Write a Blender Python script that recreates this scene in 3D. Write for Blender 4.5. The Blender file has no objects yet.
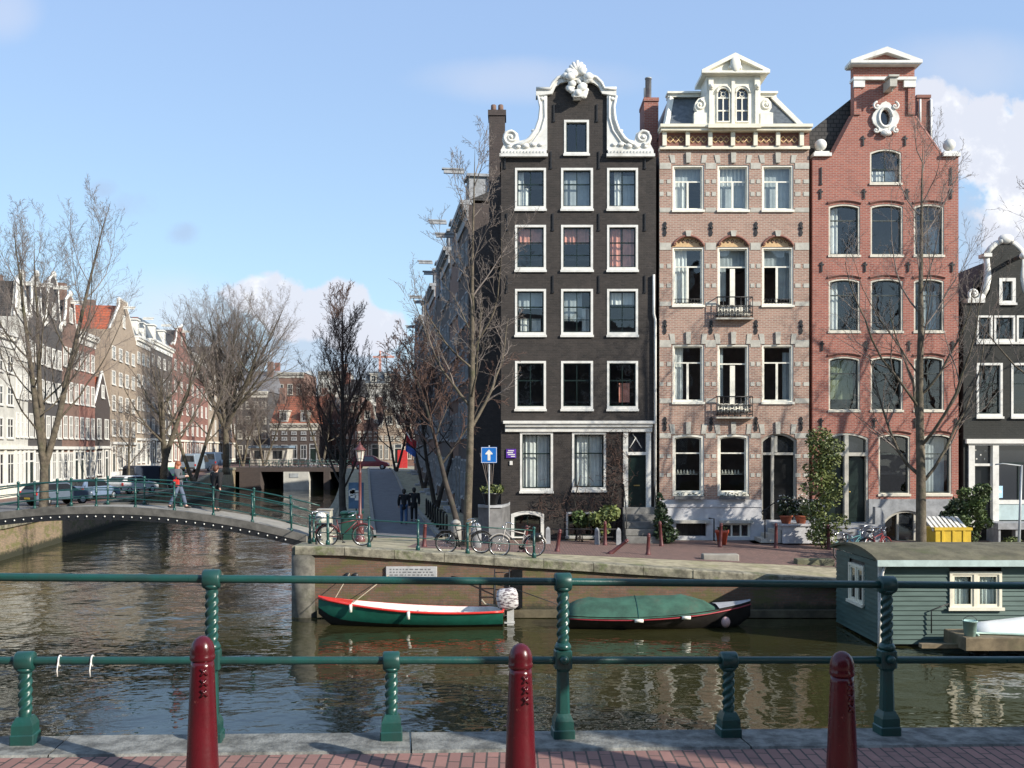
import bpy, math, random
from mathutils import Vector, Matrix
from mathutils.geometry import tessellate_polygon
PI = math.pi
scn = bpy.context.scene
COL = scn.collection
R = math.radians

# ------------------------------------------------------------------ materials
def newmat(name):
    m = bpy.data.materials.new(name); m.use_nodes = True
    nt = m.node_tree
    b = nt.nodes['Principled BSDF']
    return m, nt, b
def N(nt, t, **kw):
    n = nt.nodes.new(t)
    for k, v in kw.items(): setattr(n, k, v)
    return n
def rgba(c): return (c[0], c[1], c[2], 1)
def math_(nt, op, a, b=None, c=None, clamp=False):
    n = N(nt, 'ShaderNodeMath', operation=op); n.use_clamp = clamp
    for i, v in enumerate((a, b, c)):
        if v is None: continue
        if isinstance(v, (int, float)): n.inputs[i].default_value = v
        else: nt.links.new(v, n.inputs[i])
    return n.outputs[0]
def mixc(nt, fac, a, b, blend='MIX'):
    n = N(nt, 'ShaderNodeMix', data_type='RGBA', blend_type=blend)
    for s, v in ((n.inputs[0], fac), (n.inputs[6], a), (n.inputs[7], b)):
        if isinstance(v, (int, float)): s.default_value = v
        elif isinstance(v, (tuple, list)): s.default_value = rgba(v)
        else: nt.links.new(v, s)
    return n.outputs[2]
def noise(nt, vec, scale, detail=4, rough=.55, dim='3D'):
    n = N(nt, 'ShaderNodeTexNoise'); n.inputs['Scale'].default_value = scale
    n.inputs['Detail'].default_value = detail; n.inputs['Roughness'].default_value = rough
    if vec is not None: nt.links.new(vec, n.inputs['Vector'])
    return n.outputs['Fac']
def ramp(nt, fac, lo, hi):
    n = N(nt, 'ShaderNodeMapRange', interpolation_type='SMOOTHSTEP')
    nt.links.new(fac, n.inputs[0]); n.inputs[1].default_value = lo; n.inputs[2].default_value = hi
    return n.outputs[0]
def objco(nt): return N(nt, 'ShaderNodeTexCoord').outputs['Object']
def vmap(nt, vec, scale=(1, 1, 1), rot=(0, 0, 0)):
    n = N(nt, 'ShaderNodeMapping'); nt.links.new(vec, n.inputs[0])
    n.inputs['Scale'].default_value = scale; n.inputs['Rotation'].default_value = rot
    return n.outputs[0]
def bump(nt, b, h, dist=.01, strength=1.0):
    n = N(nt, 'ShaderNodeBump'); n.inputs['Distance'].default_value = dist; n.inputs['Strength'].default_value = strength
    nt.links.new(h, n.inputs['Height']); nt.links.new(n.outputs[0], b.inputs['Normal'])

_plain = {}
def plain(name, c, rough=.6, var=.12, scale=3.0, metal=0, c2=None, amount=.5, spec=.5, bmp=0):
    """a surface of one colour, with weathering of its own"""
    if name in _plain: return _plain[name]
    m, nt, b = newmat(name)
    v = objco(nt)
    f = noise(nt, v, scale, 6, .65)
    lo = tuple(max(0, x * (1 - var * 1.6)) for x in c); hi = tuple(min(1, x * (1 + var)) for x in c)
    col = mixc(nt, ramp(nt, f, .3, .7), lo, hi)
    if c2 is not None:
        f2 = noise(nt, v, scale * .35, 7, .7)
        col = mixc(nt, math_(nt, 'MULTIPLY', ramp(nt, f2, .5, .72), amount), col, c2)
    nt.links.new(col, b.inputs['Base Color'])
    b.inputs['Roughness'].default_value = rough; b.inputs['Metallic'].default_value = metal
    b.inputs['Specular IOR Level'].default_value = spec
    if bmp: bump(nt, b, noise(nt, v, scale * 6, 4), bmp)
    _plain[name] = m
    return m

def brick(name, c1, c2, mortar, bw=.22, bh=.07, dirt=(.05, .045, .04), dirt_amt=.5, moss=None, floor=False, rough=.85, msz=.01, tide=False):
    m, nt, b = newmat(name)
    v = objco(nt)
    sp = N(nt, 'ShaderNodeSeparateXYZ'); nt.links.new(v, sp.inputs[0])
    cb = N(nt, 'ShaderNodeCombineXYZ')
    if floor:
        nt.links.new(sp.outputs[1], cb.inputs[0]); nt.links.new(sp.outputs[0], cb.inputs[1])
    else:
        nt.links.new(math_(nt, 'ADD', sp.outputs[0], sp.outputs[1]), cb.inputs[0]); nt.links.new(sp.outputs[2], cb.inputs[1])
    br = N(nt, 'ShaderNodeTexBrick'); nt.links.new(cb.outputs[0], br.inputs['Vector'])
    br.inputs['Color1'].default_value = rgba(c1); br.inputs['Color2'].default_value = rgba(c2); br.inputs['Mortar'].default_value = rgba(mortar)
    br.inputs['Scale'].default_value = 1; br.inputs['Brick Width'].default_value = bw; br.inputs['Row Height'].default_value = bh
    br.inputs['Mortar Size'].default_value = msz; br.inputs['Bias'].default_value = -.1
    f = noise(nt, v, .9, 7, .68); f2 = noise(nt, v, 5, 5, .7)
    col = mixc(nt, math_(nt, 'MULTIPLY', ramp(nt, f, .45, .75), dirt_amt), br.outputs['Color'], dirt)
    lite = tuple(min(1, x * 1.35 + .02) for x in c1)
    col = mixc(nt, math_(nt, 'MULTIPLY', ramp(nt, f2, .5, .75), .45), col, lite)
    if moss:
        f3 = noise(nt, vmap(nt, v, (1, 1, 2.2)), 1.3, 6, .7)
        col = mixc(nt, math_(nt, 'MULTIPLY', ramp(nt, f3, .46, .62), .85), col, moss)
    if tide:
        zz = math_(nt, 'ADD', sp.outputs[2], math_(nt, 'MULTIPLY', math_(nt, 'SUBTRACT', f2, .5), .5))
        col = mixc(nt, math_(nt, 'SUBTRACT', 1.0, ramp(nt, zz, .22, .5)), col, (.035, .036, .02))
    nt.links.new(col, b.inputs['Base Color']); b.inputs['Roughness'].default_value = rough
    bump(nt, b, math_(nt, 'SUBTRACT', f2, br.outputs['Fac']), .006)
    return m

def glass(name, tint=(.9, .95, .95), ior=1.9):
    m = bpy.data.materials.new(name); m.use_nodes = True; nt = m.node_tree; nt.nodes.clear()
    o = N(nt, 'ShaderNodeOutputMaterial'); mx = N(nt, 'ShaderNodeMixShader'); t = N(nt, 'ShaderNodeBsdfTransparent'); g = N(nt, 'ShaderNodeBsdfGlossy')
    lw = N(nt, 'ShaderNodeLayerWeight'); lw.inputs[0].default_value = .5
    fac = math_(nt, 'ADD', math_(nt, 'MULTIPLY', math_(nt, 'POWER', lw.outputs['Facing'], 5.0), .88), .11)
    t.inputs[0].default_value = rgba(tint); g.inputs['Roughness'].default_value = .02
    bp = N(nt, 'ShaderNodeBump'); bp.inputs['Distance'].default_value = .02; bp.inputs['Strength'].default_value = .35
    v = objco(nt); nt.links.new(noise(nt, v, 1.6, 1), bp.inputs['Height']); nt.links.new(bp.outputs[0], g.inputs['Normal'])
    nt.links.new(fac, mx.inputs[0]); nt.links.new(t.outputs[0], mx.inputs[1]); nt.links.new(g.outputs[0], mx.inputs[2]); nt.links.new(mx.outputs[0], o.inputs[0])
    return m

def glossglass(name, c, rough=.08):
    m, nt, b = newmat(name)
    v = objco(nt); f = noise(nt, v, .8, 3)
    nt.links.new(mixc(nt, f, c, tuple(x * 2.2 for x in c)), b.inputs['Base Color'])
    b.inputs['Roughness'].default_value = rough; b.inputs['IOR'].default_value = 1.8
    return m

M = {}
M['white'] = plain('white_paint', (.7, .69, .64), .5, .06, 4, c2=(.4, .385, .33), amount=.6)
M['cream'] = plain('cream_paint', (.78, .73, .58), .5, .06, 4, c2=(.5, .46, .36), amount=.5)
M['creamwhite'] = plain('creamy_white_paint', (.8, .77, .66), .5, .06, 4, c2=(.52, .5, .42), amount=.5)
M['stone'] = plain('grey_white_stone', (.46, .44, .38), .8, .12, 3, c2=(.3, .29, .26), amount=.5)
M['plinth'] = plain('pale_plinth_stone', (.52, .52, .53), .8, .12, 2, c2=(.27, .27, .27), amount=.6)
M['bluestone'] = plain('grey_blue_stone', (.3, .31, .32), .75, .2, 3, c2=(.14, .14, .13), amount=.6)
M['darkstone'] = plain('dark_stone', (.13, .13, .13), .7, .2, 3, c2=(.06, .06, .055), amount=.6)
M['darkstone2'] = plain('worn_grey_step', (.2, .195, .18), .8, .2, 3, c2=(.09, .09, .08), amount=.6)
M['greensash'] = plain('dark_green_sash_paint', (.007, .018, .015), .35, .2, 5)
M['blackpaint'] = plain('black_gloss_paint', (.012, .013, .014), .3, .2, 4)
M['iron'] = plain('black_iron', (.015, .015, .016), .5, .2, 8)
M['glass'] = glass('window_glass')
M['farglass'] = glossglass('dark_window_glass', (.012, .014, .017))
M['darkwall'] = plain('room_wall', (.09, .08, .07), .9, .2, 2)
M['curtain'] = plain('white_curtain', (.75, .74, .7), .9, .08, 3)
M['pinksheet'] = plain('salmon_pink_sheet', (.8, .33, .24), .9, .2, 2)  # salmon pink pleated sheet giving some panes a pink tone
M['greycurtain'] = plain('grey_blue_blind', (.38, .41, .42), .9, .12, 2)
M['greenblind'] = plain('olive_blind', (.2, .22, .13), .9, .12, 2)
M['slate'] = plain('slate_roof', (.1, .115, .125), .5, .25, 5, c2=(.2, .21, .2), amount=.4)
M['darktile'] = brick('dark_roof_tiles', (.05, .047, .045), (.065, .06, .056), (.02, .02, .02), .24, .17, msz=.02)
M['greyroof'] = plain('grey_roof_felt', (.16, .16, .17), .8, .2, 2, c2=(.09, .09, .09))
M['orangetile'] = brick('orange_roof_tiles', (.5, .115, .045), (.38, .085, .04), (.2, .05, .02), .3, .35, dirt=(.2, .06, .03), dirt_amt=.4, msz=.04)
M['zinc'] = plain('zinc_sheet', (.35, .37, .38), .4, .15, 2)
M['b_black'] = brick('black_brown_brick', (.04, .033, .029), (.022, .019, .017), (.04, .035, .031), dirt=(.075, .062, .054), dirt_amt=.55)
M['b_pink'] = brick('pinkish_brick', (.38, .22, .165), (.27, .15, .115), (.43, .36, .29), dirt=(.21, .135, .1), dirt_amt=.45, msz=.014)
M['b_red'] = brick('red_brick', (.37, .118, .077), (.26, .078, .055), (.36, .23, .19), dirt=(.17, .07, .055), dirt_amt=.5, msz=.014)
M['b_green'] = brick('black_green_brick', (.02, .022, .02), (.028, .028, .025), (.025, .026, .023), dirt=(.04, .042, .035))
M['b_brown'] = brick('brown_brick', (.2, .105, .075), (.155, .085, .065), (.2, .16, .13), dirt=(.09, .06, .05))
M['b_redbrown'] = brick('red_brown_brick', (.27, .1, .07), (.21, .075, .055), (.25, .17, .14), dirt=(.12, .06, .05))
M['b_grey'] = brick('dark_grey_brick', (.07, .065, .065), (.055, .05, .05), (.08, .075, .07))
M['b_buff'] = brick('buff_brick', (.36, .28, .2), (.3, .22, .16), (.33, .29, .24), dirt=(.2, .16, .12))
M['b_dark'] = brick('sooty_brick', (.075, .055, .048), (.055, .042, .038), (.07, .06, .055))
M['plaster'] = plain('white_plaster', (.52, .51, .46), .8, .1, 1, c2=(.33, .32, .29), amount=.5)
M['greyplaster'] = plain('grey_plaster', (.36, .36, .36), .85, .1, 1, c2=(.22, .22, .22), amount=.5)
M['quaybrick'] = brick('mossy_quay_brick', (.185, .1, .066), (.13, .078, .05), (.13, .11, .08), .22, .08, dirt=(.07, .055, .035), dirt_amt=.6, moss=(.11, .105, .035), tide=True)
M['sandyquay'] = brick('sandy_quay_brick', (.33, .235, .15), (.25, .18, .12), (.22, .19, .14), .22, .08, dirt=(.1, .08, .05), dirt_amt=.5, moss=(.15, .15, .05), tide=True)
M['dullorange'] = brick('dull_orange_tiles', (.34, .1, .05), (.24, .075, .04), (.12, .05, .03), .3, .35, dirt=(.12, .06, .04), dirt_amt=.6, msz=.04)  # duller and darker than the other orange roof tiles
M['coping'] = plain('mossy_coping_stone', (.24, .22, .16), .9, .35, 4, c2=(.085, .115, .022), amount=.9, bmp=.012)
M['concrete'] = plain('worn_concrete', (.27, .255, .22), .9, .14, 3, c2=(.2, .19, .17), amount=.6, bmp=.004)
M['kerb'] = plain('kerb_concrete', (.19, .19, .172), .85, .38, 9, c2=(.075, .08, .07), amount=.9, bmp=.008)
M['paver'] = brick('brick_paving', (.29, .15, .122), (.2, .105, .088), (.05, .043, .038), .2, .072, dirt=(.16, .1, .085), dirt_amt=.5, floor=True, msz=.006)
M['street'] = brick('street_brick', (.2, .115, .095), (.145, .09, .075), (.1, .08, .07), .22, .1, dirt=(.12, .08, .07), dirt_amt=.6, floor=True)
M['sandy'] = plain('sandy_pavement', (.34, .3, .2), .95, .25, 2.5, c2=(.2, .2, .085), amount=.75)
M['asphalt'] = plain('asphalt', (.14, .14, .145), .9, .15, 2, c2=(.14, .135, .13), amount=.5)
def chipped(name, c, c2, chip, rough):
    m, nt, b = newmat(name); v = objco(nt)
    col = mixc(nt, ramp(nt, noise(nt, v, 5, 6, .65), .35, .7), c, c2)
    col = mixc(nt, ramp(nt, noise(nt, v, 34, 4, .6), .69, .73), col, chip)
    f = noise(nt, vmap(nt, v, (1, 1, .25)), 9, 5, .7)
    col = mixc(nt, math_(nt, 'MULTIPLY', ramp(nt, f, .55, .75), .4), col, tuple(x * .5 + .012 for x in c))
    nt.links.new(col, b.inputs['Base Color'])
    r = N(nt, 'ShaderNodeMapRange'); nt.links.new(f, r.inputs[0]); r.inputs[1].default_value = .3; r.inputs[2].default_value = .75; r.inputs[3].default_value = rough; r.inputs[4].default_value = rough + .25
    nt.links.new(r.outputs[0], b.inputs['Roughness']); bump(nt, b, noise(nt, v, 45, 3), .0012); return m
M['rail'] = chipped('green_railing_paint', (.010, .068, .058), (.014, .05, .044), (.05, .035, .02), .24)
M['bollard'] = chipped('dark_red_bollard_paint', (.09, .005, .010), (.06, .005, .008), (.2, .06, .05), .15)
M['oldbollard'] = plain('faded_red_bollard_paint', (.11, .03, .03), .5, .2, 6)
M['bark'] = plain('tree_bark', (.115, .095, .068), .95, .3, 4, c2=(.075, .085, .035), amount=.6, bmp=.02)
M['darkbark'] = plain('dark_bark', (.055, .045, .038), .95, .25, 4, c2=(.05, .055, .03), amount=.5)
M['twig'] = plain('brown_twig', (.18, .15, .13), .9, .2, 1)
M['redtwig'] = plain('reddish_twig', (.11, .065, .05), .9, .2, 1)
M['houseboat'] = None
# ------------------------------------------------------------------ water
def water_mat():
    m, nt, b = newmat('canal_water')
    v = objco(nt)
    f = noise(nt, v, .25, 3)
    nt.links.new(mixc(nt, f, (.02, .02, .008), (.042, .039, .014)), b.inputs['Base Color'])
    b.inputs['Roughness'].default_value = .03; b.inputs['IOR'].default_value = 1.36
    n1 = noise(nt, vmap(nt, v, (1, 1.0, 1), (0, 0, .3)), .72, 2, .45)
    n2 = noise(nt, vmap(nt, v, (1, 1.4, 1), (0, 0, -.2)), 3.2, 1.5, .5)
    n3 = noise(nt, v, .09, 2)
    h = math_(nt, 'ADD', math_(nt, 'MULTIPLY', n1, .072), math_(nt, 'MULTIPLY', n2, .014))
    h = math_(nt, 'MULTIPLY', h, math_(nt, 'ADD', math_(nt, 'MULTIPLY', ramp(nt, n3, .35, .65), 1.0), .4))
    bp = N(nt, 'ShaderNodeBump'); bp.inputs['Distance'].default_value = 1.0; bp.inputs['Strength'].default_value = 1.0
    nt.links.new(h, bp.inputs['Height']); nt.links.new(bp.outputs[0], b.inputs['Normal'])
    return m
M['water'] = water_mat()
# ------------------------------------------------------------------ mesh builder
class MB:
    def __init__(s): s.v = []; s.f = []; s.sm = []
    def add(s, vs, fs, smooth=False):
        o = len(s.v); s.v.extend([tuple(p) for p in vs]); s.f.extend([tuple(i + o for i in f) for f in fs]); s.sm.extend([smooth] * len(fs)); return s
    def box(s, x0, x1, y0, y1, z0, z1):
        return s.add([(x0, y0, z0), (x1, y0, z0), (x1, y1, z0), (x0, y1, z0), (x0, y0, z1), (x1, y0, z1), (x1, y1, z1), (x0, y1, z1)],
                     [(0, 3, 2, 1), (4, 5, 6, 7), (0, 1, 5, 4), (1, 2, 6, 5), (2, 3, 7, 6), (3, 0, 4, 7)])
    def bbox(s, x0, x1, y0, y1, z0, z1, c=.01):
        """box with chamfered vertical and top edges"""
        a = [(x0 + c, y0), (x1 - c, y0), (x1, y0 + c), (x1, y1 - c), (x1 - c, y1), (x0 + c, y1), (x0, y1 - c), (x0, y0 + c)]
        i = [(min(max(x, x0 + c), x1 - c), min(max(y, y0 + c), y1 - c)) for x, y in a]
        vs = [(x, y, z0) for x, y in a] + [(x, y, z1 - c) for x, y in a] + [(x, y, z1) for x, y in i]
        fs = [tuple(range(7, -1, -1)), tuple(range(16, 24))]
        for r in (0, 8):
            for k in range(8): fs.append((r + k, r + (k + 1) % 8, r + 8 + (k + 1) % 8, r + 8 + k))
        return s.add(vs, fs)
    def tube(s, pts, rad, k=8, caps=True, smooth=True):
        pts = [Vector(p) for p in pts]; n = len(pts)
        if not hasattr(rad, '__len__'): rad = [rad] * n
        vs = []; fs = []; prev = None
        for i, p in enumerate(pts):
            d = (pts[min(i + 1, n - 1)] - pts[max(i - 1, 0)])
            if d.length < 1e-9: d = Vector((0, 0, 1))
            d.normalize()
            a = prev if prev is not None else (Vector((0, 0, 1)) if abs(d.z) < .9 else Vector((1, 0, 0)))
            a = a - d * a.dot(d)
            if a.length < 1e-6: a = d.orthogonal()
            a.normalize(); prev = a; b = d.cross(a)
            for j in range(k):
                t = 2 * PI * j / k
                q = p + (a * math.cos(t) + b * math.sin(t)) * rad[i]; vs.append(q[:])
        for i in range(n - 1):
            for j in range(k):
                fs.append((i * k + j, i * k + (j + 1) % k, (i + 1) * k + (j + 1) % k, (i + 1) * k + j))
        if caps: fs.append(tuple(range(k - 1, -1, -1))); fs.append(tuple((n - 1) * k + j for j in range(k)))
        return s.add(vs, fs, smooth)
    def lathe(s, prof, c=(0, 0, 0), k=20, smooth=True, sq=False):
        vs = []; fs = []
        for r, z in prof:
            for j in range(k):
                t = 2 * PI * (j + (.5 if sq else 0)) / k; vs.append((c[0] + r * math.cos(t), c[1] + r * math.sin(t), c[2] + z))
        n = len(prof)
        for i in range(n - 1):
            for j in range(k): fs.append((i * k + j, i * k + (j + 1) % k, (i + 1) * k + (j + 1) % k, (i + 1) * k + j))
        fs.append(tuple(range(k - 1, -1, -1))); fs.append(tuple((n - 1) * k + j for j in range(k)))
        return s.add(vs, fs, smooth)
    def ball(s, c, r, k=12, sc=(1, 1, 1)):
        prof = [(max(1e-4, math.sin(PI * i / 8)), -math.cos(PI * i / 8)) for i in range(9)]
        m = MB().lathe(prof, (0, 0, 0), k)
        return s.add([(c[0] + x * r * sc[0], c[1] + y * r * sc[1], c[2] + z * r * sc[2]) for x, y, z in m.v], m.f, True)
    def poly(s, outer, y0, y1, holes=(), back=True):
        """polygon in the x-z plane with holes, extruded along y"""
        loops = [outer] + list(holes)
        tri = tessellate_polygon([[Vector((x, z, 0)) for x, z in l] for l in loops])
        flat = [p for l in loops for p in l]; n = len(flat)
        vs = [(x, y0, z) for x, z in flat] + [(x, y1, z) for x, z in flat]
        fs = []
        for t in tri:
            a, b, c = [flat[i] for i in t]
            ar = (b[0] - a[0]) * (c[1] - a[1]) - (b[1] - a[1]) * (c[0] - a[0])
            t = tuple(t) if ar > 0 else tuple(reversed(t))
            fs.append(t)
            if back: fs.append(tuple(i + n for i in reversed(t)))
        o = 0
        for l in loops:
            m = len(l)
            for i in range(m): fs.append((o + i, o + (i + 1) % m, o + (i + 1) % m + n, o + i + n))
            o += m
        return s.add(vs, fs)
    def ring(s, outer, inner, y0, y1):
        n = len(outer)
        vs = [(x, y0, z) for x, z in outer] + [(x, y0, z) for x, z in inner] + [(x, y1, z) for x, z in outer] + [(x, y1, z) for x, z in inner]
        fs = []
        for i in range(n):
            j = (i + 1) % n
            fs += [(i, j, n + j, n + i), (n + i, n + j, 3 * n + j, 3 * n + i), (2 * n + j, 2 * n + i, 3 * n + i, 3 * n + j), (j, i, 2 * n + i, 2 * n + j)]
        return s.add(vs, fs)
    def loft(s, rings, caps=True, smooth=True, closed=True):
        k = len(rings[0]); vs = [p for r in rings for p in r]; fs = []
        for i in range(len(rings) - 1):
            for j in range(k if closed else k - 1):
                fs.append((i * k + j, i * k + (j + 1) % k, (i + 1) * k + (j + 1) % k, (i + 1) * k + j))
        if caps: fs.append(tuple(range(k - 1, -1, -1))); fs.append(tuple((len(rings) - 1) * k + j for j in range(k)))
        return s.add(vs, fs, smooth)
    def xf(s, mat):
        s.v = [(mat @ Vector(p))[:] for p in s.v]; return s
    def merge(s, o, mat=None):
        vs = o.v if mat is None else [(mat @ Vector(p))[:] for p in o.v]
        n = len(s.v); s.v.extend(vs); s.f.extend([tuple(i + n for i in f) for f in o.f]); s.sm.extend(o.sm); return s
    def mesh(s, name, mat):
        me = bpy.data.meshes.new(name); me.from_pydata(s.v, [], s.f)
        me.polygons.foreach_set('use_smooth', s.sm); me.materials.append(mat); me.update(); return me
    def build(s, name, mat, parent=None, loc=None, bevel=0):
        return link(name, s.mesh(name, mat), parent, loc, bevel=bevel)
def link(name, me, parent=None, loc=None, rot=None, bevel=0):
    o = bpy.data.objects.new(name, me); COL.objects.link(o)
    if parent is not None: o.parent = parent
    if loc: o.location = loc
    if rot: o.rotation_euler = rot
    if bevel:
        b = o.modifiers.new('bevel', 'BEVEL'); b.width = bevel; b.segments = 2; b.limit_method = 'ANGLE'
    return o
def tag(o, label, cat, group=None):
    o['label'] = label; o['category'] = cat
    if group: o['group'] = group
    return o
def thing(name, label, cat, loc=(0, 0, 0), rz=0, group=None, tilt=None):
    o = bpy.data.objects.new(name, None); COL.objects.link(o); o.location = loc; o.rotation_euler = tilt or (0, 0, rz)
    o.empty_display_size = .2
    return tag(o, label, cat, group)
def struct(o, kind='structure'):
    o['kind'] = kind; return o
def copy_tree(o, parent=None):
    c = o.copy(); COL.objects.link(c)
    if parent is not None: c.parent = parent
    for ch in list(o.children): copy_tree(ch, c)
    return c
FX = 1000.0; YH = 450.0; CZ = 5.1
def at(px, py, Y): return Vector(((px - 512) / FX * Y, Y, CZ + (YH - py) / FX * Y))
def atx(px, Y): return (px - 512) / FX * Y
def smooth01(t):
    t = max(0., min(1., t)); return t * t * (3 - 2 * t)

# ------------------------------------------------------------------ terrain heights
VP = -.147
def x_right(y): return -6.6 + VP * (y - 30.5)          # canal edge of the corner quay
def x_left(y): return -16.75 + VP * y                  # canal edge of the far bank
def z_right(x, y):
    t = max(0., min(1., (y - 30.5) / 9.5))
    front = min(2.15, max(1.0, 1.79 - .0655 * x))
    return front * (1 - t) + 1.5 * t + 1.3 * smooth01((y - 68) / 44) * (1 if y > 68 else 0)
def z_left(y): return 1.7 + 1.1 * smooth01((y - 92) / 26)

# ------------------------------------------------------------------ windows
def wpoly(x0, x1, z0, z1, rise=0, ins=0, sill=0, n=10):
    """outline of an opening; rise = height of its segmental arch above the springing"""
    a, b, c, d = x0 + ins, x1 - ins, z0 + ins + sill, z1 - ins
    if rise <= 0: return [(a, c), (b, c), (b, d), (a, d)]
    w = (b - a) / 2; r = (w * w + rise * rise) / (2 * rise); cz = d - r; cx = (a + b) / 2; t = math.asin(min(1, w / r))
    if rise > w: t = PI - t
    return [(a, c), (b, c)] + [(cx + r * math.sin(t - 2 * t * i / n), cz + r * math.cos(t - 2 * t * i / n)) for i in range(n + 1)]
def pleats(x0, x1, z0, z1, y, amp=.03, per=.16):
    m = MB(); n = max(4, int((x1 - x0) / per * 6)); ph = random.random() * 6
    pts = [(x0 + (x1 - x0) * i / n, y + amp * math.sin((x1 - x0) * i / n / per * 2 * PI + ph) * (.6 + .4 * math.sin(i * .37 + ph))) for i in range(n + 1)]
    vs = []; fs = []
    for x, yy in pts: vs += [(x, yy, z0), (x, yy, z1)]
    for i in range(n): fs.append((2 * i, 2 * i + 2, 2 * i + 3, 2 * i + 1))
    return m.add(vs, fs, True)
class House:
    def __init__(s, name, label, cat, loc, rz=0, group=None):
        s.root = thing(name, label, cat, loc, rz, group); s.holes = []
    def hole(s, p): s.holes.append(p); return p
    def window(s, x0, x1, z0, z1, casing=.09, cm=None, sm=None, cols=2, bars=(.55,), recess=.1, rise=0, proud=.025, sill=.06, sillout=.07,
               curtain=None, sashw=.05, barw=.035, openhole=True, gl=None, transom=None, parent=None, cwid=.08):
        cm = cm or M['white']; sm = sm or M['greensash']
        o = wpoly(x0, x1, z0, z1, rise); i = wpoly(x0, x1, z0, z1, rise, casing, sill)
        if openhole: s.hole(o)
        b = MB().ring(o, i, -proud, recess + .05)
        b.box(x0 - .03, x1 + .03, -proud - sillout, -proud, z0 - .01, z0 + .08)
        w = b.build('window', cm, parent or s.root)
        a, c, d, e = x0 + casing, x1 - casing, z0 + casing + sill, z1 - casing
        y = recess
        g = MB()
        i2 = wpoly(x0, x1, z0, z1, rise, casing + sashw, sill)
        g.ring(i, i2, y, y + .045)
        H = e - d
        top = d + H * transom if transom else e
        for k in range(1, cols):
            x = a + (c - a) * k / cols
            wd = cwid if transom else barw
            g.box(x - wd / 2, x + wd / 2, y + .004, y + .04, d + .01, top - .012 if transom else e - .01)
        for f in bars:
            z = d + H * f
            bw = barw * 1.5 if f == bars[0] else barw
            g.box(a + .01, c - .01, y + .002, y + .042, z - bw / 2, z + bw / 2)
        g.build('sash', sm, w)
        p = MB(); po = wpoly(x0, x1, z0, z1, rise, casing + sashw * .5, sill)
        tri = tessellate_polygon([[Vector((x, z, 0)) for x, z in po]])
        p.add([(x, y + .025, z) for x, z in po], [tuple(t) for t in tri])
        p.build('pane', gl or M['glass'], w)
        if curtain:
            yc = y + .22
            for cu in curtain:      # (fraction from x, to x, from z, to z, material)
                f0, f1, g0, g1, cmx = cu
                pleats(a + (c - a) * f0, a + (c - a) * f1, d + H * g0, d + H * g1, yc, .012 if cmx in ('greycurtain', 'greenblind') else .035).build('curtain', M[cmx], w)
        return w
    def wall(s, outline, mat, thick=.3, name='wall'):
        b = MB().poly(outline, 0, thick, s.holes); return b.build(name, mat, s.root)

def volute(m, cx, cz, r, y, th=.05, turns=1.6, sgn=1, start=0, k=8):
    pts = []; n = int(26 * turns)
    for i in range(n + 1):
        t = i / n; a = start + sgn * 2 * PI * turns * t; rr = r * (1 - t * .88)
        pts.append((cx + rr * math.cos(a), y, cz + rr * math.sin(a)))
    m.tube(pts, [th * (1 - .55 * i / n) for i in range(n + 1)], k)
    m.ball((cx, y, cz), th * 1.1, 8)
M['leaf'] = plain('green_leaf', (.07, .11, .03), .6, .35, 2)
M['leaf_dark'] = plain('dark_green_leaf', (.035, .06, .022), .55, .35, 2)
M['leaf_light'] = plain('yellow_green_leaf', (.14, .17, .05), .6, .3, 2)
def foliage_mesh(clumps, n, size, seed, long=1.6):
    """leaf blades scattered through clumps [(centre, radii)]"""
    rn = random.Random(seed); vs = []; fs = []
    tot = sum(r[0] * r[1] * r[2] for c, r in clumps) ** 1
    for c, r in clumps:
        k = max(6, int(n * r[0] * r[1] * r[2] / tot))
        for _ in range(k):
            while True:
                p = Vector((rn.uniform(-1, 1), rn.uniform(-1, 1), rn.uniform(-1, 1)))
                if .1 < p.length < 1: break
            p = p * (p.length ** -.3)
            q = Vector((c[0] + p.x * r[0], c[1] + p.y * r[1], c[2] + p.z * r[2]))
            u = Vector((rn.gauss(0, 1), rn.gauss(0, 1), rn.gauss(0, .7))).normalized(); w = u.cross(Vector((rn.gauss(0, 1), rn.gauss(0, 1), rn.gauss(0, 1)))).normalized()
            s = size * rn.uniform(.6, 1.3); o = len(vs)
            for a, b in ((-1, 0), (0, .45), (1, 0), (0, -.45)): vs.append((q + u * a * s * long * .5 + w * b * s)[:])
            fs.append((o, o + 1, o + 2, o + 3))
    m = MB(); return m.add(vs, fs)
def foliage(name, clumps, n, size, mat, parent, seed, long=1.6):
    return foliage_mesh(clumps, n, size, seed, long).build(name, mat, parent)
# ------------------------------------------------------------------ the four canal houses facing the viewer (facade plane 40 m away)
FY = 40.0
def px(cx):
    return lambda x: (x - cx) * .04
def pz(y): return (540 - y) * .04
def mk(cx): return Vector(((cx - 512) * .04, FY, 1.5))
def quadprism(m, pts, y0, y1): m.poly(pts, y0, y1)

def anchor_mesh(ornate):
    m = MB()
    if ornate:
        m.poly([(-.03, -.28), (.03, -.28), (.07, -.15), (.035, -.06), (.085, .05), (.04, .12), (.075, .2), (.0, .3), (-.075, .2), (-.04, .12), (-.085, .05), (-.035, -.06), (-.07, -.15)], -.04, -.01)
        m.ball((0, -.04, .03), .045, 8)
    else:
        m.box(-.03, .03, -.05, -.01, -.2, .2); m.box(-.09, .09, -.045, -.012, .06, .12)
    return m.mesh('wall_anchor', M['iron'])
ANC1 = anchor_mesh(True); ANC2 = anchor_mesh(False)
ANC0 = MB().box(-.025, .025, -.05, -.01, -.34, .34).box(-.05, .05, -.045, -.012, -.36, -.3).mesh('wall_anchor', M['iron'])

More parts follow.
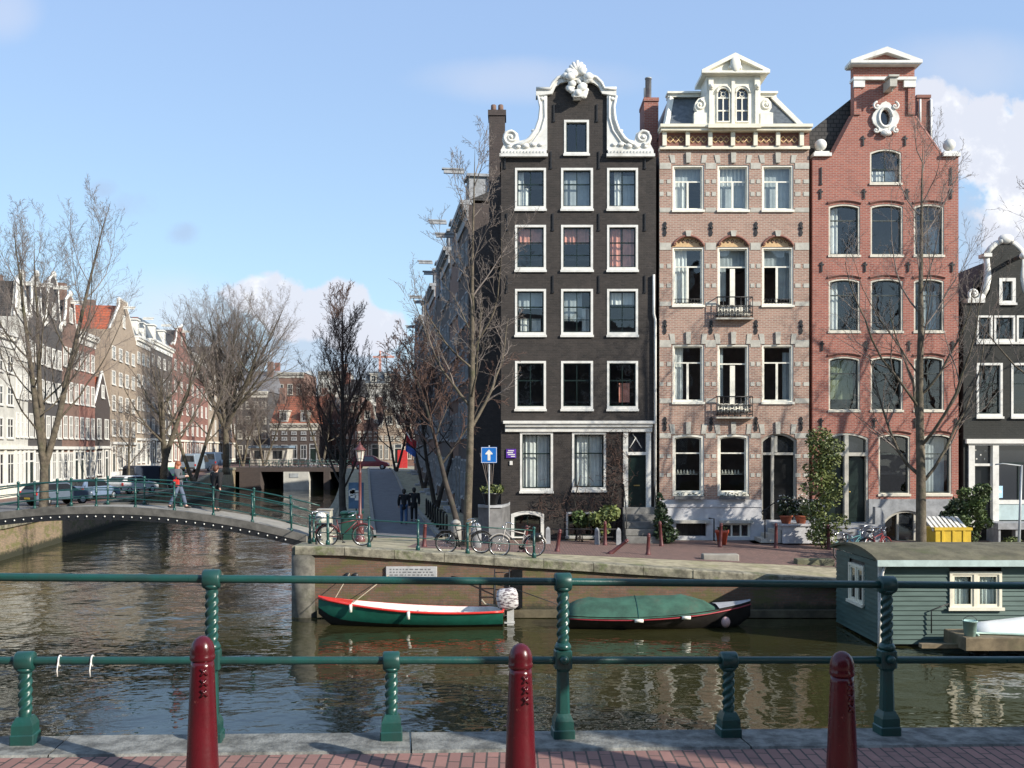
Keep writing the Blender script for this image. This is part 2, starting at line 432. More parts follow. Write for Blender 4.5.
# ---- house 1: black brick neck gable
def house_black():
    H = House('canal_house', 'tall black brick canal house with ornate white neck gable, standing at the corner', 'house', mk(577))
    X = px(577); r = H.root
    cu = [(0, .3, 0, .9, 'curtain')]
    # attic window
    H.window(X(564), X(589), pz(156), pz(120), cols=2, bars=(.99,), rise=0)
    cols = [(515, 546), (561, 593), (607, 638)]
    cur = {(0, 0): [(.0, .42, 0, .55, 'curtain'), (.0, .25, .5, 1, 'curtain')], (0, 2): [(.22, .48, 0, 1, 'curtain'), (.55, 1, 0, .9, 'greycurtain')],
           (1, 0): [(0, 1, .62, 1, 'pinksheet')], (1, 1): [(0, 1, .62, 1, 'pinksheet')], (1, 2): [(0, .45, 0, 1, 'pinksheet'), (.5, 1, 0, 1, 'pinksheet')],
           (2, 0): [(.1, .45, 0, .35, 'curtain'), (.55, .9, 0, .35, 'curtain'), (0, 1, .6, 1, 'greycurtain')], (2, 1): [(.7, 1, 0, .6, 'curtain'), (0, .7, .3, 1, 'greycurtain')], (2, 2): [(0, 1, .7, 1, 'curtain')],
           (0, 1): [(0, 1, .0, 1, 'greycurtain')], (3, 2): [(.4, .8, .1, .55, 'pinksheet')]}
    for i, (t, b) in enumerate([(168, 211), (225, 272), (289, 337), (361, 411)]):
        for j, (a, c) in enumerate(cols):
            bars = [(.62,), (.62, .31), (.62, .31), (.6,)][i]
            H.window(X(a), X(c), pz(b), pz(t), cols=2, bars=bars, curtain=cur.get((i, j)), sill=.1, sillout=.05)
    # ground floor
    for a, c, b in ((520, 553, 493), (572, 606, 492)):
        H.window(X(a), X(c), pz(b), pz(432), cols=2, bars=(.64,), curtain=[(.04, .5, 0, 1, 'curtain'), (.5, .96, 0, 1, 'curtain')], sill=.1)
    # door
    H.hole([(X(623), pz(507)), (X(651), pz(507)), (X(651), pz(431)), (X(623), pz(431))])
    d = MB().box(X(623), X(628), -.04, .2, pz(507), pz(431)).box(X(646), X(651), -.04, .2, pz(507), pz(431)).box(X(628), X(646), -.03, .2, pz(455), pz(452))
    df = d.build('door_frame', M['white'], r)
    m = MB().box(X(628), X(646), .1, .16, pz(507), pz(455))
    for z0, z1 in ((503, 488), (483, 470), (468, 458)):
        m.box(X(630.5), X(643.5), .085, .1, pz(z0), pz(z1))
    dd = m.build('door', M['greensash'], r)
    MB().box(X(634), X(640), .07, .084, pz(486), pz(485)).build('letter_slot', plain('brass', (.6, .42, .15), .35, .1, 5, metal=.8), dd)
    m = MB().box(X(628), X(646), .12, .125, pz(452), pz(431)); f = m.build('fanlight', M['farglass'], r)
    m = MB()
    for a, b, c, e in ((630, 448, 636, 438), (636, 438, 642, 448), (633, 434, 640, 444)):
        m.tube([(X(a), .1, pz(b)), (X(c), .1, pz(e))], .02, 5)
    m.build('tracery', M['white'], f)
    # basement
    H.window(X(511), X(544), pz(540), pz(511), casing=.13, cols=2, bars=(.99,), sill=0, sillout=0, rise=.12)
    H.window(X(566), X(602), pz(538), pz(512), casing=.08, cols=3, bars=(.6,), sill=0, sillout=.02)
    # wall with the neck gable outline
    zx = lambda v: X(480 + v * .2603); zy = lambda v: pz(40 + v * .2603)
    arch = [(607, 94), (603, 93), (600, 88), (595, 83), (588, 81), (577, 80), (566, 81), (559, 83), (554, 88), (551, 93), (547, 94)]
    out = [(X(501), -.4), (X(656), -.4), (X(656), pz(157)), (X(607), pz(157))] + [(X(a), pz(b)) for a, b in arch] + [(X(547), pz(157)), (X(501), pz(157))]
    H.wall(out, M['b_black'], .35)
    # cap
    top = [(536, 97), (536, 90), (550, 90), (553, 84), (558, 79), (566, 76.5), (577, 75.5), (588, 76.5), (596, 79), (601, 84), (604, 90), (616, 90), (616, 97), (602, 95), (598.5, 88), (594, 84.5), (587, 82.5), (577, 81.5), (567, 82.5), (560, 84.5), (555.5, 88), (552, 95)]
    m = MB().poly([(X(a), pz(b)) for a, b in top], -.16, .36)
    m.tube([(X(a), -.17, pz(b)) for a, b in top[1:12]], .07, 6)
    m.build('gable_cap', M['white'], r)
    # wings with volutes
    W = [(258, 205), (258, 425), (80, 425), (92, 402), (86, 380), (96, 354), (122, 346), (146, 362), (152, 390), (188, 382), (212, 350), (224, 310), (229, 262), (221, 215)]
    for sgn in (1, -1):
        f = (lambda p: (zx(p[0]), zy(p[1]))) if sgn == 1 else (lambda p: (zx(745 - p[0]), zy(p[1])))
        m = MB().poly([f(p) for p in W], -.1, .16)
        c = f((120, 376)); volute(m, c[0], c[1], .31, -.11, .075, 1.7, sgn * -1, -PI / 2 if sgn == 1 else -PI / 2)
        p = [f(q) for q in ((222, 218), (232, 262), (228, 308), (215, 348), (192, 382), (165, 402), (130, 410))]
        m.tube([(x, -.12, z) for x, z in p], [.05, .06, .07, .08, .09, .08, .05], 7)
        p = [f(q) for q in ((248, 220), (250, 300), (236, 350), (205, 395), (175, 412))]
        m.tube([(x, -.11, z) for x, z in p], .045, 6)
        for q, rr in (((206, 352), .09), ((175, 410), .14), ((205, 405), .12), ((232, 405), .1), ((238, 230), .1), ((145, 412), .12), ((112, 412), .1)):
            x, z = f(q); m.ball((x, -.1, z), rr, 8, (1.2, .7, .8))
        m.build('gable_scroll', M['white'], r)
        a, b = f((75, 452)), f((260, 427))
        m = MB().box(min(a[0], b[0]), max(a[0], b[0]), -.2, .3, zy(452), zy(441)).box(min(a[0], b[0]) + .05, max(a[0], b[0]) - .05, -.14, .3, zy(441) + .003, zy(426))
        k = 0; x = min(a[0], b[0]) + .06
        while x < max(a[0], b[0]) - .08: m.box(x, x + .06, -.18, -.14, zy(439), zy(430)); x += .13
        m.build('scroll_ledge', M['white'], r)
    # crest
    m = MB()
    for k in range(-3, 4):
        a = k * .36; L = .52 - .04 * abs(k)
        m.tube([(X(577), -.2, pz(76)), (X(577) + math.sin(a) * L * .6, -.24, pz(76) + math.cos(a) * L * .6), (X(577) + math.sin(a) * L, -.2, pz(76) + math.cos(a) * L)], [.05, .1, .07], 7)
    rnd = random.Random(5)
    for k in range(26):
        t = rnd.random(); a = 577 + rnd.uniform(-14, 14) * (1 - .55 * t); b = 74 + t * 26
        m.ball((X(a), -.2 - rnd.random() * .12, pz(b)), rnd.uniform(.1, .19), 8, (1.1, .7, .9))
    m.ball((X(577), -.42, pz(97)), .16, 10); m.box(X(573), X(581), -.5, 0, pz(101), pz(94))
    m.build('gable_crest', M['white'], r)
    # cornice over ground floor
    m = MB().box(X(503), X(654), -.28, 0, pz(424), pz(421)).box(X(505), X(652), -.2, -.002, pz(427), pz(424) - .002).box(X(505), X(652), -.1, -.003, pz(432), pz(427) - .002)
    m.build('cornice', M['white'], r, bevel=.015)
    for yy, xs in ((160, (505, 551, 599, 645)), (222, (507, 553, 599, 645)), (284, (507, 553, 599, 645)), (113, (554, 597))):
        for x in xs: link('wall_anchor', ANC0, r, (X(x), 0, pz(yy)))
    # steps
    m = MB()
    for k in range(5):
        m.box(X(622), X(654), -.35 - .3 * k if k else -.35, -.003, pz(507) - .26 * k - .26 if k < 4 else 0, pz(507) - .26 * k - .004 * k)
    m.build('stoop', M['darkstone2'], r, bevel=.012)
    m = MB()
    for a in (623, 653):
        m.tube([(X(a), -.2, pz(507)), (X(a), -.2, pz(484)), (X(a), -1.2, pz(512)), (X(a), -1.2, 0)], .022, 6)
    m.build('handrail', M['iron'], r)
    # downpipe
    MB().tube([(X(655), -.09, pz(530)), (X(655), -.09, pz(320)), (X(653.5), -.09, pz(314)), (X(653.5), -.09, pz(275))], .05, 8).build('downpipe', M['white'], r)
    # purple plate and mailbox on the wall
    s = MB().bbox(X(506), X(516), -.05, -.004, pz(458), pz(449)).build('wall_plate', plain('purple_enamel', (.1, .03, .3), .4, .1, 4), r)
    m = MB()
    for k, (a, b) in enumerate(((508, 514), (507, 513), (508, 515), (511, 515))): m.box(X(a), X(b), -.055, -.0505, pz(451.2 + 1.9 * k), pz(450.2 + 1.9 * k))
    m.build('lettering', M['white'], s)
    MB().bbox(X(509.5), X(512.5), -.05, -.004, pz(465), pz(461)).build('notice', M['white'], r)
    # body, roof, chimney
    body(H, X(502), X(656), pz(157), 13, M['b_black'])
    roof_gable(H, X(502), X(656), pz(157), pz(88), 1, 13, M['darktile'])
    zt = CZ + (YH - 110) * .0456 - 1.5; xa, xb = (489 - 512) * .0456 - 2.6, (505 - 512) * .0456 - 2.6
    m = MB().box(xa, xb, 5.6, 6.6, 12, zt - .25).box(xa - .05, xb + .05, 5.55, 6.65, zt - .248, zt)
    c = m.build('chimney', M['b_dark'], r)
    m = MB()
    for xx in (xa + .2, xb - .2): m.lathe([(.13, 0), (.12, .38), (.1, .4)], (xx, 6.1, zt), 10)
    m.build('chimney_pot', M['b_brown'], c)
    return H
def body(H, x0, x1, ze, depth, mat, y0=.36):
    m = MB()
    m.box(x0, x0 + .2, y0, depth, 0, ze - .02); m.box(x1 - .2, x1, y0, depth, 0, ze - .02); m.box(x0 + .2, x1 - .2, depth - .2, depth, 0, ze - .02)
    m.build('side_wall', mat, H.root)
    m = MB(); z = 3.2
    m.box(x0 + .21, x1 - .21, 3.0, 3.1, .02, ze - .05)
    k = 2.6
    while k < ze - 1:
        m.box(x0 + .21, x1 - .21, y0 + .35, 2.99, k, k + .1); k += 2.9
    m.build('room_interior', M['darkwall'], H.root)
def roof_gable(H, x0, x1, ze, zr, y0, y1, mat):
    xc = (x0 + x1) / 2; m = MB()
    pts = [(x0 - .1, ze - .1), (x0 - .1, ze + .06), (xc, zr), (x1 + .1, ze + .06), (x1 + .1, ze - .1), (xc, zr - .3)]
    m.poly(pts, y0, y1); return m.build('roof', mat, H.root)
house_black()

# ---- house 2: pinkish brick with stone bands, mansard and dormer
def house_pink():
    H = House('canal_house', 'pinkish brick canal house with pale stone bands and a white dormer in slate mansard roof', 'house', mk(734))
    X = px(734); r = H.root; wm = M['creamwhite']; st = M['stone']
    col = [(672.5, 704), (717.5, 749), (762, 793.5)]
    for j, (a, c) in enumerate(col):
        cu = [[(0, .45, 0, .7, 'curtain'), (0, 1, .7, 1, 'greycurtain')], [(0, 1, 0, 1, 'greycurtain'), (0, 1, .6, 1, 'curtain')], [(0, 1, 0, 1, 'greycurtain')]][j]
        H.window(X(a), X(c), pz(212), pz(165), cm=wm, sm=wm, cols=2, bars=(.66,), transom=.66, curtain=cu, recess=.14, proud=-.03, sillout=.1, casing=.07)
        cu = [[(0, .5, 0, 1, 'curtain')], [(0, 1, .72, 1, 'greycurtain'), (0, .3, .2, .72, 'greycurtain')], [(.5, 1, .1, 1, 'greycurtain'), (0, .5, .7, 1, 'greycurtain')]][j]
        d = j == 1
        H.window(X(a), X(c), pz(316 if d else 307), pz(247), cm=wm, sm=wm, cols=2, bars=(.72 if d else .68,), transom=.7, curtain=cu, recess=.14, proud=-.03, sillout=.1, cwid=.2 if d else .09, casing=.07)
        if d:
            for zb, zt_ in ((315.5, 305), (411.5, 403.5)): MB().box(X(a) + .13, X(c) - .13, .12, .16, pz(zb) + .12, pz(zt_)).build('door_panel', wm, r)
        # tympanum over the arch, in its own hole
        H.hole(wpoly(X(a), X(c), pz(247) + .004, pz(236.5), .4))
        m = MB().poly(wpoly(X(a), X(c), pz(247) + .004, pz(236.5), .4), .12, .2)
        t = m.build('tympanum', plain('yellow_tile', (.6, .42, .22), .6, .12, 9), r)
        m = MB()
        for k in range(7):
            xx = X(a) + .12 + k * (X(c) - X(a) - .24) / 6; zz = pz(246) + .1 + (.12 if 0 < k < 6 else 0)
            m.tube([(xx - .06, .11, zz), (xx, .11, zz + .07), (xx + .06, .11, zz), (xx, .11, zz - .07), (xx - .06, .11, zz)], .016, 5)
        m.build('tile_pattern', M['b_redbrown'], t)
        cu = [[(0, .36, 0, 1, 'curtain')], [(0, .2, .2, 1, 'greycurtain')], [(.75, 1, 0, .9, 'greycurtain')]][j]
        H.window(X(a), X(c), pz(412 if d else 404), pz(344.5), cm=wm, sm=wm, cols=2, bars=(.72 if d else .7,), transom=.7, curtain=cu, recess=.14, proud=-.03, sillout=.1, cwid=.2 if d else .09, casing=.07)
        if j < 2:
            w = H.window(X(a), X(c), pz(496), pz(434), cm=wm, sm=wm, cols=1, bars=(.7,), recess=.14, proud=-.03, sillout=.03, rise=.06, casing=.1)
            # ornaments on shelf behind the glass
            m = MB(); rn = random.Random(j)
            m.box(X(a) + .2, X(c) - .2, .3, .42, pz(474.6), pz(474))
            for k in range(6): m.lathe([(.03, 0), (.05, .06), (.02, .12), (.03, .16)], (X(a) + .26 + k * .13, .35, pz(474)), 8)
            m.build('shelf_ornament', M['stone'], w)
            # flower box
            b = MB().box(X(a) + .04, X(c) - .04, -.3, -.14, pz(499), pz(496)).build('flower_box', M['darkstone'], r)
            foliage('flowers', [((X(a) + .1 + k * .17, -.22, pz(495) + .03), (.1, .1, .1)) for k in range(7)], 90, .05, M['leaf_dark'], b, 3 + j)
    # doorway
    H.hole(wpoly(X(761.5), X(797), pz(520), pz(433), .28))
    m = MB().ring(wpoly(X(761.5), X(797), pz(520), pz(433), .28), wpoly(X(763.5), X(795), pz(520) - .08, pz(435), .27), .1, .3)
    m.box(X(772), X(774.5), .08, .3, pz(520), pz(435.5)).box(X(763.5), X(795), .09, .28, pz(455), pz(452.5)).box(X(775), X(778), .1, .25, pz(452), pz(436))
    m.build('door_frame', M['stone'], r)
    for a, c in ((764, 772), (775, 795)):
        m = MB().box(X(a), X(c), .26, .32, pz(519), pz(455)); 
        for z0, z1 in ((516, 490), (486, 460)): m.box(X(a + 1.5), X(c - 1.5), .245, .26, pz(z0), pz(z1))
        d = m.build('door', M['blackpaint'], r)
        MB().box(X(a + .3), X(c - .3), .2, .206, pz(452), pz(437)).build('fanlight', M['farglass'], r)
    # front wall
    H.holes.append([(X(676), pz(536)), (X(706), pz(536)), (X(706), pz(523)), (X(676), pz(523))][::1])
    H.holes.append([(X(721), pz(537)), (X(750), pz(537)), (X(750), pz(523)), (X(721), pz(523))])
    w = [h for h in H.holes]
    lowh = [h for h in w if max(p[1] for p in h) < pz(500)]
    # brick part above the plinth, plinth below
    up = [h for h in w if h not in lowh]
    zc = pz(499.5)
    door = [h for h in up if min(p[1] for p in h) < zc][0]; up.remove(door)
    dx0, dx1 = X(761.5), X(797)
    out = [(X(659.5), zc), (dx0, zc)] + [p for p in wpoly(dx0, dx1, pz(520), pz(433), .28)[2:]][::-1] + [(dx1, zc), (X(809), zc), (X(809), pz(150)), (X(659.5), pz(150))]
    MB().poly(out, 0, .35, up).build('wall', M['b_pink'], r)
    out = [(X(659.5), 0), (X(809), 0), (X(809), zc - .003), (dx1, zc - .003), (dx1, pz(520)), (dx0, pz(520)), (dx0, zc - .003), (X(659.5), zc - .003)]
    pl = MB().poly(out, -.06, .35, lowh).build('plinth', M['plinth'], r)
    MB().box(X(659.5), dx0 - .002, -.1, -.061, pz(507), pz(503.5)).build('plinth_band', M['plinth'], pl)
    # basement window and door
    m = MB().ring([(X(721), pz(537)), (X(750), pz(537)), (X(750), pz(523)), (X(721), pz(523))], [(X(723), pz(536)), (X(748), pz(536)), (X(748), pz(525)), (X(723), pz(525))], 0, .2)
    for a in (731, 740): m.box(X(a), X(a + 1.6), .03, .12, pz(536), pz(525))
    w = m.build('basement_window', wm, r); MB().box(X(723), X(748), .1, .104, pz(536), pz(525)).build('pane', M['farglass'], w)
    m = MB().box(X(676), X(706), .15, .2, pz(536), pz(523))
    for k in range(5): m.box(X(678 + 6 * k), X(682 + 6 * k), .13, .15, pz(535), pz(525))
    m.build('basement_door', M['blackpaint'], r)
    m = MB().box(X(674), X(709), -.25, -.061, pz(523) + .003, pz(520)).box(X(719), X(752), -.2, -.061, pz(523) + .003, pz(520))
    m.build('lintel', M['stone'], r)
    # stone bands and arch stones
    m = MB(); segs = [(659.6, 671), (705.5, 716), (750.5, 760.5), (795, 808.9)]
    for y0, y1 in ((169, 163), (212, 208), (250, 243), (306, 301.5), (347, 340), (403, 398.5), (438, 433)):
        for a, c in segs: MB().box(X(a), X(c), -.02, -.002, pz(y0), pz(y1)).build('stone_band', st, r)
    for ys in ((181.5, 194), (266, 285.5), (364, 384), (456, 475)):
        for y in ys:
            for a, c in segs:
                MB().box(X(a), X(a + (5.5 if c - a > 11.5 else 4)), -.018, -.0015, pz(y + 2), pz(y - 2)).build('stone_block', st, r); MB().box(X(c - (5.5 if c - a > 11.5 else 4)), X(c), -.0175, -.0012, pz(y + 2), pz(y - 2)).build('stone_block', st, r)
    for a, c in col:
        xm = (a + c) / 2
        for yb, yt in ((163, 155), (344, 334), (434, 424)):
            for o, t in ((-15, -4), (15, 4), (0, 0)):
                w0 = 2.6; xx = xm + o; m = MB()
                m.poly([(X(xx - w0 + .5), pz(yb)), (X(xx + w0 - .5), pz(yb)), (X(xx + w0 + t * .35), pz(yt - (2 if o == 0 else 0))), (X(xx - w0 + t * .35), pz(yt - (2 if o == 0 else 0)))], -.07 if o == 0 else -.025, -.0035); m.build('arch_stone', st, r)
        MB().poly([(X(xm - 2), pz(236.5)), (X(xm + 2), pz(236.5)), (X(xm + 3), pz(231)), (X(xm - 3), pz(231))], -.08, -.0035).build('keystone', st, r)
    m = MB()
    for a, c in col:
        pts = wpoly(X(a), X(c), pz(247), pz(236.5), .4)[2:]
        m.tube([(x, -.01, z + .03) for x, z in pts], .05, 6)
    m.build('arch_moulding', M['b_redbrown'], r)
    # balconies
    for yt, yb in ((298, 318.5), (397, 417)):
        m = MB().box(X(715), X(752), -.3, -.005, pz(yb + 1.6), pz(yb)); b = m.build('balcony', st, r)
        m = MB(); x0, x1 = X(716), X(751); z0, z1 = pz(yb), pz(yt)
        for zz in (z1, z0 + .1): m.tube([(x0, -.02, zz), (x0, -.27, zz), (x1, -.27, zz), (x1, -.02, zz)], .025, 6)
        n = 6
        for k in range(n + 1): x = x0 + (x1 - x0) * k / n; m.tube([(x, -.27, z0), (x, -.27, z1)], .018, 5)
        for k in range(n):
            xc = x0 + (x1 - x0) * (k + .5) / n
            for sg in (1, -1):
                volute(m, xc + sg * .045, z0 + .22, .08, -.27, .022, 1.2, sg, PI / 2, 5); volute(m, xc + sg * .045, z0 + .44, .08, -.27, .022, 1.2, -sg, -PI / 2, 5)
        m.build('railing', M['iron'], b)
    for a, c in (col[0], col[2]):
        m = MB()
        for k in range(9): x = X(a + 3) + (X(c - 3) - X(a + 3)) * k / 8; m.tube([(x, .02, pz(303)), (x, .02, pz(299))], .013, 5)
        for z in (299, 303): m.tube([(X(a + 2), .02, pz(z)), (X(c - 2), .02, pz(z))], .015, 5)
        m.build('window_guard', M['iron'], r)
    for y in (229, 327, 424):
        for x in (665, 711, 756, 801): link('wall_anchor', ANC1, r, (X(x), 0, pz(y)))
    # cornice with frieze
    m = MB().box(X(659.5), X(809), -.14, .3, pz(150) + .002, pz(147)).box(X(660), X(809), -.34, .4, pz(133), pz(130)).box(X(659), X(810), -.42, .4, pz(130) + .002, pz(127)).box(X(706), X(758), -.5, -.421, pz(131.5), pz(127.5))
    for x in (664, 687, 709.5, 732, 754.5, 777, 800.5): m.box(X(x - 2), X(x + 2), -.2, .0, pz(147) + .003, pz(133) - .003)
    m.build('cornice', M['cream'], r)
    f = MB().box(X(659.5), X(809), -.04, .3, pz(147) + .004, pz(133) - .004).build('frieze', M['b_redbrown'], r)
    m = MB()
    for k in range(6):
        xc = X(675.3 + 22.6 * k)
        for o in (-.22, 0, .22):
            m.tube([(xc + o - .13, -.05, pz(140)), (xc + o, -.05, pz(137)), (xc + o + .13, -.05, pz(140)), (xc + o, -.05, pz(143)), (xc + o - .13, -.05, pz(140))], .03, 5)
    m.build('frieze_tiles', plain('yellow_tile', (.6, .42, .22), .6, .12, 9), f)
    # mansard
    A = [(X(663), -.1, pz(127)), (X(803), -.1, pz(127)), (X(781), 1.2, pz(87)), (X(674), 1.2, pz(87))]
    B = [(X(663), 11, pz(127)), (X(803), 11, pz(127)), (X(781), 9, pz(87)), (X(674), 9, pz(87))]
    rf = MB().loft([A, B], smooth=False).build('roof', M['slate'], r)
    m = MB()
    m.tube([(X(665.5), -.1, pz(127)), (X(675.5), 1.15, pz(87))], .13, 4, smooth=False); m.tube([(X(800.5), -.1, pz(127)), (X(779.5), 1.15, pz(87))], .13, 4, smooth=False)
    m.box(X(672), X(783), 1.0, 1.5, pz(88), pz(85)).box(X(671), X(784), .9, 1.5, pz(85) + .002, pz(83))
    m.build('roof_trim', M['creamwhite'], rf)
    # dormer
    y = -.3
    hl = [wpoly(X(715), X(728.6), pz(125), pz(90), .27, n=12), wpoly(X(733.6), X(747.5), pz(125), pz(90), .27, n=12)]
    d = MB().poly([(X(705), pz(127)), (X(758.5), pz(127)), (X(758.5), pz(76)), (X(705), pz(76))], y, .9, hl).build('dormer', M['creamwhite'], r)
    for h, (a, c) in zip(hl, ((715, 728.6), (733.6, 747.5))):
        m = MB().ring(h, wpoly(X(a), X(c), pz(125), pz(90), .24, .05, n=12), y - .05, y + .12)
        xm = (X(a) + X(c)) / 2
        m.box(xm - .025, xm + .025, y + .03, y + .09, pz(124), pz(100)).box(X(a) + .04, X(c) - .04, y + .032, y + .088, pz(113.6), pz(112.3)).box(X(a) + .04, X(c) - .04, y + .031, y + .087, pz(101), pz(99.6))
        pts = [(xm + .085 * math.cos(k * PI / 8), y + .06, pz(96.4) + .085 * math.sin(k * PI / 8)) for k in range(17)]
        m.tube(pts, .02, 5)
        for k in (0, 1, 2, 3): a2 = k * PI / 2 + PI / 4; m.tube([(xm + .08 * math.cos(a2), y + .06, pz(96.4) + .08 * math.sin(a2)), (xm + .22 * math.cos(a2), y + .06, pz(96.4) + .22 * math.sin(a2))], .016, 5)
        w = m.build('arched_window', M['creamwhite'], d)
        MB().poly(wpoly(X(a), X(c), pz(125), pz(90), .25, .03, n=12), y + .075, y + .08).build('pane', M['farglass'], d)
    m = MB().poly([(X(700), pz(79)), (X(765), pz(79)), (X(765), pz(76)), (X(732), pz(60)), (X(700), pz(76))], y - .16, 1.2)
    m.ring([(X(699), pz(78.6)), (X(766), pz(78.6)), (X(766), pz(75.4)), (X(732), pz(58.8)), (X(699), pz(75.4))], [(X(705.5), pz(76.4)), (X(759.5), pz(76.4)), (X(759.4), pz(75.8)), (X(732), pz(63)), (X(705.6), pz(75.8))], y - .34, y - .161)
    m.ball((X(732), y - .3, pz(70)), .22, 10, (1, .5, 1.5)); m.ball((X(727.5), y - .25, pz(73)), .1, 8); m.ball((X(736.5), y - .25, pz(73)), .1, 8)
    m.build('pediment', M['creamwhite'], d)
    m = MB()
    for a in (709, 731.1, 754.6): m.box(X(a - 1.6), X(a + 1.6), y - .09, y - .002, pz(127), pz(82))
    for a in (709, 754.6): m.box(X(a - 2.4), X(a + 2.4), y - .13, y - .091, pz(93), pz(82)); m.ball((X(a), y - .14, pz(90)), .1, 8)
    m.tube([(x, y - .05, z + .04) for x, z in hl[0][2:]], .04, 6); m.tube([(x, y - .05, z + .04) for x, z in hl[1][2:]], .04, 6)
    m.build('pilaster', M['creamwhite'], d)
    for sg, xb in ((1, 705), (-1, 758.5)):
        P = [(0, 127), (0, 98), (-3, 99.5), (-8, 101), (-11, 105), (-11.5, 110), (-9, 114), (-12, 115), (-12, 127)]
        m = MB().poly([(X(xb + sg * a), pz(b)) for a, b in P], y + .02, y + .3)
        m.box(min(X(xb), X(xb - sg * 12.4)), max(X(xb), X(xb - sg * 12.4)), y - .04, y + .019, pz(127), pz(115.5))
        volute(m, X(xb - sg * 6.2), pz(107.5), .2, y + .01, .055, 1.4, -sg, PI / 2)
        m.build('scroll', M['creamwhite'], d)
    # chimney
    c = MB().box(X(650), X(665), 1.8, 3.2, pz(150), pz(84)).box(X(649.5), X(665.5), 1.75, 3.25, pz(85.5), pz(82)).build('chimney', M['b_red'], r)
    MB().lathe([(.13, 0), (.13, 1.0), (.15, 1.0), (.15, 1.05)], (X(656.5), 2.4, pz(82)), 10).tube([(X(654.5), 2.9, pz(82)), (X(654.5), 2.9, pz(62)), (X(657), 2.9, pz(62))], .05, 8).build('flue', M['zinc'], c)
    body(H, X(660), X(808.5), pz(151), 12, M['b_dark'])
    # stoop with side wall
    m = MB().box(X(773), X(822), -1.5, -.065, 0, pz(523.5)).box(X(771), X(823.5), -1.55, -.06, pz(523.5) + .002, pz(521.5))
    m.build('stoop', M['plinth'], r, bevel=.01)
    m = MB()
    for k in range(4): m.box(X(772.5) - .26 * (k + 1), X(772.5) - .26 * k - .004, -1.3, -.2, 0, pz(523) - .17 * (k + 1))
    m.build('step', M['stone'], r, bevel=.01)
    m = MB(); volute(m, X(757), pz(511), .16, -1.25, .025, 1.5, 1, 0, 6)
    m.tube([(X(757), -1.25, 0), (X(757), -1.25, pz(508)), (X(770), -1.25, pz(498)), (X(796), -1.25, pz(498))], .025, 6)
    m.tube([(X(712), -.4, pz(540)), (X(712), -.4, pz(518)), (X(708), -.2, pz(518))], .03, 6)
    for a in (779, 790): m.tube([(X(a), -1.25, pz(522)), (X(a), -1.25, pz(498))], .018, 6)
    m.build('handrail', M['iron'], r)
    return H
house_pink()
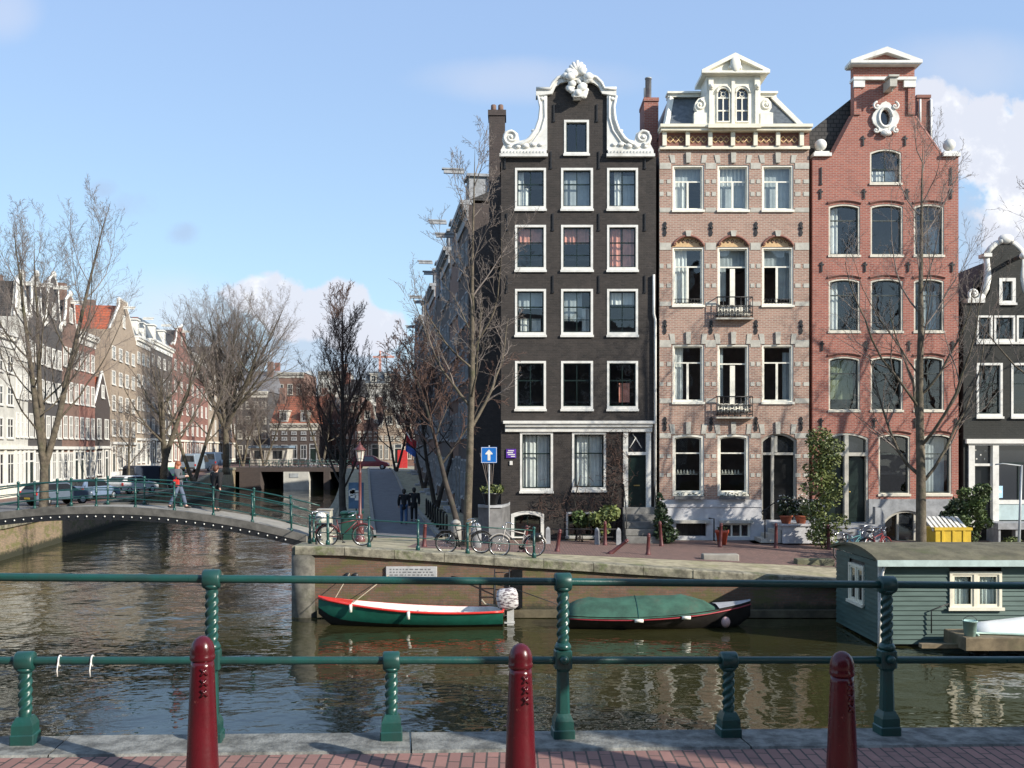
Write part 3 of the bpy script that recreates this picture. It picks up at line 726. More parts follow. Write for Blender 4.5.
# ---- house 3: red brick neck gable with pediment
def house_red():
    H = House('canal_house', 'red brick canal house with pedimented gable, oval white attic frame and ball finials', 'house', mk(886))
    X = px(886); r = H.root
    cols = [(828.7, 860), (870.6, 903), (914, 944)]
    gs = plain('grey_green_sash', (.05, .06, .055), .4, .2, 5); cr = plain('putty_frame', (.62, .58, .48), .6, .1, 4)
    H.window(X(870), X(901.5), pz(185), pz(149), cm=cr, sm=M['greensash'], cols=2, bars=(.42,), rise=.14, curtain=[(0, 1, 0, .4, 'curtain')], casing=.06, recess=.12, proud=-.02)
    cur = {(0, 0): [(0, .36, 0, 1, 'curtain')], (1, 0): [(0, .36, 0, 1, 'curtain')], (2, 0): [(0, .9, .2, 1, 'greenblind')], (1, 2): [(.4, .9, 0, .8, 'greycurtain')], (0, 2): [(.5, 1, 0, .6, 'greycurtain')]}
    for i, (t, b) in enumerate(((204, 257), (278.5, 333), (356.5, 412))):
        for j, (a, c) in enumerate(cols):
            H.window(X(a), X(c), pz(b), pz(t), cm=cr, sm=gs, cols=1 if j < 2 else 2, bars=(.7,), rise=.1, curtain=cur.get((i, j)), casing=.06, recess=.13, proud=-.02, sill=.05, sillout=.06)
    for a, c in ((878.6, 910), (924, 951.5)):
        H.window(X(a), X(c), pz(496), pz(434), cm=cr, sm=gs, cols=1, bars=(.68,), rise=.1, casing=.06, recess=.13, proud=-.02, curtain=[(.1, .9, 0, 1, 'greycurtain')] if a > 900 else None)
    # twin door
    dh = wpoly(X(824), X(868.5), pz(522), pz(433), .2); H.hole(dh)
    m = MB().ring(dh, wpoly(X(826), X(866.5), pz(522) - .08, pz(435), .19), .02, .3)
    m.box(X(844.5), X(848.5), -.02, .3, pz(522), pz(435.3)).box(X(826), X(866.5), .0, .28, pz(456), pz(452.5))
    m.build('door_frame', M['stone'], r)
    for a, c in ((826, 844.5), (848.5, 866.5)):
        m = MB().poly(wpoly(X(a), X(c), pz(522), pz(456.5), .22), .2, .26)
        for z0, z1 in ((518, 505), (502, 489), (486, 473)): m.box(X(a + 2), X(c - 2), .185, .2, pz(z0), pz(z1))
        d = m.build('door', M['greensash'], r); MB().ball((X(a + 2.5) if a > 840 else X(c - 2.5), .16, pz(492)), .035, 8).build('knob', plain('brass', (.6, .42, .15), .35), d)
        MB().box(X(a), X(c), .2, .205, pz(452.4), pz(436)).build('fanlight', M['farglass'], r)
    # oval attic opening
    ov = [(X(884.7) + .2 * math.cos(2 * PI * k / 20), pz(118) + .32 * math.sin(2 * PI * k / 20)) for k in range(20)]
    H.hole(ov)
    MB().poly(ov, .1, .11).build('oval_pane', M['farglass'], r)
    so = []
    for k in range(20):
        t = 2 * PI * k / 20; so.append((X(884.9) + (.5 + .05 * math.cos(4 * t)) * math.cos(t), pz(119) + (.62 + .06 * math.cos(4 * t)) * math.sin(t)))
    m = MB().ring(so, [(x * 1.0, z) for x, z in ov], -.1, .1)
    for a, b, rr, s in ((876, 107, .16, 1), (894, 107, .16, -1), (875, 131, .14, -1), (895, 131, .14, 1)): volute(m, X(a), pz(b), rr, -.12, .05, 1.2, s, PI / 2)
    m.tube([(X(884.7) + .27 * math.cos(2 * PI * k / 20), -.11, pz(118) + .39 * math.sin(2 * PI * k / 20)) for k in range(21)], .05, 6)
    m.ball((X(885), -.12, pz(134)), .16, 8, (1.4, .6, .8))
    m.build('oval_frame', M['white'], r)
    zc = pz(499)
    up = [h for h in H.holes if h is not dh]
    out = [(X(812.5), zc), (X(824), zc)] + dh[2:][::-1] + [(X(868.5), zc), (X(958.5), zc), (X(958.5), pz(157)), (X(943), pz(157)), (X(914.5), pz(116)), (X(914.5), pz(67)), (X(853.5), pz(67)), (X(853.5), pz(116)), (X(831.5), pz(157)), (X(812.5), pz(157))]
    MB().poly(out, 0, .35, up).build('wall', M['b_red'], r)
    arch = wpoly(X(882), X(930), pz(545), pz(510.5), .5, n=14)
    out = [(X(812.5), -.5), (X(958.5), -.5), (X(958.5), zc - .003), (X(868.5), zc - .003), (X(868.5), pz(522)), (X(824), pz(522)), (X(824), zc - .003), (X(812.5), zc - .003)]
    MB().poly(out, -.06, .35, [arch]).build('plinth', M['bluestone'], r)
    m = MB().ring(arch, wpoly(X(884), X(928), pz(545), pz(512.5), .48, n=14), .0, .2)
    for a in (897, 914): m.box(X(a), X(a + 2), .02, .2, pz(545), pz(512))
    w = m.build('basement_window', M['stone'], r); MB().poly(wpoly(X(884), X(928), pz(544), pz(512.7), .48, n=14), .12, .13).build('pane', M['farglass'], w)
    # arched brick heads
    m = MB()
    for i, (t, b) in enumerate(((204, 257), (278.5, 333), (356.5, 412), (434, 0))):
        for a, c in (cols if b else ((878.6, 910), (924, 951.5))):
            m = MB(); pts = wpoly(X(a - 1), X(c + 1), pz(500), pz(t) + .1, .1)[2:]
            m.tube([(x, -.004, z + .03) for x, z in pts], .07, 4, smooth=False); m.build('brick_arch', M['b_redbrown'], r)
    for y, xs in ((141, (863, 905)), (194, (820.5, 864, 907, 951)), (267, (821.5, 865, 908, 952)), (346, (822, 866, 909, 952.5)), (423, (821, 874, 915, 956))):
        for x in xs: link('wall_anchor', ANC2, r, (X(x), 0, pz(y)))
    for a in (821, 951): link('wall_anchor', ANC0, r, (X(a), 0, pz(176)))
    # sloping copings
    for a, b, c, d in ((853, 116.5, 831, 158), (915, 116.5, 943.5, 158)):
        MB().tube([(X(a), .12, pz(b)), (X(c), .12, pz(d))], .13, 4, smooth=False).build('gable_coping', M['b_redbrown'], r)
    for a, c in ((813.5, 830), (943, 958.5)):
        m = MB().box(X(a - .8), X(c + .8), -.14, .45, pz(157) + .004, pz(153.5)).box(X(a + 1), X(c - 1), -.06, .4, pz(153.5) + .002, pz(151.5))
        xm = X((a + c) / 2); m.lathe([(.1, 0), (.06, .06), (.12, .1)], (xm, .15, pz(151.5)), 12); m.ball((xm, .15, pz(144)), .24, 16)
        m.build('ball_finial', M['white'], r)
    # pediment
    m = MB().box(X(853), X(864), -.12, -.004, pz(88), pz(81)).box(X(903), X(914.8), -.12, -.004, pz(88), pz(81)).box(X(852.5), X(915.2), -.15, .36, pz(81) + .003, pz(78))
    m.build('frieze_band', M['white'], r)
    m = MB().box(X(849), X(918), -.32, .4, pz(67) + .003, pz(63.5)).ring([(X(848), pz(66)), (X(919), pz(66)), (X(919), pz(63)), (X(884), pz(50)), (X(848), pz(63))], [(X(860), pz(63.4)), (X(907), pz(63.4)), (X(907), pz(63.1)), (X(884), pz(55.5)), (X(860), pz(63.1))], -.36, .42)
    p = m.build('pediment', M['white'], r)
    MB().poly([(X(858), pz(63.6)), (X(909), pz(63.6)), (X(884), pz(53.5))], -.1, .3).build('pediment_field', M['b_red'], p)
    # hoist beam
    m = MB().box(X(883), X(890), -.75, .2, pz(93), pz(84)).box(X(881.5), X(891.5), -.82, -.3, pz(84) + .002, pz(82))
    m.tube([(X(886.5), -.6, pz(93)), (X(886.5), -.6, pz(97))], .025, 6)
    m.build('hoist_beam', M['stone'], r)
    for a in (853.5, 907.5): MB().box(X(a), X(a + 7), -.07, -.0035, pz(115), pz(88) + .003).build('brick_pilaster', M['b_red'], r)
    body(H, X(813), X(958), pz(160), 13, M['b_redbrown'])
    MB().poly([(X(810), pz(165)), (X(810), pz(130)), (X(876), pz(78)), (X(945), pz(163)), (X(945), pz(168))], .5, 13).build('roof', M['darktile'], r)
    qx = lambda a: (a - 512) * .0426 - (886 - 512) * .04
    qz = lambda b: CZ + (YH - b) * .0426 - 1.5
    c = MB().box(qx(917), qx(930), 2.6, 3.7, qz(170), qz(98)).box(qx(916.3), qx(930.7), 2.55, 3.75, qz(98) + .002, qz(95)).build('chimney', M['b_redbrown'], r)
    MB().tube([(qx(930.5), 2.55, qz(155)), (qx(930.5), 2.55, qz(100))], .05, 6).build('flue', M['white'], c); MB().tube([(qx(919.5), 2.52, qz(130)), (qx(919.5), 2.52, qz(100))], .045, 6).build('flue', M['white'], c)
    # long stoop bench
    m = MB().box(X(822), X(871), -1.0, -.063, pz(548), pz(526.5)).box(X(821), X(872), -1.04, -.062, pz(526.5) + .002, pz(523))
    m.build('stoop', M['bluestone'], r, bevel=.012)
    m = MB().poly([(X(868.5), pz(540)), (X(880.5), pz(540)), (X(878), pz(515)), (X(875), pz(507)), (X(869), pz(506))], -.7, -.4)
    m.build('stoop_scroll', M['bluestone'], r)
house_red()

# ---- house 4: black bell gable with white trim
def house_bell():
    H = House('canal_house', 'small black canal house with white-edged bell gable and white shopfront', 'house', mk(1006))
    X = px(1006); r = H.root; wm = M['white']
    H.window(X(999), X(1015.5), pz(305), pz(278), casing=.13, cols=1, bars=(.99,), sill=.04)
    for a, c in ((976.6, 992.5), (994, 1015), (1016.5, 1035)):
        H.window(X(a), X(c), pz(344), pz(315.5), casing=.08, cols=1, bars=(.99,), sill=.12, sillout=.05)
    for a, c in ((976.5, 1002.5), (1011, 1036)):
        H.window(X(a), X(c), pz(418.5), pz(363), casing=.09, cols=1, bars=(.62,), sill=.1)
    g = [(967.5, 303), (983.5, 303), (990, 296), (987.5, 254)]
    # bell outline, mirrored about 1006
    L = [(983, 303), (990, 292), (992, 280), (990.5, 268), (989, 256), (992, 250), (998, 245), (1006, 242.5)]
    Rr = [(2012 - a, b) for a, b in L[:-1]][::-1]
    ground = [(X(968), pz(520)), (X(1046), pz(520)), (X(1046), pz(442)), (X(968), pz(442))]
    H.hole(ground)
    out = [(X(963.5), -.5), (X(1048.5), -.5), (X(1048.5), pz(303)), ] + [(X(a), pz(b)) for a, b in (L + Rr)[::-1]] + [(X(963.5), pz(303))]
    H.wall(out, M['b_green'], .35)
    # trim: thick white band along the bell
    C = [(983, 297), (986.5, 288), (988.5, 278), (988.5, 266), (987.5, 256)]
    m = MB()
    for mir in (0, 1):
        f = (lambda a: X(2012 - a)) if mir else X
        m.tube([(f(a), .1, pz(b)) for a, b in C], [.12, .16, .16, .13, .13], 8)
        m.box(min(f(983), f(991)), max(f(983), f(991)), -.1, .4, pz(257), pz(253.5))
        m.tube([(f(a), .1, pz(b)) for a, b in ((988, 253.5), (991.5, 248.5), (997, 243.5), (1006, 240.5))], .13, 8)
        volute(m, f(974), pz(294), .28, .0, .085, 1.5, -1 if not mir else 1, 0 if not mir else PI)
        m.poly([(f(967), pz(303)), (f(984), pz(303)), (f(984), pz(298)), (f(967), pz(298.5))], -.1, .4)
        m.tube([(f(977), 0, pz(301)), (f(984), 0, pz(296))], .1, 6)
    m.ball((X(1006), 0, pz(239)), .2, 10, (1.6, .8, 1)); m.ball((X(1001), 0, pz(241)), .12, 8); m.ball((X(1011), 0, pz(241)), .12, 8)
    m.build('gable_trim', wm, r)
    m = MB().tube([(X(1008), .2, pz(262.5)), (X(1008), -1.1, pz(261.5))], .09, 8); b = m.build('hoist_beam', M['blackpaint'], r)
    MB().ball((X(1008), -1.15, pz(261.5)), .13, 10).build('beam_cap', wm, b)
    # shopfront
    m = MB().box(X(965), X(1047), -.16, -.003, pz(443.5), pz(439)).box(X(968), X(1046), -.05, .1, pz(445.5), pz(443.5) - .002)
    for a, c in ((968, 974), (992, 998)): m.box(X(a), X(c), -.08, .25, pz(545), pz(445.5) - .002)
    m.box(X(974), X(992), -.02, .2, pz(466), pz(463.5)).box(X(998), X(1046), -.06, .2, pz(504), pz(500)).box(X(1043), X(1046), -.06, .2, pz(500), pz(445.6))
    sf = m.build('shopfront', wm, r)
    MB().box(X(998), X(1046), -.03, .2, pz(520), pz(504) - .002).build('panel', plain('pale_teal_paint', (.42, .52, .52), .5, .08, 3), sf)
    m = MB().box(X(974), X(992), .15, .2, pz(522), pz(466)); m.box(X(976.5), X(989.5), .135, .15, pz(516), pz(490))
    m.build('door', M['blackpaint'], r)
    MB().box(X(974), X(992), .14, .145, pz(463.5), pz(445.5)).build('fanlight', M['farglass'], r)
    w = MB().box(X(998.5), X(1043), .12, .126, pz(500), pz(445.6)).build('shop_window', M['farglass'], r)
    m = MB().box(X(998.5), X(1043), .08, .119, pz(463.8), pz(462.4)).box(X(1019), X(1020), .085, .118, pz(500), pz(464)); m.build('glazing_bar', M['greensash'], w)
    s = MB().box(X(998.5), X(1004), .1, .115, pz(498), pz(486)).build('window_notice', plain('pale_blue_card', (.4, .62, .8), .6), r)
    MB().ball((X(1001.3), .1, pz(492)), .06, 8, (1, .1, 1)).build('printed_mark', wm, s)
    m = MB()
    rn = random.Random(3)
    for a, b in ((977, 450), (982, 455), (987, 451), (978, 459), (986, 459)): m.ball((X(a), .13, pz(b)), .035, 6)
    m.build('tracery', wm, r)
    # bench/canopy in front and basement
    m = MB().box(X(983), X(1048), -1.25, -.1, pz(527), pz(521)).box(X(984), X(986), -1.2, -.2, pz(548), pz(527)).box(X(1000.5), X(1003.5), -1.2, -.9, pz(548), pz(527))
    m.build('stoop_shelf', M['bluestone'], r)
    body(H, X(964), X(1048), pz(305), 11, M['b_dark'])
    roof_gable(H, X(964), X(1048), pz(304), pz(254), .4, 11, M['darktile'])
house_bell()

# ---- generic houses of the receding rows and the far block
def gable_outline(style, w, ze, hg):
    """outline above the eaves, from the right eaves corner to the left one; centred on x = 0"""
    h = w / 2
    if style == 'cornice': return [(h, ze), (-h, ze)]
    if style == 'spout': return [(h, ze), (h * .3, ze + hg * .8), (h * .3, ze + hg), (-h * .3, ze + hg), (-h * .3, ze + hg * .8), (-h, ze)]
    if style == 'point': return [(h, ze), (0, ze + hg), (-h, ze)]
    if style == 'step':
        p = []; n = 4
        for k in range(n): p += [(h * (1 - k / n), ze + hg * k / n), (h * (1 - k / n), ze + hg * (k + 1) / n)]
        return p + [(-a, b) for a, b in p[::-1]]
    if style == 'neck':
        p = [(h, ze), (h * .95, ze + .3), (h * .65, ze + .5), (h * .5, ze + hg * .45), (h * .45, ze + hg * .78), (h * .5, ze + hg * .8), (h * .25, ze + hg * .92), (0, ze + hg)]
        return p + [(-a, b) for a, b in p[:-1][::-1]]
    p = [(h, ze), (h * .96, ze + .35), (h * .75, ze + hg * .3), (h * .6, ze + hg * .6), (h * .56, ze + hg * .78), (h * .3, ze + hg * .95), (0, ze + hg)]
    return p + [(-a, b) for a, b in p[:-1][::-1]]
_wcache = {}
def far_window(w, h, cols, bars, rise, fr, key):
    k = (round(w, 2), round(h, 2), cols, bars, rise, key)
    if k not in _wcache:
        a = MB().ring(wpoly(-w / 2, w / 2, 0, h, rise), wpoly(-w / 2, w / 2, 0, h, rise, .11), -.06, .02)
        a.box(-w / 2 - .05, w / 2 + .05, -.12, -.061, -.06, .05)
        for i in range(1, cols): x = -w / 2 + w * i / cols; a.box(x - .035, x + .035, -.045, -.006, .1, h - .1)
        for f in bars: a.box(-w / 2 + .1, w / 2 - .1, -.044, -.007, h * f - .035, h * f + .035)
        b = MB().poly(wpoly(-w / 2, w / 2, 0, h, rise, .05), -.012, -.004)
        _wcache[k] = (a.mesh('window', fr), b.mesh('pane', M['farglass']))
    return _wcache[k]
def row_house(label, loc, rz, w, ze, style='cornice', hg=3.0, mat='b_brown', trim='white', fr='white', floors=4, cols=3, depth=11, roofmat='darktile',
              ridge=None, ground=None, ww=None, beam=True, chimney=True, group=None, name='canal_house', attic=True, dormer=False, gh=3.6, mansard=False, wh=.62, seed=0):
    rn = random.Random(seed + int(w * 100))
    H = thing(name, label, 'house', loc, rz, group); h = w / 2 - .02
    g = gable_outline(style, 2 * h, ze, hg)
    MB().poly([(-h, -.4), (h, -.4)] + g, 0, .3).build('wall', M[mat], H)
    m = MB().box(-h + .005, -h + .2, .301, depth, -.4, ze - .03).box(h - .2, h - .005, .301, depth, -.4, ze - .03).box(-h + .2, h - .2, depth - .2, depth, -.4, ze - .03)
    m.build('side_wall', M[mat], H)
    T = M[trim]
    if style == 'cornice':
        m = MB().box(-h - .02, h + .02, -.45, .3, ze - .12, ze + .12).box(-h, h, -.28, -.002, ze - .4, ze - .122).box(-h, h, -.1, -.003, ze - .95, ze - .402)
        k = -h + .2
        while k < h - .2: m.box(k, k + .16, -.4, -.281, ze - .36, ze - .123); k += .8
        m.build('cornice', T, H)
    else:
        m = MB(); pts = [(x, .08, z) for x, z in g]
        m.tube(pts, .13 if style != 'step' else .1, 5, smooth=False)
        if style in ('neck', 'bell'):
            for s in (1, -1): volute(m, s * h * .8, ze + .35, .32, -.02, .1, 1.3, s, PI / 2, 6)
            m.ball((0, 0, ze + hg + .1), .3, 8, (1.3, .7, 1))
        m.build('gable_trim', T, H)
    # roof
    if mansard:
        A = [(-h, .1, ze + .12), (h, .1, ze + .12), (h * .82, 1.3, ze + 2.6), (-h * .82, 1.3, ze + 2.6)]
        B = [(-h, depth, ze + .12), (h, depth, ze + .12), (h * .82, depth - 1.3, ze + 2.6), (-h * .82, depth - 1.3, ze + 2.6)]
        rf = MB().loft([A, B], smooth=False).build('roof', M[roofmat], H); zr = ze + 2.6
    elif style == 'cornice':
        zr = ze + (ridge or 2.4)
        A = [(-h, -.1, ze + .13), (h, -.1, ze + .13), (h, depth / 2, zr), (-h, depth / 2, zr)]
        m = MB(); vs = [(-h, 0, ze + .12), (h, 0, ze + .12), (h, depth / 2, zr), (-h, depth / 2, zr), (-h, depth, ze + .12), (h, depth, ze + .12)]
        m.add(vs, [(0, 1, 2, 3), (3, 2, 5, 4), (0, 3, 4), (1, 5, 2), (0, 4, 5, 1)]); rf = m.build('roof', M[roofmat], H)
    else:
        zr = ze + hg * .85
        m = MB().poly([(-h, ze - .05), (h, ze - .05), (h, ze + .05), (0, zr), (-h, ze + .05)], .31, depth); rf = m.build('roof', M[roofmat], H)
    if dormer:
        for x in ((0,) if w < 6 else (-w * .22, w * .22)):
            m = MB().box(x - .65, x + .65, .25, 2.2, ze + .3, ze + 2.0).box(x - .8, x + .8, .12, 2.3, ze + 2.0, ze + 2.15)
            d = m.build('dormer', T, H); a, b = far_window(.9, 1.3, 2, (.5,), 0, M[fr], fr)
            o = link('dormer_window', a, d, (x, .25, ze + .45)); link('dormer_pane', b, d, (x, .245, ze + .45))
    if chimney:
        x = h * (.75 if rn.random() < .5 else -.75)
        m = MB().box(x - .45, x + .45, depth * .35, depth * .35 + 1, ze, zr + rn.uniform(.8, 1.6)); c = m.build('chimney', M['b_redbrown' if rn.random() < .5 else 'b_brown'], rf)
    if beam and style != 'cornice' or beam and dormer:
        z = ze + (hg * .75 if style != 'cornice' else 2.3)
        MB().box(-.09, .09, -1.1, .05, z, z + .2).box(-.14, .14, -1.2, .0, z + .201, z + .28).build('hoist_beam', T, H)
    # windows
    fh = (ze - gh - .9) / (floors - 1) if floors > 1 else 3
    ww = ww or min(1.25, w / cols * .56); gap = w / cols
    for f in range(1, floors):
        z = gh + fh * (f - 1) + fh * .22
        hh = fh * wh * (1 - .06 * f)
        a, b = far_window(ww, hh, 2, (.6,), 0, M[fr], fr)
        for c in range(cols):
            x = -w / 2 + gap * (c + .5); o = link('window', a, H, (x, 0, z)); link('pane', b, o)
    if style != 'cornice' and attic:
        a, b = far_window(.9, 1.3, 2, (.5,), 0, M[fr], fr); o = link('window', a, H, (0, 0, ze + hg * .2)); link('pane', b, o)
    # ground floor
    gm = M[ground] if ground else None
    if gm is not None:
        m = MB().box(-h, h, -.05, -.003, -.4, .7).box(-h, h, -.2, -.003, gh - .25, gh)
        for c in range(cols + 1):
            x = -h + 2 * h * c / cols; m.box(max(-h, x - .17), min(h, x + .17), -.09, -.004, .7, gh - .25)
        m.build('shopfront', gm, H)
    dx = rn.choice([0, cols - 1])
    for c in range(cols):
        x = -w / 2 + gap * (c + .5)
        if c == dx:
            m = MB().ring(wpoly(x - .6, x + .6, .2, gh - .35), wpoly(x - .6, x + .6, .2, gh - .35, 0, .14), -.07, .02)
            m.box(x - .46, x + .46, -.055, -.003, 2.5, 2.62); d = m.build('door_frame', M[fr], H)
            MB().box(x - .45, x + .45, -.03, -.003, .3, 2.5).build('door', M['greensash'], d)
            MB().box(x - .45, x + .45, -.02, -.003, 2.62, gh - .5).build('fanlight', M['farglass'], d)
            MB().box(x - .75, x + .75, -.8, -.1, -.3, .2).box(x - .75, x + .75, -1.15, -.81, -.3, 0).build('stoop', M['bluestone'], H)
        else:
            a, b = far_window(min(1.6, gap * .66), gh - 1.45, 2, (.66,), 0, M[fr], fr); o = link('window', a, H, (x, -.02, .95)); link('pane', b, o)
    return H
# ------------------------------------------------------------------ bare winter trees
def tree(name, label, loc, h, r0, seed, spread=.42, first=.28, limbs=12, up=.35, lean=(0, 0), forks=1, dens=1.0, bark='bark', twig='twig', group=None, twigr=.011, droop=0, levels=3, cat='tree', fan=.6, tj=.03, ftilt=(.16, .34), split=0, lr=(.35, .55)):
    rn = random.Random(seed); root = thing(name, label, cat, loc, 0, group)
    T = MB(); K = MB()
    def frame(d):
        a = d.orthogonal().normalized(); return a, d.cross(a)
    def branch(p, d, L, r, lev):
        n = (9, 8, 5, 4, 3)[lev]; pts = [p.copy()]; rad = [r]; q = p.copy(); d = d.normalized(); d0 = d.copy(); dirs = [d.copy()]
        for i in range(n):
            j = (tj, .1, .15, .2, .24)[lev]
            if lev == 0: d = d.lerp(d0, .5)
            d = d + Vector((rn.gauss(0, j), rn.gauss(0, j), rn.gauss(0, j))) + Vector((0, 0, (.0, up * .35, up * .22, up * .12 - droop, -droop)[lev]))
            d.normalize(); q = q + d * (L / n); pts.append(q.copy()); dirs.append(d.copy())
            t = (i + 1) / n; rad.append(max(twigr * .6, r * (1 - t) ** .85 + twigr * .6) if lev == 0 else max(twigr * .6, r * (1 - t * .82)))
        (T if r > .035 and lev < 2 else K).tube(pts, rad, 8 if lev == 0 else (6 if lev == 1 else (4 if lev == 2 else 3)), caps=False)
        if lev >= levels + 1: return
        if lev == 0: return pts, rad, dirs
        cnt = int((0, 11, 7, 4, 3)[lev] * dens * rn.uniform(.8, 1.2) + .5)
        for c in range(cnt):
            t = .18 + .82 * (c + rn.random()) / cnt; k = min(n - 1, int(t * n)); fr_ = t * n - k
            bp = pts[k].lerp(pts[k + 1], min(1, fr_)); bd = dirs[k + 1 if k + 1 < len(dirs) else k]
            a, b = frame(bd); az = rn.random() * 2 * PI; an = rn.uniform(.35, .8)
            nd = bd * math.cos(an) + (a * math.cos(az) + b * math.sin(az)) * math.sin(an)
            branch(bp, nd, L * rn.uniform(.28, .5) * (1.1 - .45 * t), max(twigr, rad[k] * rn.uniform(.4, .6)), lev + 1)
    for fk in range(forks):
        a0 = 2 * PI * fk / max(1, forks) + rn.random(); tilt = 0 if forks == 1 else rn.uniform(*ftilt)
        d = Vector((math.cos(a0) * math.sin(tilt) + lean[0], math.sin(a0) * math.sin(tilt) + lean[1], math.cos(tilt)))
        p0 = Vector((lean[0] * h * split, lean[1] * h * split, h * split - .3)); rr = r0 * (1 if forks == 1 else .75)
        HH = h * (1 - split) * (1 if fk == 0 else rn.uniform(.8, .97))
        pts, rad, dirs = branch(p0, d, HH, rr, 0)
        if fk == 0: T.lathe([(r0 * 1.45, -.3), (r0 * 1.1, .15), (r0 * .98, .5)], (0, 0, 0), 10)
        if split and fk == 0: T.tube([(0, 0, -.3), (lean[0] * h * split * .4, lean[1] * h * split * .4, h * split * .5), p0[:], (p0 + d * .8)[:]], [r0, r0 * .9, r0 * .85, r0 * .5], 10)
        for c in range(max(3, int(limbs / forks ** .5))):
            t = first + (.97 - first) * (c + rn.random() * .8) / (limbs / forks ** .5); t = min(.97, t); k = min(8, int(t * 9)); bp = pts[k].lerp(pts[k + 1], t * 9 - k)
            az = a0 + c * 2.4 + rn.uniform(-.4, .4); el = rn.uniform(.5, .95) * (1 - fan * .35) + .35 * t
            nd = Vector((math.cos(az) * math.cos(el), math.sin(az) * math.cos(el), math.sin(el))) + Vector((lean[0], lean[1], 0)) * .5
            L = h * spread * (1.12 - .8 * max(0, (t - first)) / (1 - first)) * rn.uniform(.75, 1.15)
            branch(bp, nd, L, max(.02, rad[k] * rn.uniform(*lr)), 1)
    T.build('trunk', M[bark], root); K.build('crown', M[twig], root)
    return root

# ------------------------------------------------------------------ bicycle
def make_bike(label, col, basket=None, group='bicycles parked on the quay'):
    t = thing('bicycle', label, 'bicycle', (0, 0, 0), 0, group)
    ty = plain('tyre_rubber', (.02, .02, .02), .8, .2, 5); ch = plain('chrome', (.55, .56, .58), .25, .1, 5, metal=.9)
    for x in (-.55, .55):
        c = [(x + .33 * math.cos(2 * PI * k / 24), 0, .34 + .33 * math.sin(2 * PI * k / 24)) for k in range(25)]
        w = MB().tube(c, .021, 6, caps=False).build('wheel', ty, t)
        c = [(x + .3 * math.cos(2 * PI * k / 24), 0, .34 + .3 * math.sin(2 * PI * k / 24)) for k in range(25)]
        m = MB().tube(c, .012, 5, caps=False)
        for k in range(12): a = 2 * PI * k / 12; m.tube([(x, 0, .34), (x + .3 * math.cos(a), 0, .34 + .3 * math.sin(a))], .004, 3)
        m.tube([(x, -.05, .34), (x, .05, .34)], .025, 6)
        m.build('rim', ch, w)
        a0 = (.3, 2.9) if x < 0 else (.5, 2.6)
        c = [(x + .375 * math.cos(a0[0] + (a0[1] - a0[0]) * k / 10), 0, .34 + .375 * math.sin(a0[0] + (a0[1] - a0[0]) * k / 10)) for k in range(11)]
        MB().tube(c, .025, 5).build('mudguard', col, t)
    m = MB(); f = .019
    m.tube([(-.14, 0, .3), (-.27, 0, .86)], f, 7); m.tube([(-.14, 0, .3), (.36, 0, .78)], f, 7); m.tube([(-.24, 0, .72), (.35, 0, .84)], f * .9, 7)
    m.tube([(.34, 0, .98), (.4, 0, .72), (.46, 0, .5), (.55, 0, .34)], f, 7)
    for y in (-.05, .05): m.tube([(-.14, y * .6, .3), (-.55, y, .34)], .012, 6); m.tube([(-.23, y * .5, .7), (-.55, y, .34)], .011, 6)
    m.build('frame', col, t)
    m = MB().tube([(.34, 0, .98), (.33, 0, 1.06)], .015, 6).tube([(.1, -.27, 1.0), (.22, -.26, 1.05), (.33, -.1, 1.07), (.33, .1, 1.07), (.22, .26, 1.05), (.1, .27, 1.0)], .014, 6)
    m.build('handlebar', ch, t)
    MB().loft([[(-.42, -.09, .9), (-.42, .09, .9), (-.42, .09, .95), (-.42, -.09, .95)], [(-.3, -.08, .9), (-.3, .08, .9), (-.3, .08, .94), (-.3, -.08, .94)], [(-.13, -.02, .92), (-.13, .02, .92), (-.13, .02, .95), (-.13, -.02, .95)]]).build('saddle', plain('black_saddle', (.02, .018, .017), .5), t)
    m = MB().box(-.78, -.4, -.07, .07, .72, .74).tube([(-.6, -.06, .72), (-.56, -.06, .36)], .008, 5).tube([(-.6, .06, .72), (-.56, .06, .36)], .008, 5); m.build('rear_rack', M['iron'], t)
    m = MB().lathe([(.09, -.008), (.09, .008)], (0, 0, 0), 16, False).xf(Matrix.Rotation(PI / 2, 4, 'X')); m.xf(Matrix.Translation((-.14, -.06, .3)))
    m.tube([(-.14, .02, .3), (-.14, -.08, .3), (-.05, -.08, .16)], .01, 5).tube([(-.14, -.02, .3), (-.14, .08, .3), (-.23, .08, .44)], .01, 5)
    m.build('crank', M['iron'], t)
    MB().box(-.1, -.0, -.16, -.08, .145, .17).build('pedal', M['iron'], t); MB().box(-.28, -.18, .08, .16, .43, .455).build('pedal', M['iron'], t)
    MB().lathe([(.03, -.02), (.05, .02), (.045, .04)], (0, 0, 0), 10).xf(Matrix.Translation((.42, 0, .92)) @ Matrix.Rotation(PI / 2, 4, 'Y')).build('headlamp', ch, t)
    if basket:
        if basket == 'bag': MB().ball((.42, 0, .86), .17, 12, (.8, 1.1, 1.1)).build('bag', M['white'], t)
        else: MB().ball((-.6, .14, .6), .19, 10, (1.1, .55, .8)).ball((-.6, -.14, .6), .19, 10, (1.1, .55, .8)).build('pannier', M['blackpaint'], t)
    return t

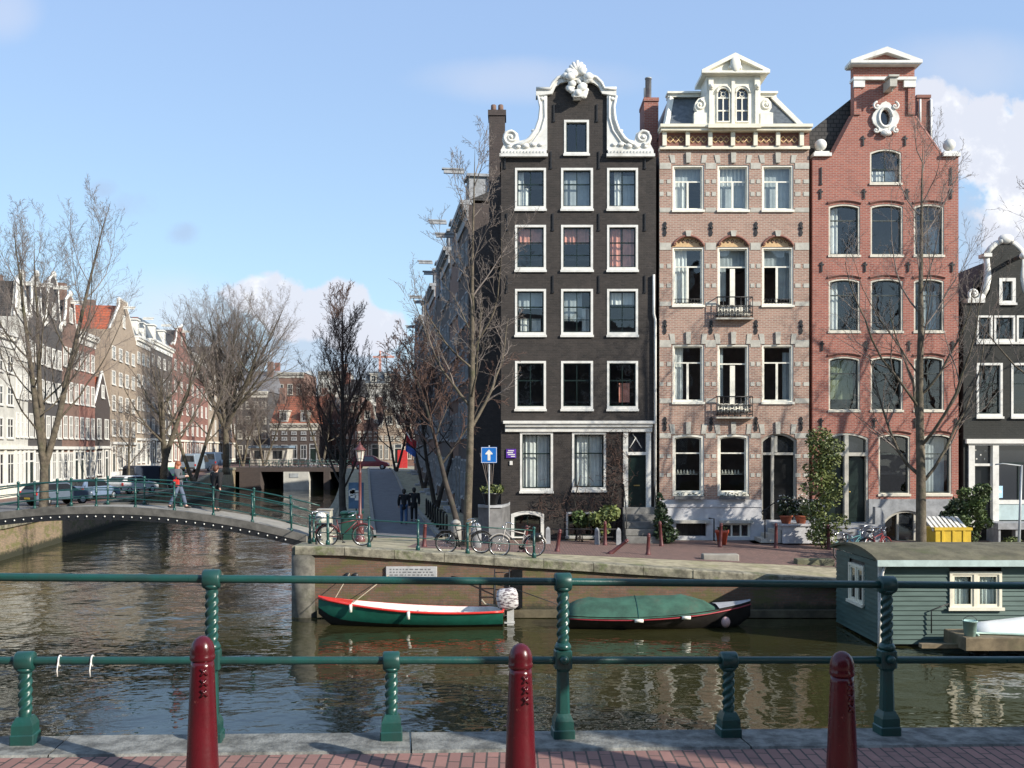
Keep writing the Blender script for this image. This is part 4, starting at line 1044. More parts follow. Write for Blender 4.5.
# ------------------------------------------------------------------ cars
def car(label, loc, rz, paint, kind='hatch', s=1.0):
    t = thing('parked_car' if kind != 'van' else 'parked_van', label, 'car' if kind != 'van' else 'van', loc, rz, 'vehicles parked beyond the bridge')
    if kind == 'van': L, W, prof = 4.6, 1.8, [(-2.3, .35), (-2.3, 1.0), (-2.28, 1.9), (-2.1, 2.05), (1.0, 2.02), (1.3, 1.85), (1.75, 1.15), (2.2, .98), (2.3, .8), (2.3, .35)]
    elif kind == 'mpv': L, W, prof = 4.3, 1.75, [(-2.1, .35), (-2.12, .85), (-1.95, 1.45), (-1.7, 1.62), (.2, 1.63), (.5, 1.52), (1.2, 1.02), (1.95, .82), (2.12, .65), (2.12, .35)]
    else: L, W, prof = 4.0, 1.65, [(-1.95, .35), (-1.98, .8), (-1.85, 1.0), (-1.5, 1.38), (-1.2, 1.43), (.1, 1.42), (.35, 1.36), (.95, .95), (1.75, .82), (1.95, .65), (1.95, .35)]
    zmx = max(z for x, z in prof)
    rings = []
    for yf, sh in ((-1, .0), (-.94, .02), (.94, .02), (1, 0)):
        ring = []
        for x, z in prof:
            tuck = max(0, (z - .95) / (zmx - .95)) * .16
            e = .05 if abs(yf) == 1 else 0
            ring.append((x * (1 - e * .4), yf * W / 2 * (1 - tuck), z - e * (z > .6)))
        rings.append(ring)
    MB().loft(rings, smooth=False).build('body', paint, t, bevel=.03)
    gl = M['farglass']
    def side(z, y): return y * W / 2 * (1 - max(0, (z - .95) / (zmx - .95)) * .16) 
    zt = zmx - .1; zb = .98
    xs = {'van': [(.3, 1.5, 1.0)], 'mpv': [(-1.75, -.75, -.75), (-.68, .25, .25)], 'hatch': [(-1.45, -.55, -.55), (-.48, .35, .2)]}[kind]
    for yf in (-1, 1):
        for a, b, c in xs:
            if kind == 'van': pts = [(a, zb + .1), (1.5, zb + .15), (1.12, zt - .1), (a, zt - .1)]
            else: pts = [(a, zb), (b + (.45 if c > 0 else 0), zb), (c, zt), (a + (.12 if a < -1 else 0), zt)]
            vs = [(x, side(z, yf) + yf * .012, z) for x, z in pts]; MB().add(vs, [(0, 1, 2, 3)]).build('side_window', gl, t)
    # front and rear screens
    def screen(nm, p, q, out):
        y0 = side(p[1], 1) - .12; y1 = side(q[1], 1) - .12
        vs = [(p[0] + out, -y0, p[1]), (p[0] + out, y0, p[1]), (q[0] + out, y1, q[1]), (q[0] + out, -y1, q[1])]
        MB().add(vs, [(0, 1, 2, 3)]).build(nm, gl, t)
    if kind == 'van': screen('windscreen', (1.72, 1.2), (1.36, 1.8), .03); screen('rear_window', (-2.29, 1.15), (-2.28, 1.8), -.015)
    elif kind == 'mpv': screen('windscreen', (1.16, 1.05), (.56, 1.5), .03); screen('rear_window', (-2.06, 1.0), (-1.97, 1.42), -.02)
    else: screen('windscreen', (.92, .98), (.4, 1.33), .03); screen('rear_window', (-1.83, 1.03), (-1.54, 1.34), -.025)
    x0 = prof[1][0]; x1 = prof[-2][0]
    for y in (-1, 1):
        MB().bbox(x0 - .02, x0 + .06, y * W / 2 * .95 - .09, y * W / 2 * .95 + .09 - .02, .68, .9).build('tail_light', plain('tail_light_red', (.5, .02, .02), .25, .1), t)
        MB().bbox(x1 - .1, x1 + .012, y * W * .36 - .14, y * W * .36 + .14, .6, .74).build('headlight', plain('headlight_glass', (.7, .72, .74), .15, .05), t)
    for q in (x0, x1): MB().box(q - .05, q + .05, -W / 2 + .06, W / 2 - .06, .35, .55).build('bumper', plain('bumper_plastic', (.04, .04, .042), .6), t)
    MB().box(x0 - .062, x0 - .051, -.26, .26, .42, .53).build('number_plate', plain('yellow_plate', (.7, .5, .05), .5), t)
    for x in (x0 + .75, x1 - .72):
        for y in (-1, 1):
            m = MB().lathe([(.02, -.09), (.27, -.09), (.31, -.05), (.31, .05), (.27, .09), (.02, .09)], (0, 0, 0), 18).xf(Matrix.Translation((x, y * (W / 2 - .08), .31)) @ Matrix.Rotation(PI / 2, 4, 'X'))
            w = m.build('wheel', plain('tyre_rubber', (.02, .02, .02), .8, .2, 5), t)
            m = MB().lathe([(.19, -.012), (.17, .012), (.05, .02)], (0, 0, 0), 14).xf(Matrix.Translation((x, y * (W / 2 + .015), .31)) @ Matrix.Rotation(-y * PI / 2, 4, 'X')); m.build('rim', M['zinc'], w)
    return t

# ------------------------------------------------------------------ people
def skin_mesh(name, verts, edges, rad, mat, parent, sub=2):
    me = bpy.data.meshes.new(name); me.from_pydata(verts, edges, []); me.materials.append(mat)
    o = link(name, me, parent)
    sk = o.modifiers.new('skin', 'SKIN'); sk.use_smooth_shade = True
    L = me.skin_vertices[0].data
    for i, r in enumerate(rad):
        L[i].radius = r if isinstance(r, tuple) else (r, r); L[i].use_root = (i == 0)
    s = o.modifiers.new('subdivision', 'SUBSURF'); s.levels = sub; s.render_levels = sub
    return o
def person(label, loc, rz, top, legs, hair, hairlen=0, stride=.22, arms='map', bag=None, coat=0, group=None):
    """faces +x before rotation; 1.72 m tall"""
    t = thing('person', label, 'person', loc, rz, group)
    skin = plain('skin', (.55, .33, .25), .6, .06, 6)
    s = stride
    # joints: pelvis, spine, chest, neck, head; legs; arms
    if arms == 'map': La = [(.02, .19, 1.38), (.03, .23, 1.12), (.28, .1, 1.16), (.36, .05, 1.18)]; Ra = [(.02, -.19, 1.38), (.03, -.23, 1.12), (.28, -.1, 1.18), (.36, -.05, 1.2)]
    else: La = [(.0, .2, 1.38), (.06, .25, 1.1), (.18, .24, .88), (.22, .23, .79)]; Ra = [(.0, -.2, 1.38), (-.06, -.25, 1.1), (-.06, -.25, .86), (-.03, -.25, .77)]
    Ll = [(0, .09, .9), (s * .6, .1, .49), (s, .1, .09), (s + .13, .11, .035)]; Rl = [(0, -.09, .9), (-s * .3, -.1, .5), (-s * 1.1, -.1, .12), (-s * 1.1 + .12, -.11, .04)]
    V = [(0, 0, .95), (0, 0, 1.12), (0, 0, 1.32), (0, 0, 1.44), (.015, 0, 1.5), (.03, 0, 1.57), (.025, 0, 1.66)] + La + Ra + Ll + Rl
    E = [(0, 1), (1, 2), (2, 3), (3, 4), (4, 5), (5, 6), (2, 7), (7, 8), (8, 9), (9, 10), (2, 11), (11, 12), (12, 13), (13, 14), (0, 15), (15, 16), (16, 17), (17, 18), (0, 19), (19, 20), (20, 21), (21, 22)]
    RR = [(.13, .1), (.12, .09), (.15, .1), .055, .055, (.085, .075), (.075, .07)] + [.055, .045, .035, .04] * 2 + [.085, .06, .045, .035] * 2
    skin_mesh('body', V, E, RR, skin, t)
    f = MB().ball((.115, 0, 1.57), .018, 6).ball((.1, .03, 1.6), .012, 6).ball((.1, -.03, 1.6), .012, 6); f.build('face', plain('skin_shade', (.4, .22, .17), .6), t)
    # jacket
    V2 = [(0, 0, .86 - coat), (0, 0, 1.0), (0, 0, 1.15), (0, 0, 1.34), (0, 0, 1.44)] + La[:3] + Ra[:3]
    E2 = [(0, 1), (1, 2), (2, 3), (3, 4), (3, 5), (5, 6), (6, 7), (3, 8), (8, 9), (9, 10)]
    skin_mesh('jacket', V2, E2, [(.18, .14), (.17, .135), (.165, .125), (.2, .145), .085, .1, .078, .056, .1, .078, .056], top, t)
    V3 = [(0, 0, .98)] + Ll[:3] + Rl[:3]
    skin_mesh('trousers', V3, [(0, 1), (1, 2), (2, 3), (0, 4), (4, 5), (5, 6)], [(.15, .115), .105, .08, .065, .105, .08, .065], legs, t)
    for q in (Ll, Rl):
        MB().ball((q[2][0] + .07, q[2][1], q[2][2] - .045), .1, 10, (1.35, .5, .48)).build('shoe', plain('dark_shoe', (.03, .025, .022), .5), t)
    m = MB().ball((.0, 0, 1.625), .115, 12, (1, .9, .95)).ball((-.04, 0, 1.58), .1, 10, (.8, 1, 1.2))
    if hairlen: m.ball((-.05, 0, 1.48), .11, 10, (.75, 1.15, 1.5))
    m.build('hair', hair, t)
    if bag is not None: 
        m = MB().bbox(-.12, .1, -.36, -.22, .82, 1.06, .03); b = m.build('shoulder_bag', bag, t)
        MB().tube([(-.02, -.28, 1.06), (-.02, -.2, 1.36), (-.0, -.08, 1.47), (0, .05, 1.44)], .015, 5).build('strap', bag, b)
    return t
# ------------------------------------------------------------------ ground, water, quays
struct(MB().add([(-260, 4, 0), (160, 4, 0), (160, 300, 0), (-260, 300, 0)], [(0, 1, 2, 3)]).build('water', None or M['water']))
struct(MB().add([(-4000, -600, -2.5), (4000, -600, -2.5), (4000, 6000, -2.5), (-4000, 6000, -2.5)], [(0, 1, 2, 3)]).build('canal_bed', M['asphalt']))
# corner quay: paved sheet following the slopes
def sheet(rows, mat, name, zf, dz=0, ncol=14):
    m = MB(); vs = []; fs = []
    for y, a, b in rows:
        for c in range(ncol + 1): x = a + (b - a) * c / ncol; vs.append((x, y, zf(x, y) + dz))
    k = ncol + 1
    for i in range(len(rows) - 1):
        for c in range(ncol): fs.append((i * k + c, i * k + c + 1, (i + 1) * k + c + 1, (i + 1) * k + c))
    return struct(m.add(vs, fs).build(name, mat))
ys = [30.5 + 1.0 * i for i in range(12)] + [44 + 4 * i for i in range(25)]
sheet([(y, x_right(y), 70) for y in ys], M['sandy'], 'pavement', z_right, 0, 40)
sheet([(y, -3.5 if y < 39 else -3.5, 60) for y in (33.2, 34, 35, 36, 37, 38, 39, 39.8)], M['street'], 'brick_road', z_right, .006, 40)
sheet([(y, x_right(y) + 2.6, x_right(y) + 5.1) for y in [41 + 3 * i for i in range(33)]], M['asphalt'], 'road', z_right, .006, 3)
def kerbline(off, nm):
    m = MB(); vs = []
    for i in range(30):
        y = 41 + 2.9 * i; x = x_right(y) + off
        for dx, dz in ((0, 0), (0, .12), (.18, .12), (.18, 0)): vs.append((x + dx, y, z_right(x, y) + dz))
    fs = []
    for i in range(29):
        for j in range(4): fs.append((i * 4 + j, i * 4 + (j + 1) % 4, i * 4 + 4 + (j + 1) % 4, i * 4 + 4 + j))
    struct(m.add(vs, fs).build(nm, M['concrete']))
kerbline(5.12, 'kerb'); kerbline(2.4, 'kerb')
# far bank and the land behind
sheet([(y, -210, x_left(y)) for y in [36 + 4 * i for i in range(27)]], M['street'], 'far_bank_pavement', lambda x, y: z_left(y), 0, 6)
sheet([(y, x_left(y) - 6.8, x_left(y) - 2.6) for y in [37 + 4 * i for i in range(24)]], M['asphalt'], 'far_bank_road', lambda x, y: z_left(y), .005, 2)
struct(MB().box(-4000, 4000, 139.5, 6000, -2, 2.79).build('ground', M['street']))
struct(MB().add([(70, 30.5, 1.45), (4000, 30.5, 1.45), (4000, 139.4, 1.45), (70, 139.4, 1.45)], [(0, 1, 2, 3)]).build('ground', M['street']))
struct(MB().add([(-4000, 36, 1.69), (-210, 36, 1.69), (-210, 139.4, 1.69), (-4000, 139.4, 1.69)], [(0, 1, 2, 3)]).build('ground', M['street']))
# quay walls
def strip(pts, zf, zb=-2):
    m = MB(); vs = []
    for x, y in pts: vs += [(x, y, zb), (x, y, zf(x, y))]
    return m.add(vs, [(2 * i, 2 * i + 2, 2 * i + 3, 2 * i + 1) for i in range(len(pts) - 1)])
def coping(m, pts, zf, w, nrm, seg=1.5, z0=-.24, up=.02):
    # separate stones laid along a polyline of two points
    (x0, y0), (x1, y1) = pts; L = math.hypot(x1 - x0, y1 - y0); n = max(1, int(L / seg)); rn = random.Random(int(L * 10))
    ex, ey = (x1 - x0) / L, (y1 - y0) / L
    for i in range(n):
        a = L * i / n + .008; b = L * (i + 1) / n - .008; d = rn.uniform(-.015, .015)
        ca = (x0 + ex * a, y0 + ey * a); cb = (x0 + ex * b, y0 + ey * b)
        q = []
        for (cx, cy) in (ca, cb):
            z = zf(cx, cy)
            q.append([(cx + nrm[0] * o, cy + nrm[1] * o, z + h) for o, h in ((.1 + d, z0), (.1 + d, up - .03), (.07 + d, up), (-w, up), (-w, z0))])
        m.loft(q, smooth=False)
rt = lambda x, y: z_right(x, y) + .008
root = thing('quay_wall', 'mossy brick quay wall of the corner quay with weathered stone coping and a timber fender', 'quay wall', (0, 0, 0))
fp = [(-6.6 + .8 * i, 30.5) for i in range(100)]
strip(fp, z_right).build('brick_face', M['quaybrick'], root)
sp_ = [(x_right(y), y) for y in [30.5 + 3 * i for i in range(38)]]
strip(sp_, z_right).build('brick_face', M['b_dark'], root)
m = MB(); coping(m, [(-6.6, 30.5), (60, 30.5)], rt, .5, (0, -1)); coping(m, [(-6.6, 30.5), (x_right(138), 138)], rt, .45, (-1, 0), 2.5); m.build('coping', M['coping'], root)
m = MB().tube([(-6.35, 30.75, -1), (-6.35, 30.75, 1.9)], .42, 20); m.build('corner_stone', plain('grey_corner_stone', (.13, .122, .1), .9, .3, 3, c2=(.055, .06, .028), amount=.9), root)
m = MB().box(-5.9, 60, 30.28, 30.497, .02, .24)
m.build('timber_fender', plain('wet_timber', (.12, .1, .06), .7, .3, 2, c2=(.04, .035, .025), amount=.7), root)
p = at(386, 566.5, 30.46); q = at(437, 577, 30.46)
s = MB().bbox(p.x, q.x, 30.42, 30.497, q.z, p.z).build('plaque', plain('pale_plaque', (.42, .42, .41), .6, .1, 4), root)
m = MB(); rn = random.Random(4)
for k in range(3):
    x = p.x + .12
    while x < q.x - .15:
        w = rn.uniform(.03, .12); m.box(x, min(x + w, q.x - .1), 30.414, 30.4195, p.z - .1 - .085 * k, p.z - .065 - .085 * k); x += w + .05
m.build('lettering', plain('grey_letter', (.16, .16, .16), .7), s)
# two black discs painted in for the shade inside mooring holes
m = MB()
for a in (344.5, 351.5):
    c = at(a, 575.5, 30.47); m.lathe([(.1, -.02), (.1, .02)], (0, 0, 0), 14).xf(Matrix.Identity(4))
m = MB()
for a in (347.5, 355.5):
    c = at(a, 576, 30.48); mm = MB().lathe([(.1, -.02), (.1, .02)], (0, 0, 0), 14).xf(Matrix.Translation(c) @ Matrix.Rotation(PI / 2, 4, 'X')); m.merge(mm)
m.build('mooring_hole_shade', M['iron'], root)
# ladder on the wall
lx = atx(502, 30.3)
m = MB()
for dx in (-.22, .22): m.tube([(lx + dx, 30.22, -.4), (lx + dx, 30.22, 1.5)], .02, 6)
for k in range(6): m.tube([(lx - .22, 30.22, .1 + .26 * k), (lx + .22, 30.22, .1 + .26 * k)], .016, 5)
m.build('ladder', M['iron'], root)
m = MB().box(lx + .3, lx + .62, 30.35, 30.49, .3, 1.45); m.build('ladder_recess_shade', M['blackpaint'], root)  # black block imitates the dark inside of a wall recess

root = thing('quay_wall', 'long brick quay wall of the far bank running away beneath the footbridge', 'quay wall', (0, 0, 0))
lp = [(x_left(y), y) for y in [36 + 4 * i for i in range(27)]]
strip(lp, lambda x, y: z_left(y)).build('brick_face', M['sandyquay'], root)
strip([(-200 + 6 * i, 36) for i in range(30)] + [(x_left(36), 36)], lambda x, y: 1.7).build('brick_face', M['quaybrick'], root)
m = MB(); coping(m, [(x_left(36), 36), (x_left(138), 138)], lambda x, y: z_left(y) + .008, .5, (1, 0), 2); m.build('coping', M['coping'], root)

# ------------------------------------------------------------------ the canal footbridge
bx0, bx1 = x_left(36.3) - .6, -7.2
def deck(x): return max(2.0, 3.08 - .0182 * (x + 14.6) ** 2)
def footbridge():
    r = thing('footbridge', 'low arched footbridge with green railings over the side canal', 'bridge', (-14.6, 36.2, 2.0))
    xs = [bx0 + (bx1 - bx0) * i / 28 for i in range(29)]; y0, y1 = 35.0, 37.6
    O = Vector((-14.6, 36.2, 2.0))
    def arc(y0, y1, a, b): return [[(x - O.x, y0 - O.y, deck(x) + a - O.z), (x - O.x, y1 - O.y, deck(x) + a - O.z), (x - O.x, y1 - O.y, deck(x) + b - O.z), (x - O.x, y0 - O.y, deck(x) + b - O.z)] for x in xs]
    MB().loft(arc(y0 + .05, y1 - .05, -.3, -.02), smooth=False).build('deck', M['concrete'], r)
    for a in (y0 - .06, y1 - .06):
        MB().loft(arc(a, a + .105, -.21, .05), smooth=False).build('edge_beam', plain('grey_bridge_beam', (.12, .113, .1), .85, .25, 2.5, c2=(.06, .06, .05)), r)
        MB().loft(arc(a + .02, a + .09, -.42, -.214), smooth=False).build('girder', M['iron'], r)
    n = 44
    for k in range(n):
        x = bx0 + 1.2 + (bx1 - bx0 - 1.6) * k / n; MB().ball((x - O.x, y0 - .07 - O.y, deck(x) - .3 - O.z), .028, 6).build('bridge_lamp', M['white'], r)
    for side, y in enumerate((y0 + .12, y1 - .12)):
        o = 0 if side == 0 else .55
        k = 0; x = -7.75 - o
        P = []
        while x > bx0:
            P.append(x)
            m = MB().tube([(x - O.x, y - O.y, deck(x) - .05 - O.z), (x - O.x, y - O.y, deck(x) + .98 - O.z)], .035, 8).ball((x - O.x, y - O.y, deck(x) + 1.0 - O.z), .06, 8).ball((x - O.x, y - O.y, deck(x) + .55 - O.z), .055, 8).lathe([(.07, 0), (.06, .12), (.04, .16)], (x - O.x, y - O.y, deck(x) - .03 - O.z), 8)
            m.build('railing_post', M['rail'], r); x -= 1.37
        for h, rr in ((.93, .027), (.62, .018), (.33, .018)):
            MB().tube([(x - O.x, y - O.y, deck(x) + h - O.z) for x in xs], rr, 7).build('handrail' if h > .9 else 'rail', M['rail'], r)
    return r
footbridge()
# landing of the bridge
# thin railing round the corner quay
def quay_rail():
    r = thing('quay_railing', 'thin green railing around the tip of the corner quay', 'railing', (-6, 30.8, 1.9))
    O = Vector((-6, 30.8, 1.9)); P = [(x_right(35.0) + .3, 35.1), (x_right(33) + .3, 33), (-5.72, 31.05)] + [(atx(p, 30.85), 30.85) for p in (369, 418, 467.5, 534)]
    for x, y in P:
        z = z_right(x, y)
        MB().tube([(x - O.x, y - O.y, z - O.z), (x - O.x, y - O.y, z + .92 - O.z)], .038, 8).ball((x - O.x, y - O.y, z + .95 - O.z), .055, 8).ball((x - O.x, y - O.y, z + .42 - O.z), .05, 8).lathe([(.075, 0), (.065, .16), (.04, .2)], (x - O.x, y - O.y, z - O.z), 8).build('post', M['rail'], r)
    for h, rr in ((.88, .02), (.42, .014)):
        MB().tube([(x - O.x, y - O.y, z_right(x, y) + h - O.z) for x, y in P], rr, 6).build('rail', M['rail'], r)
quay_rail()

# ------------------------------------------------------------------ far road bridge
def road_bridge():
    r = thing('road_bridge', 'low dark road bridge crossing the far end of the canal with a middle pier coloured as if sunlit', 'bridge', (-27, 134, 0))
    x0, x1 = x_left(134) + 27 - .5, x_right(134) + 27 + 1.0
    MB().box(x0, x1, -5, 7.4, 2.3, 2.86).build('deck', M['b_dark'], r)
    for a, b in ((240, 261), (284, 309), (324, 330)):
        MB().box(atx(a, 129) + 27, atx(b, 129) + 27, -5.3, 7.3, -1.5, 2.298).build('pier', M['plaster'] if a == 284 else M['b_dark'], r)  # middle pier coloured pale as if sunlit, the others left dark
    m = MB(); 
    for k in range(13): x = x0 + .5 + (x1 - x0 - 1) * k / 12; m.tube([(x, -4.8, 2.86), (x, -4.8, 3.8)], .04, 6)
    for h in (.5, .9): m.tube([(x0, -4.8, 2.86 + h), (x1, -4.8, 2.86 + h)], .03, 6)
    m.build('railing', M['rail'], r)
    MB().box(-1.6, -.5, -5.36, -5.301, 1.55, 2.1).build('sign_board', M['zinc'], r)
road_bridge()
# ------------------------------------------------------------------ boats
def hull(x0, x1, w, h, bowrise, sternw, y, n=16, drop=.15, inset=0):
    """rings from the bow (x0) to the stern (x1), across y"""
    rings = []
    for i in range(n + 1):
        t = i / n; x = x0 + (x1 - x0) * t
        bw = w / 2 * (math.sin(min(1, t / .55) * PI / 2) ** .75) * (1 - (1 - sternw) * max(0, (t - .55) / .45) ** 2) + .01
        zt = h + bowrise * (1 - t) ** 2.2 + .08 * t ** 3; zk = -drop + (bowrise * .9 + .1) * max(0, 1 - t / .16) ** 2
        rings.append((x, bw, zt, zk))
    return rings
def hull_mesh(m, R_, y, top=1.0, frm=0.0, out=0):
    L = []
    for x, bw, zt, zk in R_:
        ring = []
        for s in (-1, -.93, -.75, -.4, 0, .4, .75, .93, 1):
            d = abs(s); prof = d ** 3.2
            ring.append((x, y + s * bw + (out if s > 0 else -out) * (d > .5), zk + (zt - zk) * (frm + (top - frm) * prof) if d > .39 else zk + (zt - zk) * prof))
        L.append(ring)
    return L
def red_boat():
    x0, x1 = atx(318, 29.2), atx(503, 29.2); y = 29.25
    r = thing('rowing_boat', 'open green rowing boat with bright red gunwale and white inside, moored along the quay', 'boat', (0, 0, 0))
    RR = hull(x0, x1, 1.2, .36, .42, .72, y)
    m = MB().loft([[(x, y + s * bw, zk + (zt - zk) * abs(s) ** 3) for s in (-1, -.96, -.85, -.65, -.35, 0, .35, .65, .85, .96, 1)] for x, bw, zt, zk in RR], caps=False, closed=False)
    g = plain('boat_green_paint', (.015, .12, .08), .35, .12, 3, c2=(.03, .08, .06), amount=.4)
    m.build('hull', g, r)
    x, bw, zt, zk = RR[-1]
    MB().poly([(-bw, zt), (-bw * .6, zk + .1), (bw * .6, zk + .1), (bw, zt)], 0, .04).xf(Matrix.Translation((x, y, 0)) @ Matrix.Rotation(PI / 2, 4, 'Z')).build('transom', g, r)
    m = MB()
    for s in (-1, 1): m.tube([(x, y + s * (bw + .005), zt) for x, bw, zt, zk in RR], .035, 6)
    m.tube([(RR[-1][0], y - RR[-1][1], RR[-1][2]), (RR[-1][0], y + RR[-1][1], RR[-1][2])], .035, 6)
    red = plain('boat_red_paint', (.62, .035, .025), .35, .1, 3)
    m.build('gunwale', red, r)
    m = MB().loft([[(x, y - bw, zt + .02), (x, y, zt + .07), (x, y + bw, zt + .02)] for x, bw, zt, zk in RR[:4]], caps=False, closed=False); m.build('foredeck', red, r)
    m = MB().loft([[(x, y + s * (bw - .04), max(zk + .06, zk + .05 + (zt - zk) * abs(s) ** 3) - .02) for s in (-1, -.9, -.6, 0, .6, .9, 1)] for x, bw, zt, zk in RR[2:]], caps=False, closed=False)
    m.build('inside', plain('boat_white_paint', (.72, .7, .65), .5, .1, 3, c2=(.4, .38, .34), amount=.5), r)
    for i in (5, 9, 13):
        x, bw, zt, zk = RR[i]; MB().box(x - .14, x + .14, y - bw * .82, y + bw * .82, zt - .13, zt - .09).build('thwart', M['creamwhite'], r)
    x, bw, zt, zk = RR[15]
    # black bottom paint
    MB().loft([[(x, y + s * (bw * 1.0) * .97 - .0, zk - .012 + (zt - zk) * .42 * abs(s) ** 2.2) for s in (-1, -.8, -.4, 0, .4, .8, 1)] for x, bw, zt, zk in RR], caps=False, closed=False).build('bottom', M['blackpaint'], r)
    for i, c in ((3, 1), (8, 0)):
        x, bw, zt, zk = RR[i]; MB().tube([(x, y - bw - .05, zt + .02), (x, y - bw - .06, zt - .2)], .045, 8).build('fender', M['creamwhite'], r)
    MB().tube([(RR[0][0] + .5, y, RR[0][2]), (atx(349, 30.3), 30.4, 1.35)], .012, 5).tube([(RR[3][0], y, RR[3][2]), (RR[3][0] + .9, 30.44, 1.3)], .012, 5).build('mooring_rope', plain('rope', (.4, .35, .25), .9), r)
    # outboard engine wrapped in a patterned cover
    e = thing('outboard_motor', 'outboard motor in a white patterned cover hanging at the stern of the green rowing boat', 'outboard motor', (x1 + .22, y - .05, 0))
    MB().loft([[(a * sx, b * sy, z) for a, b in ((-1, -.7), (-.7, -1), (.7, -1), (1, -.7), (1, .7), (.7, 1), (-.7, 1), (-1, .7))] for sx, sy, z in ((.2, .16, .47), (.3, .2, .55), (.32, .22, .85), (.28, .2, 1.0), (.18, .14, 1.06))]).xf(Matrix.Rotation(-.12, 4, 'Y')).build('cover', cover_mat(), e)
    MB().box(-.1, .1, -.08, .08, -.2, .48).box(-.18, .12, -.1, .1, .05, .09).build('shaft', plain('grey_engine_leg', (.5, .5, .48), .5), e)
    MB().tube([(-.28, 0, .52), (-.75, .05, .6), (-.85, .05, .72)], .03, 6).build('tiller', plain('rope', (.4, .35, .25), .9), e)
def cover_mat():
    m, nt, b = newmat('patterned_cover')
    n = noise(nt, vmap(nt, objco(nt), (3, 3, 9)), 3, 2); col = mixc(nt, ramp(nt, n, .5, .54), (.6, .58, .56), (.16, .13, .14))
    nt.links.new(col, b.inputs['Base Color']); b.inputs['Roughness'].default_value = .6; return m
def covered_boat():
    x0, x1 = atx(752, 28.8), atx(566, 28.8); y = 29.0
    r = thing('covered_boat', 'wooden motor boat under a faded green tarpaulin, moored along the quay', 'boat', (0, 0, 0))
    RR = hull(x0, x1, 1.75, .34, .38, .8, y)
    MB().loft([[(x, y + s * bw, zk + (zt - zk) * abs(s) ** 3) for s in (-1, -.96, -.85, -.65, -.35, 0, .35, .65, .85, .96, 1)] for x, bw, zt, zk in RR], caps=False, closed=False).build('hull', plain('dark_boat_hull', (.025, .022, .02), .4, .2, 3), r)
    m = MB()
    for s in (-1, 1): m.tube([(x, y + s * (bw + .005), zt - .09) for x, bw, zt, zk in RR], .022, 6)
    m.build('rubbing_strake', plain('dark_red_strip', (.3, .03, .04), .5), r)
    m = MB().loft([[(x, y - bw, zt + .01), (x, y, zt + .06), (x, y + bw, zt + .01)] for x, bw, zt, zk in RR[:4]], caps=False, closed=False); m.build('foredeck', plain('grey_deck', (.4, .4, .4), .6), r)
    rings = []
    rn = random.Random(2)
    for i, (x, bw, zt, zk) in enumerate(RR[3:]):
        t = i / 13; hh = .53 * (min(1, t / .22) ** .7) * (1 - .55 * max(0, (t - .82) / .18) ** 2)
        sag = -.035 * abs(math.sin(t * PI * 2.0)) 
        rings.append([(x, y + s * (bw + .03), zt - .06 + (hh + sag) * (1 - abs(s) ** 1.7) + rn.uniform(-.018, .018)) for s in (-1, -.97, -.8, -.6, -.35, 0, .35, .6, .8, .97, 1)])
    x, bw, zt, zk = RR[-1]; rings.append([(x + .06, y + s * (bw + .03), zt - .08 + .05 * (1 - abs(s))) for s in (-1, -.97, -.8, -.6, -.35, 0, .35, .6, .8, .97, 1)])
    t = MB().loft(rings, caps=False, closed=False).build('tarpaulin', plain('faded_green_tarpaulin', (.035, .1, .066), .8, .25, 1.8, c2=(.085, .085, .058), amount=.8, bmp=.004), r)
    k = 7; MB().tube([(p[0], p[1], p[2] + .004) for p in rings[k]], .014, 5).build('seam', M['rail'], t)
    for i in (6, 10):
        x, bw, zt, zk = RR[i]; MB().tube([(x - .12, y - bw - .06, zt - .1), (x + .12, y - bw - .06, zt - .1)], .05, 8).build('fender', M['creamwhite'], r)
    x, bw, zt, zk = RR[3]; MB().ball((x + .15, y - bw - .12, .22), .13, 10, (1, 1, 1.2)).build('buoy', plain('pale_pink_buoy', (.5, .33, .3), .6), r)
    MB().tube([(RR[-1][0], y + .3, .5), (RR[-1][0] - 1.6, 30.2, .95), (RR[-1][0] - 3.4, 30.5, 1.25)], .014, 5).build('mooring_rope', M['iron'], r)
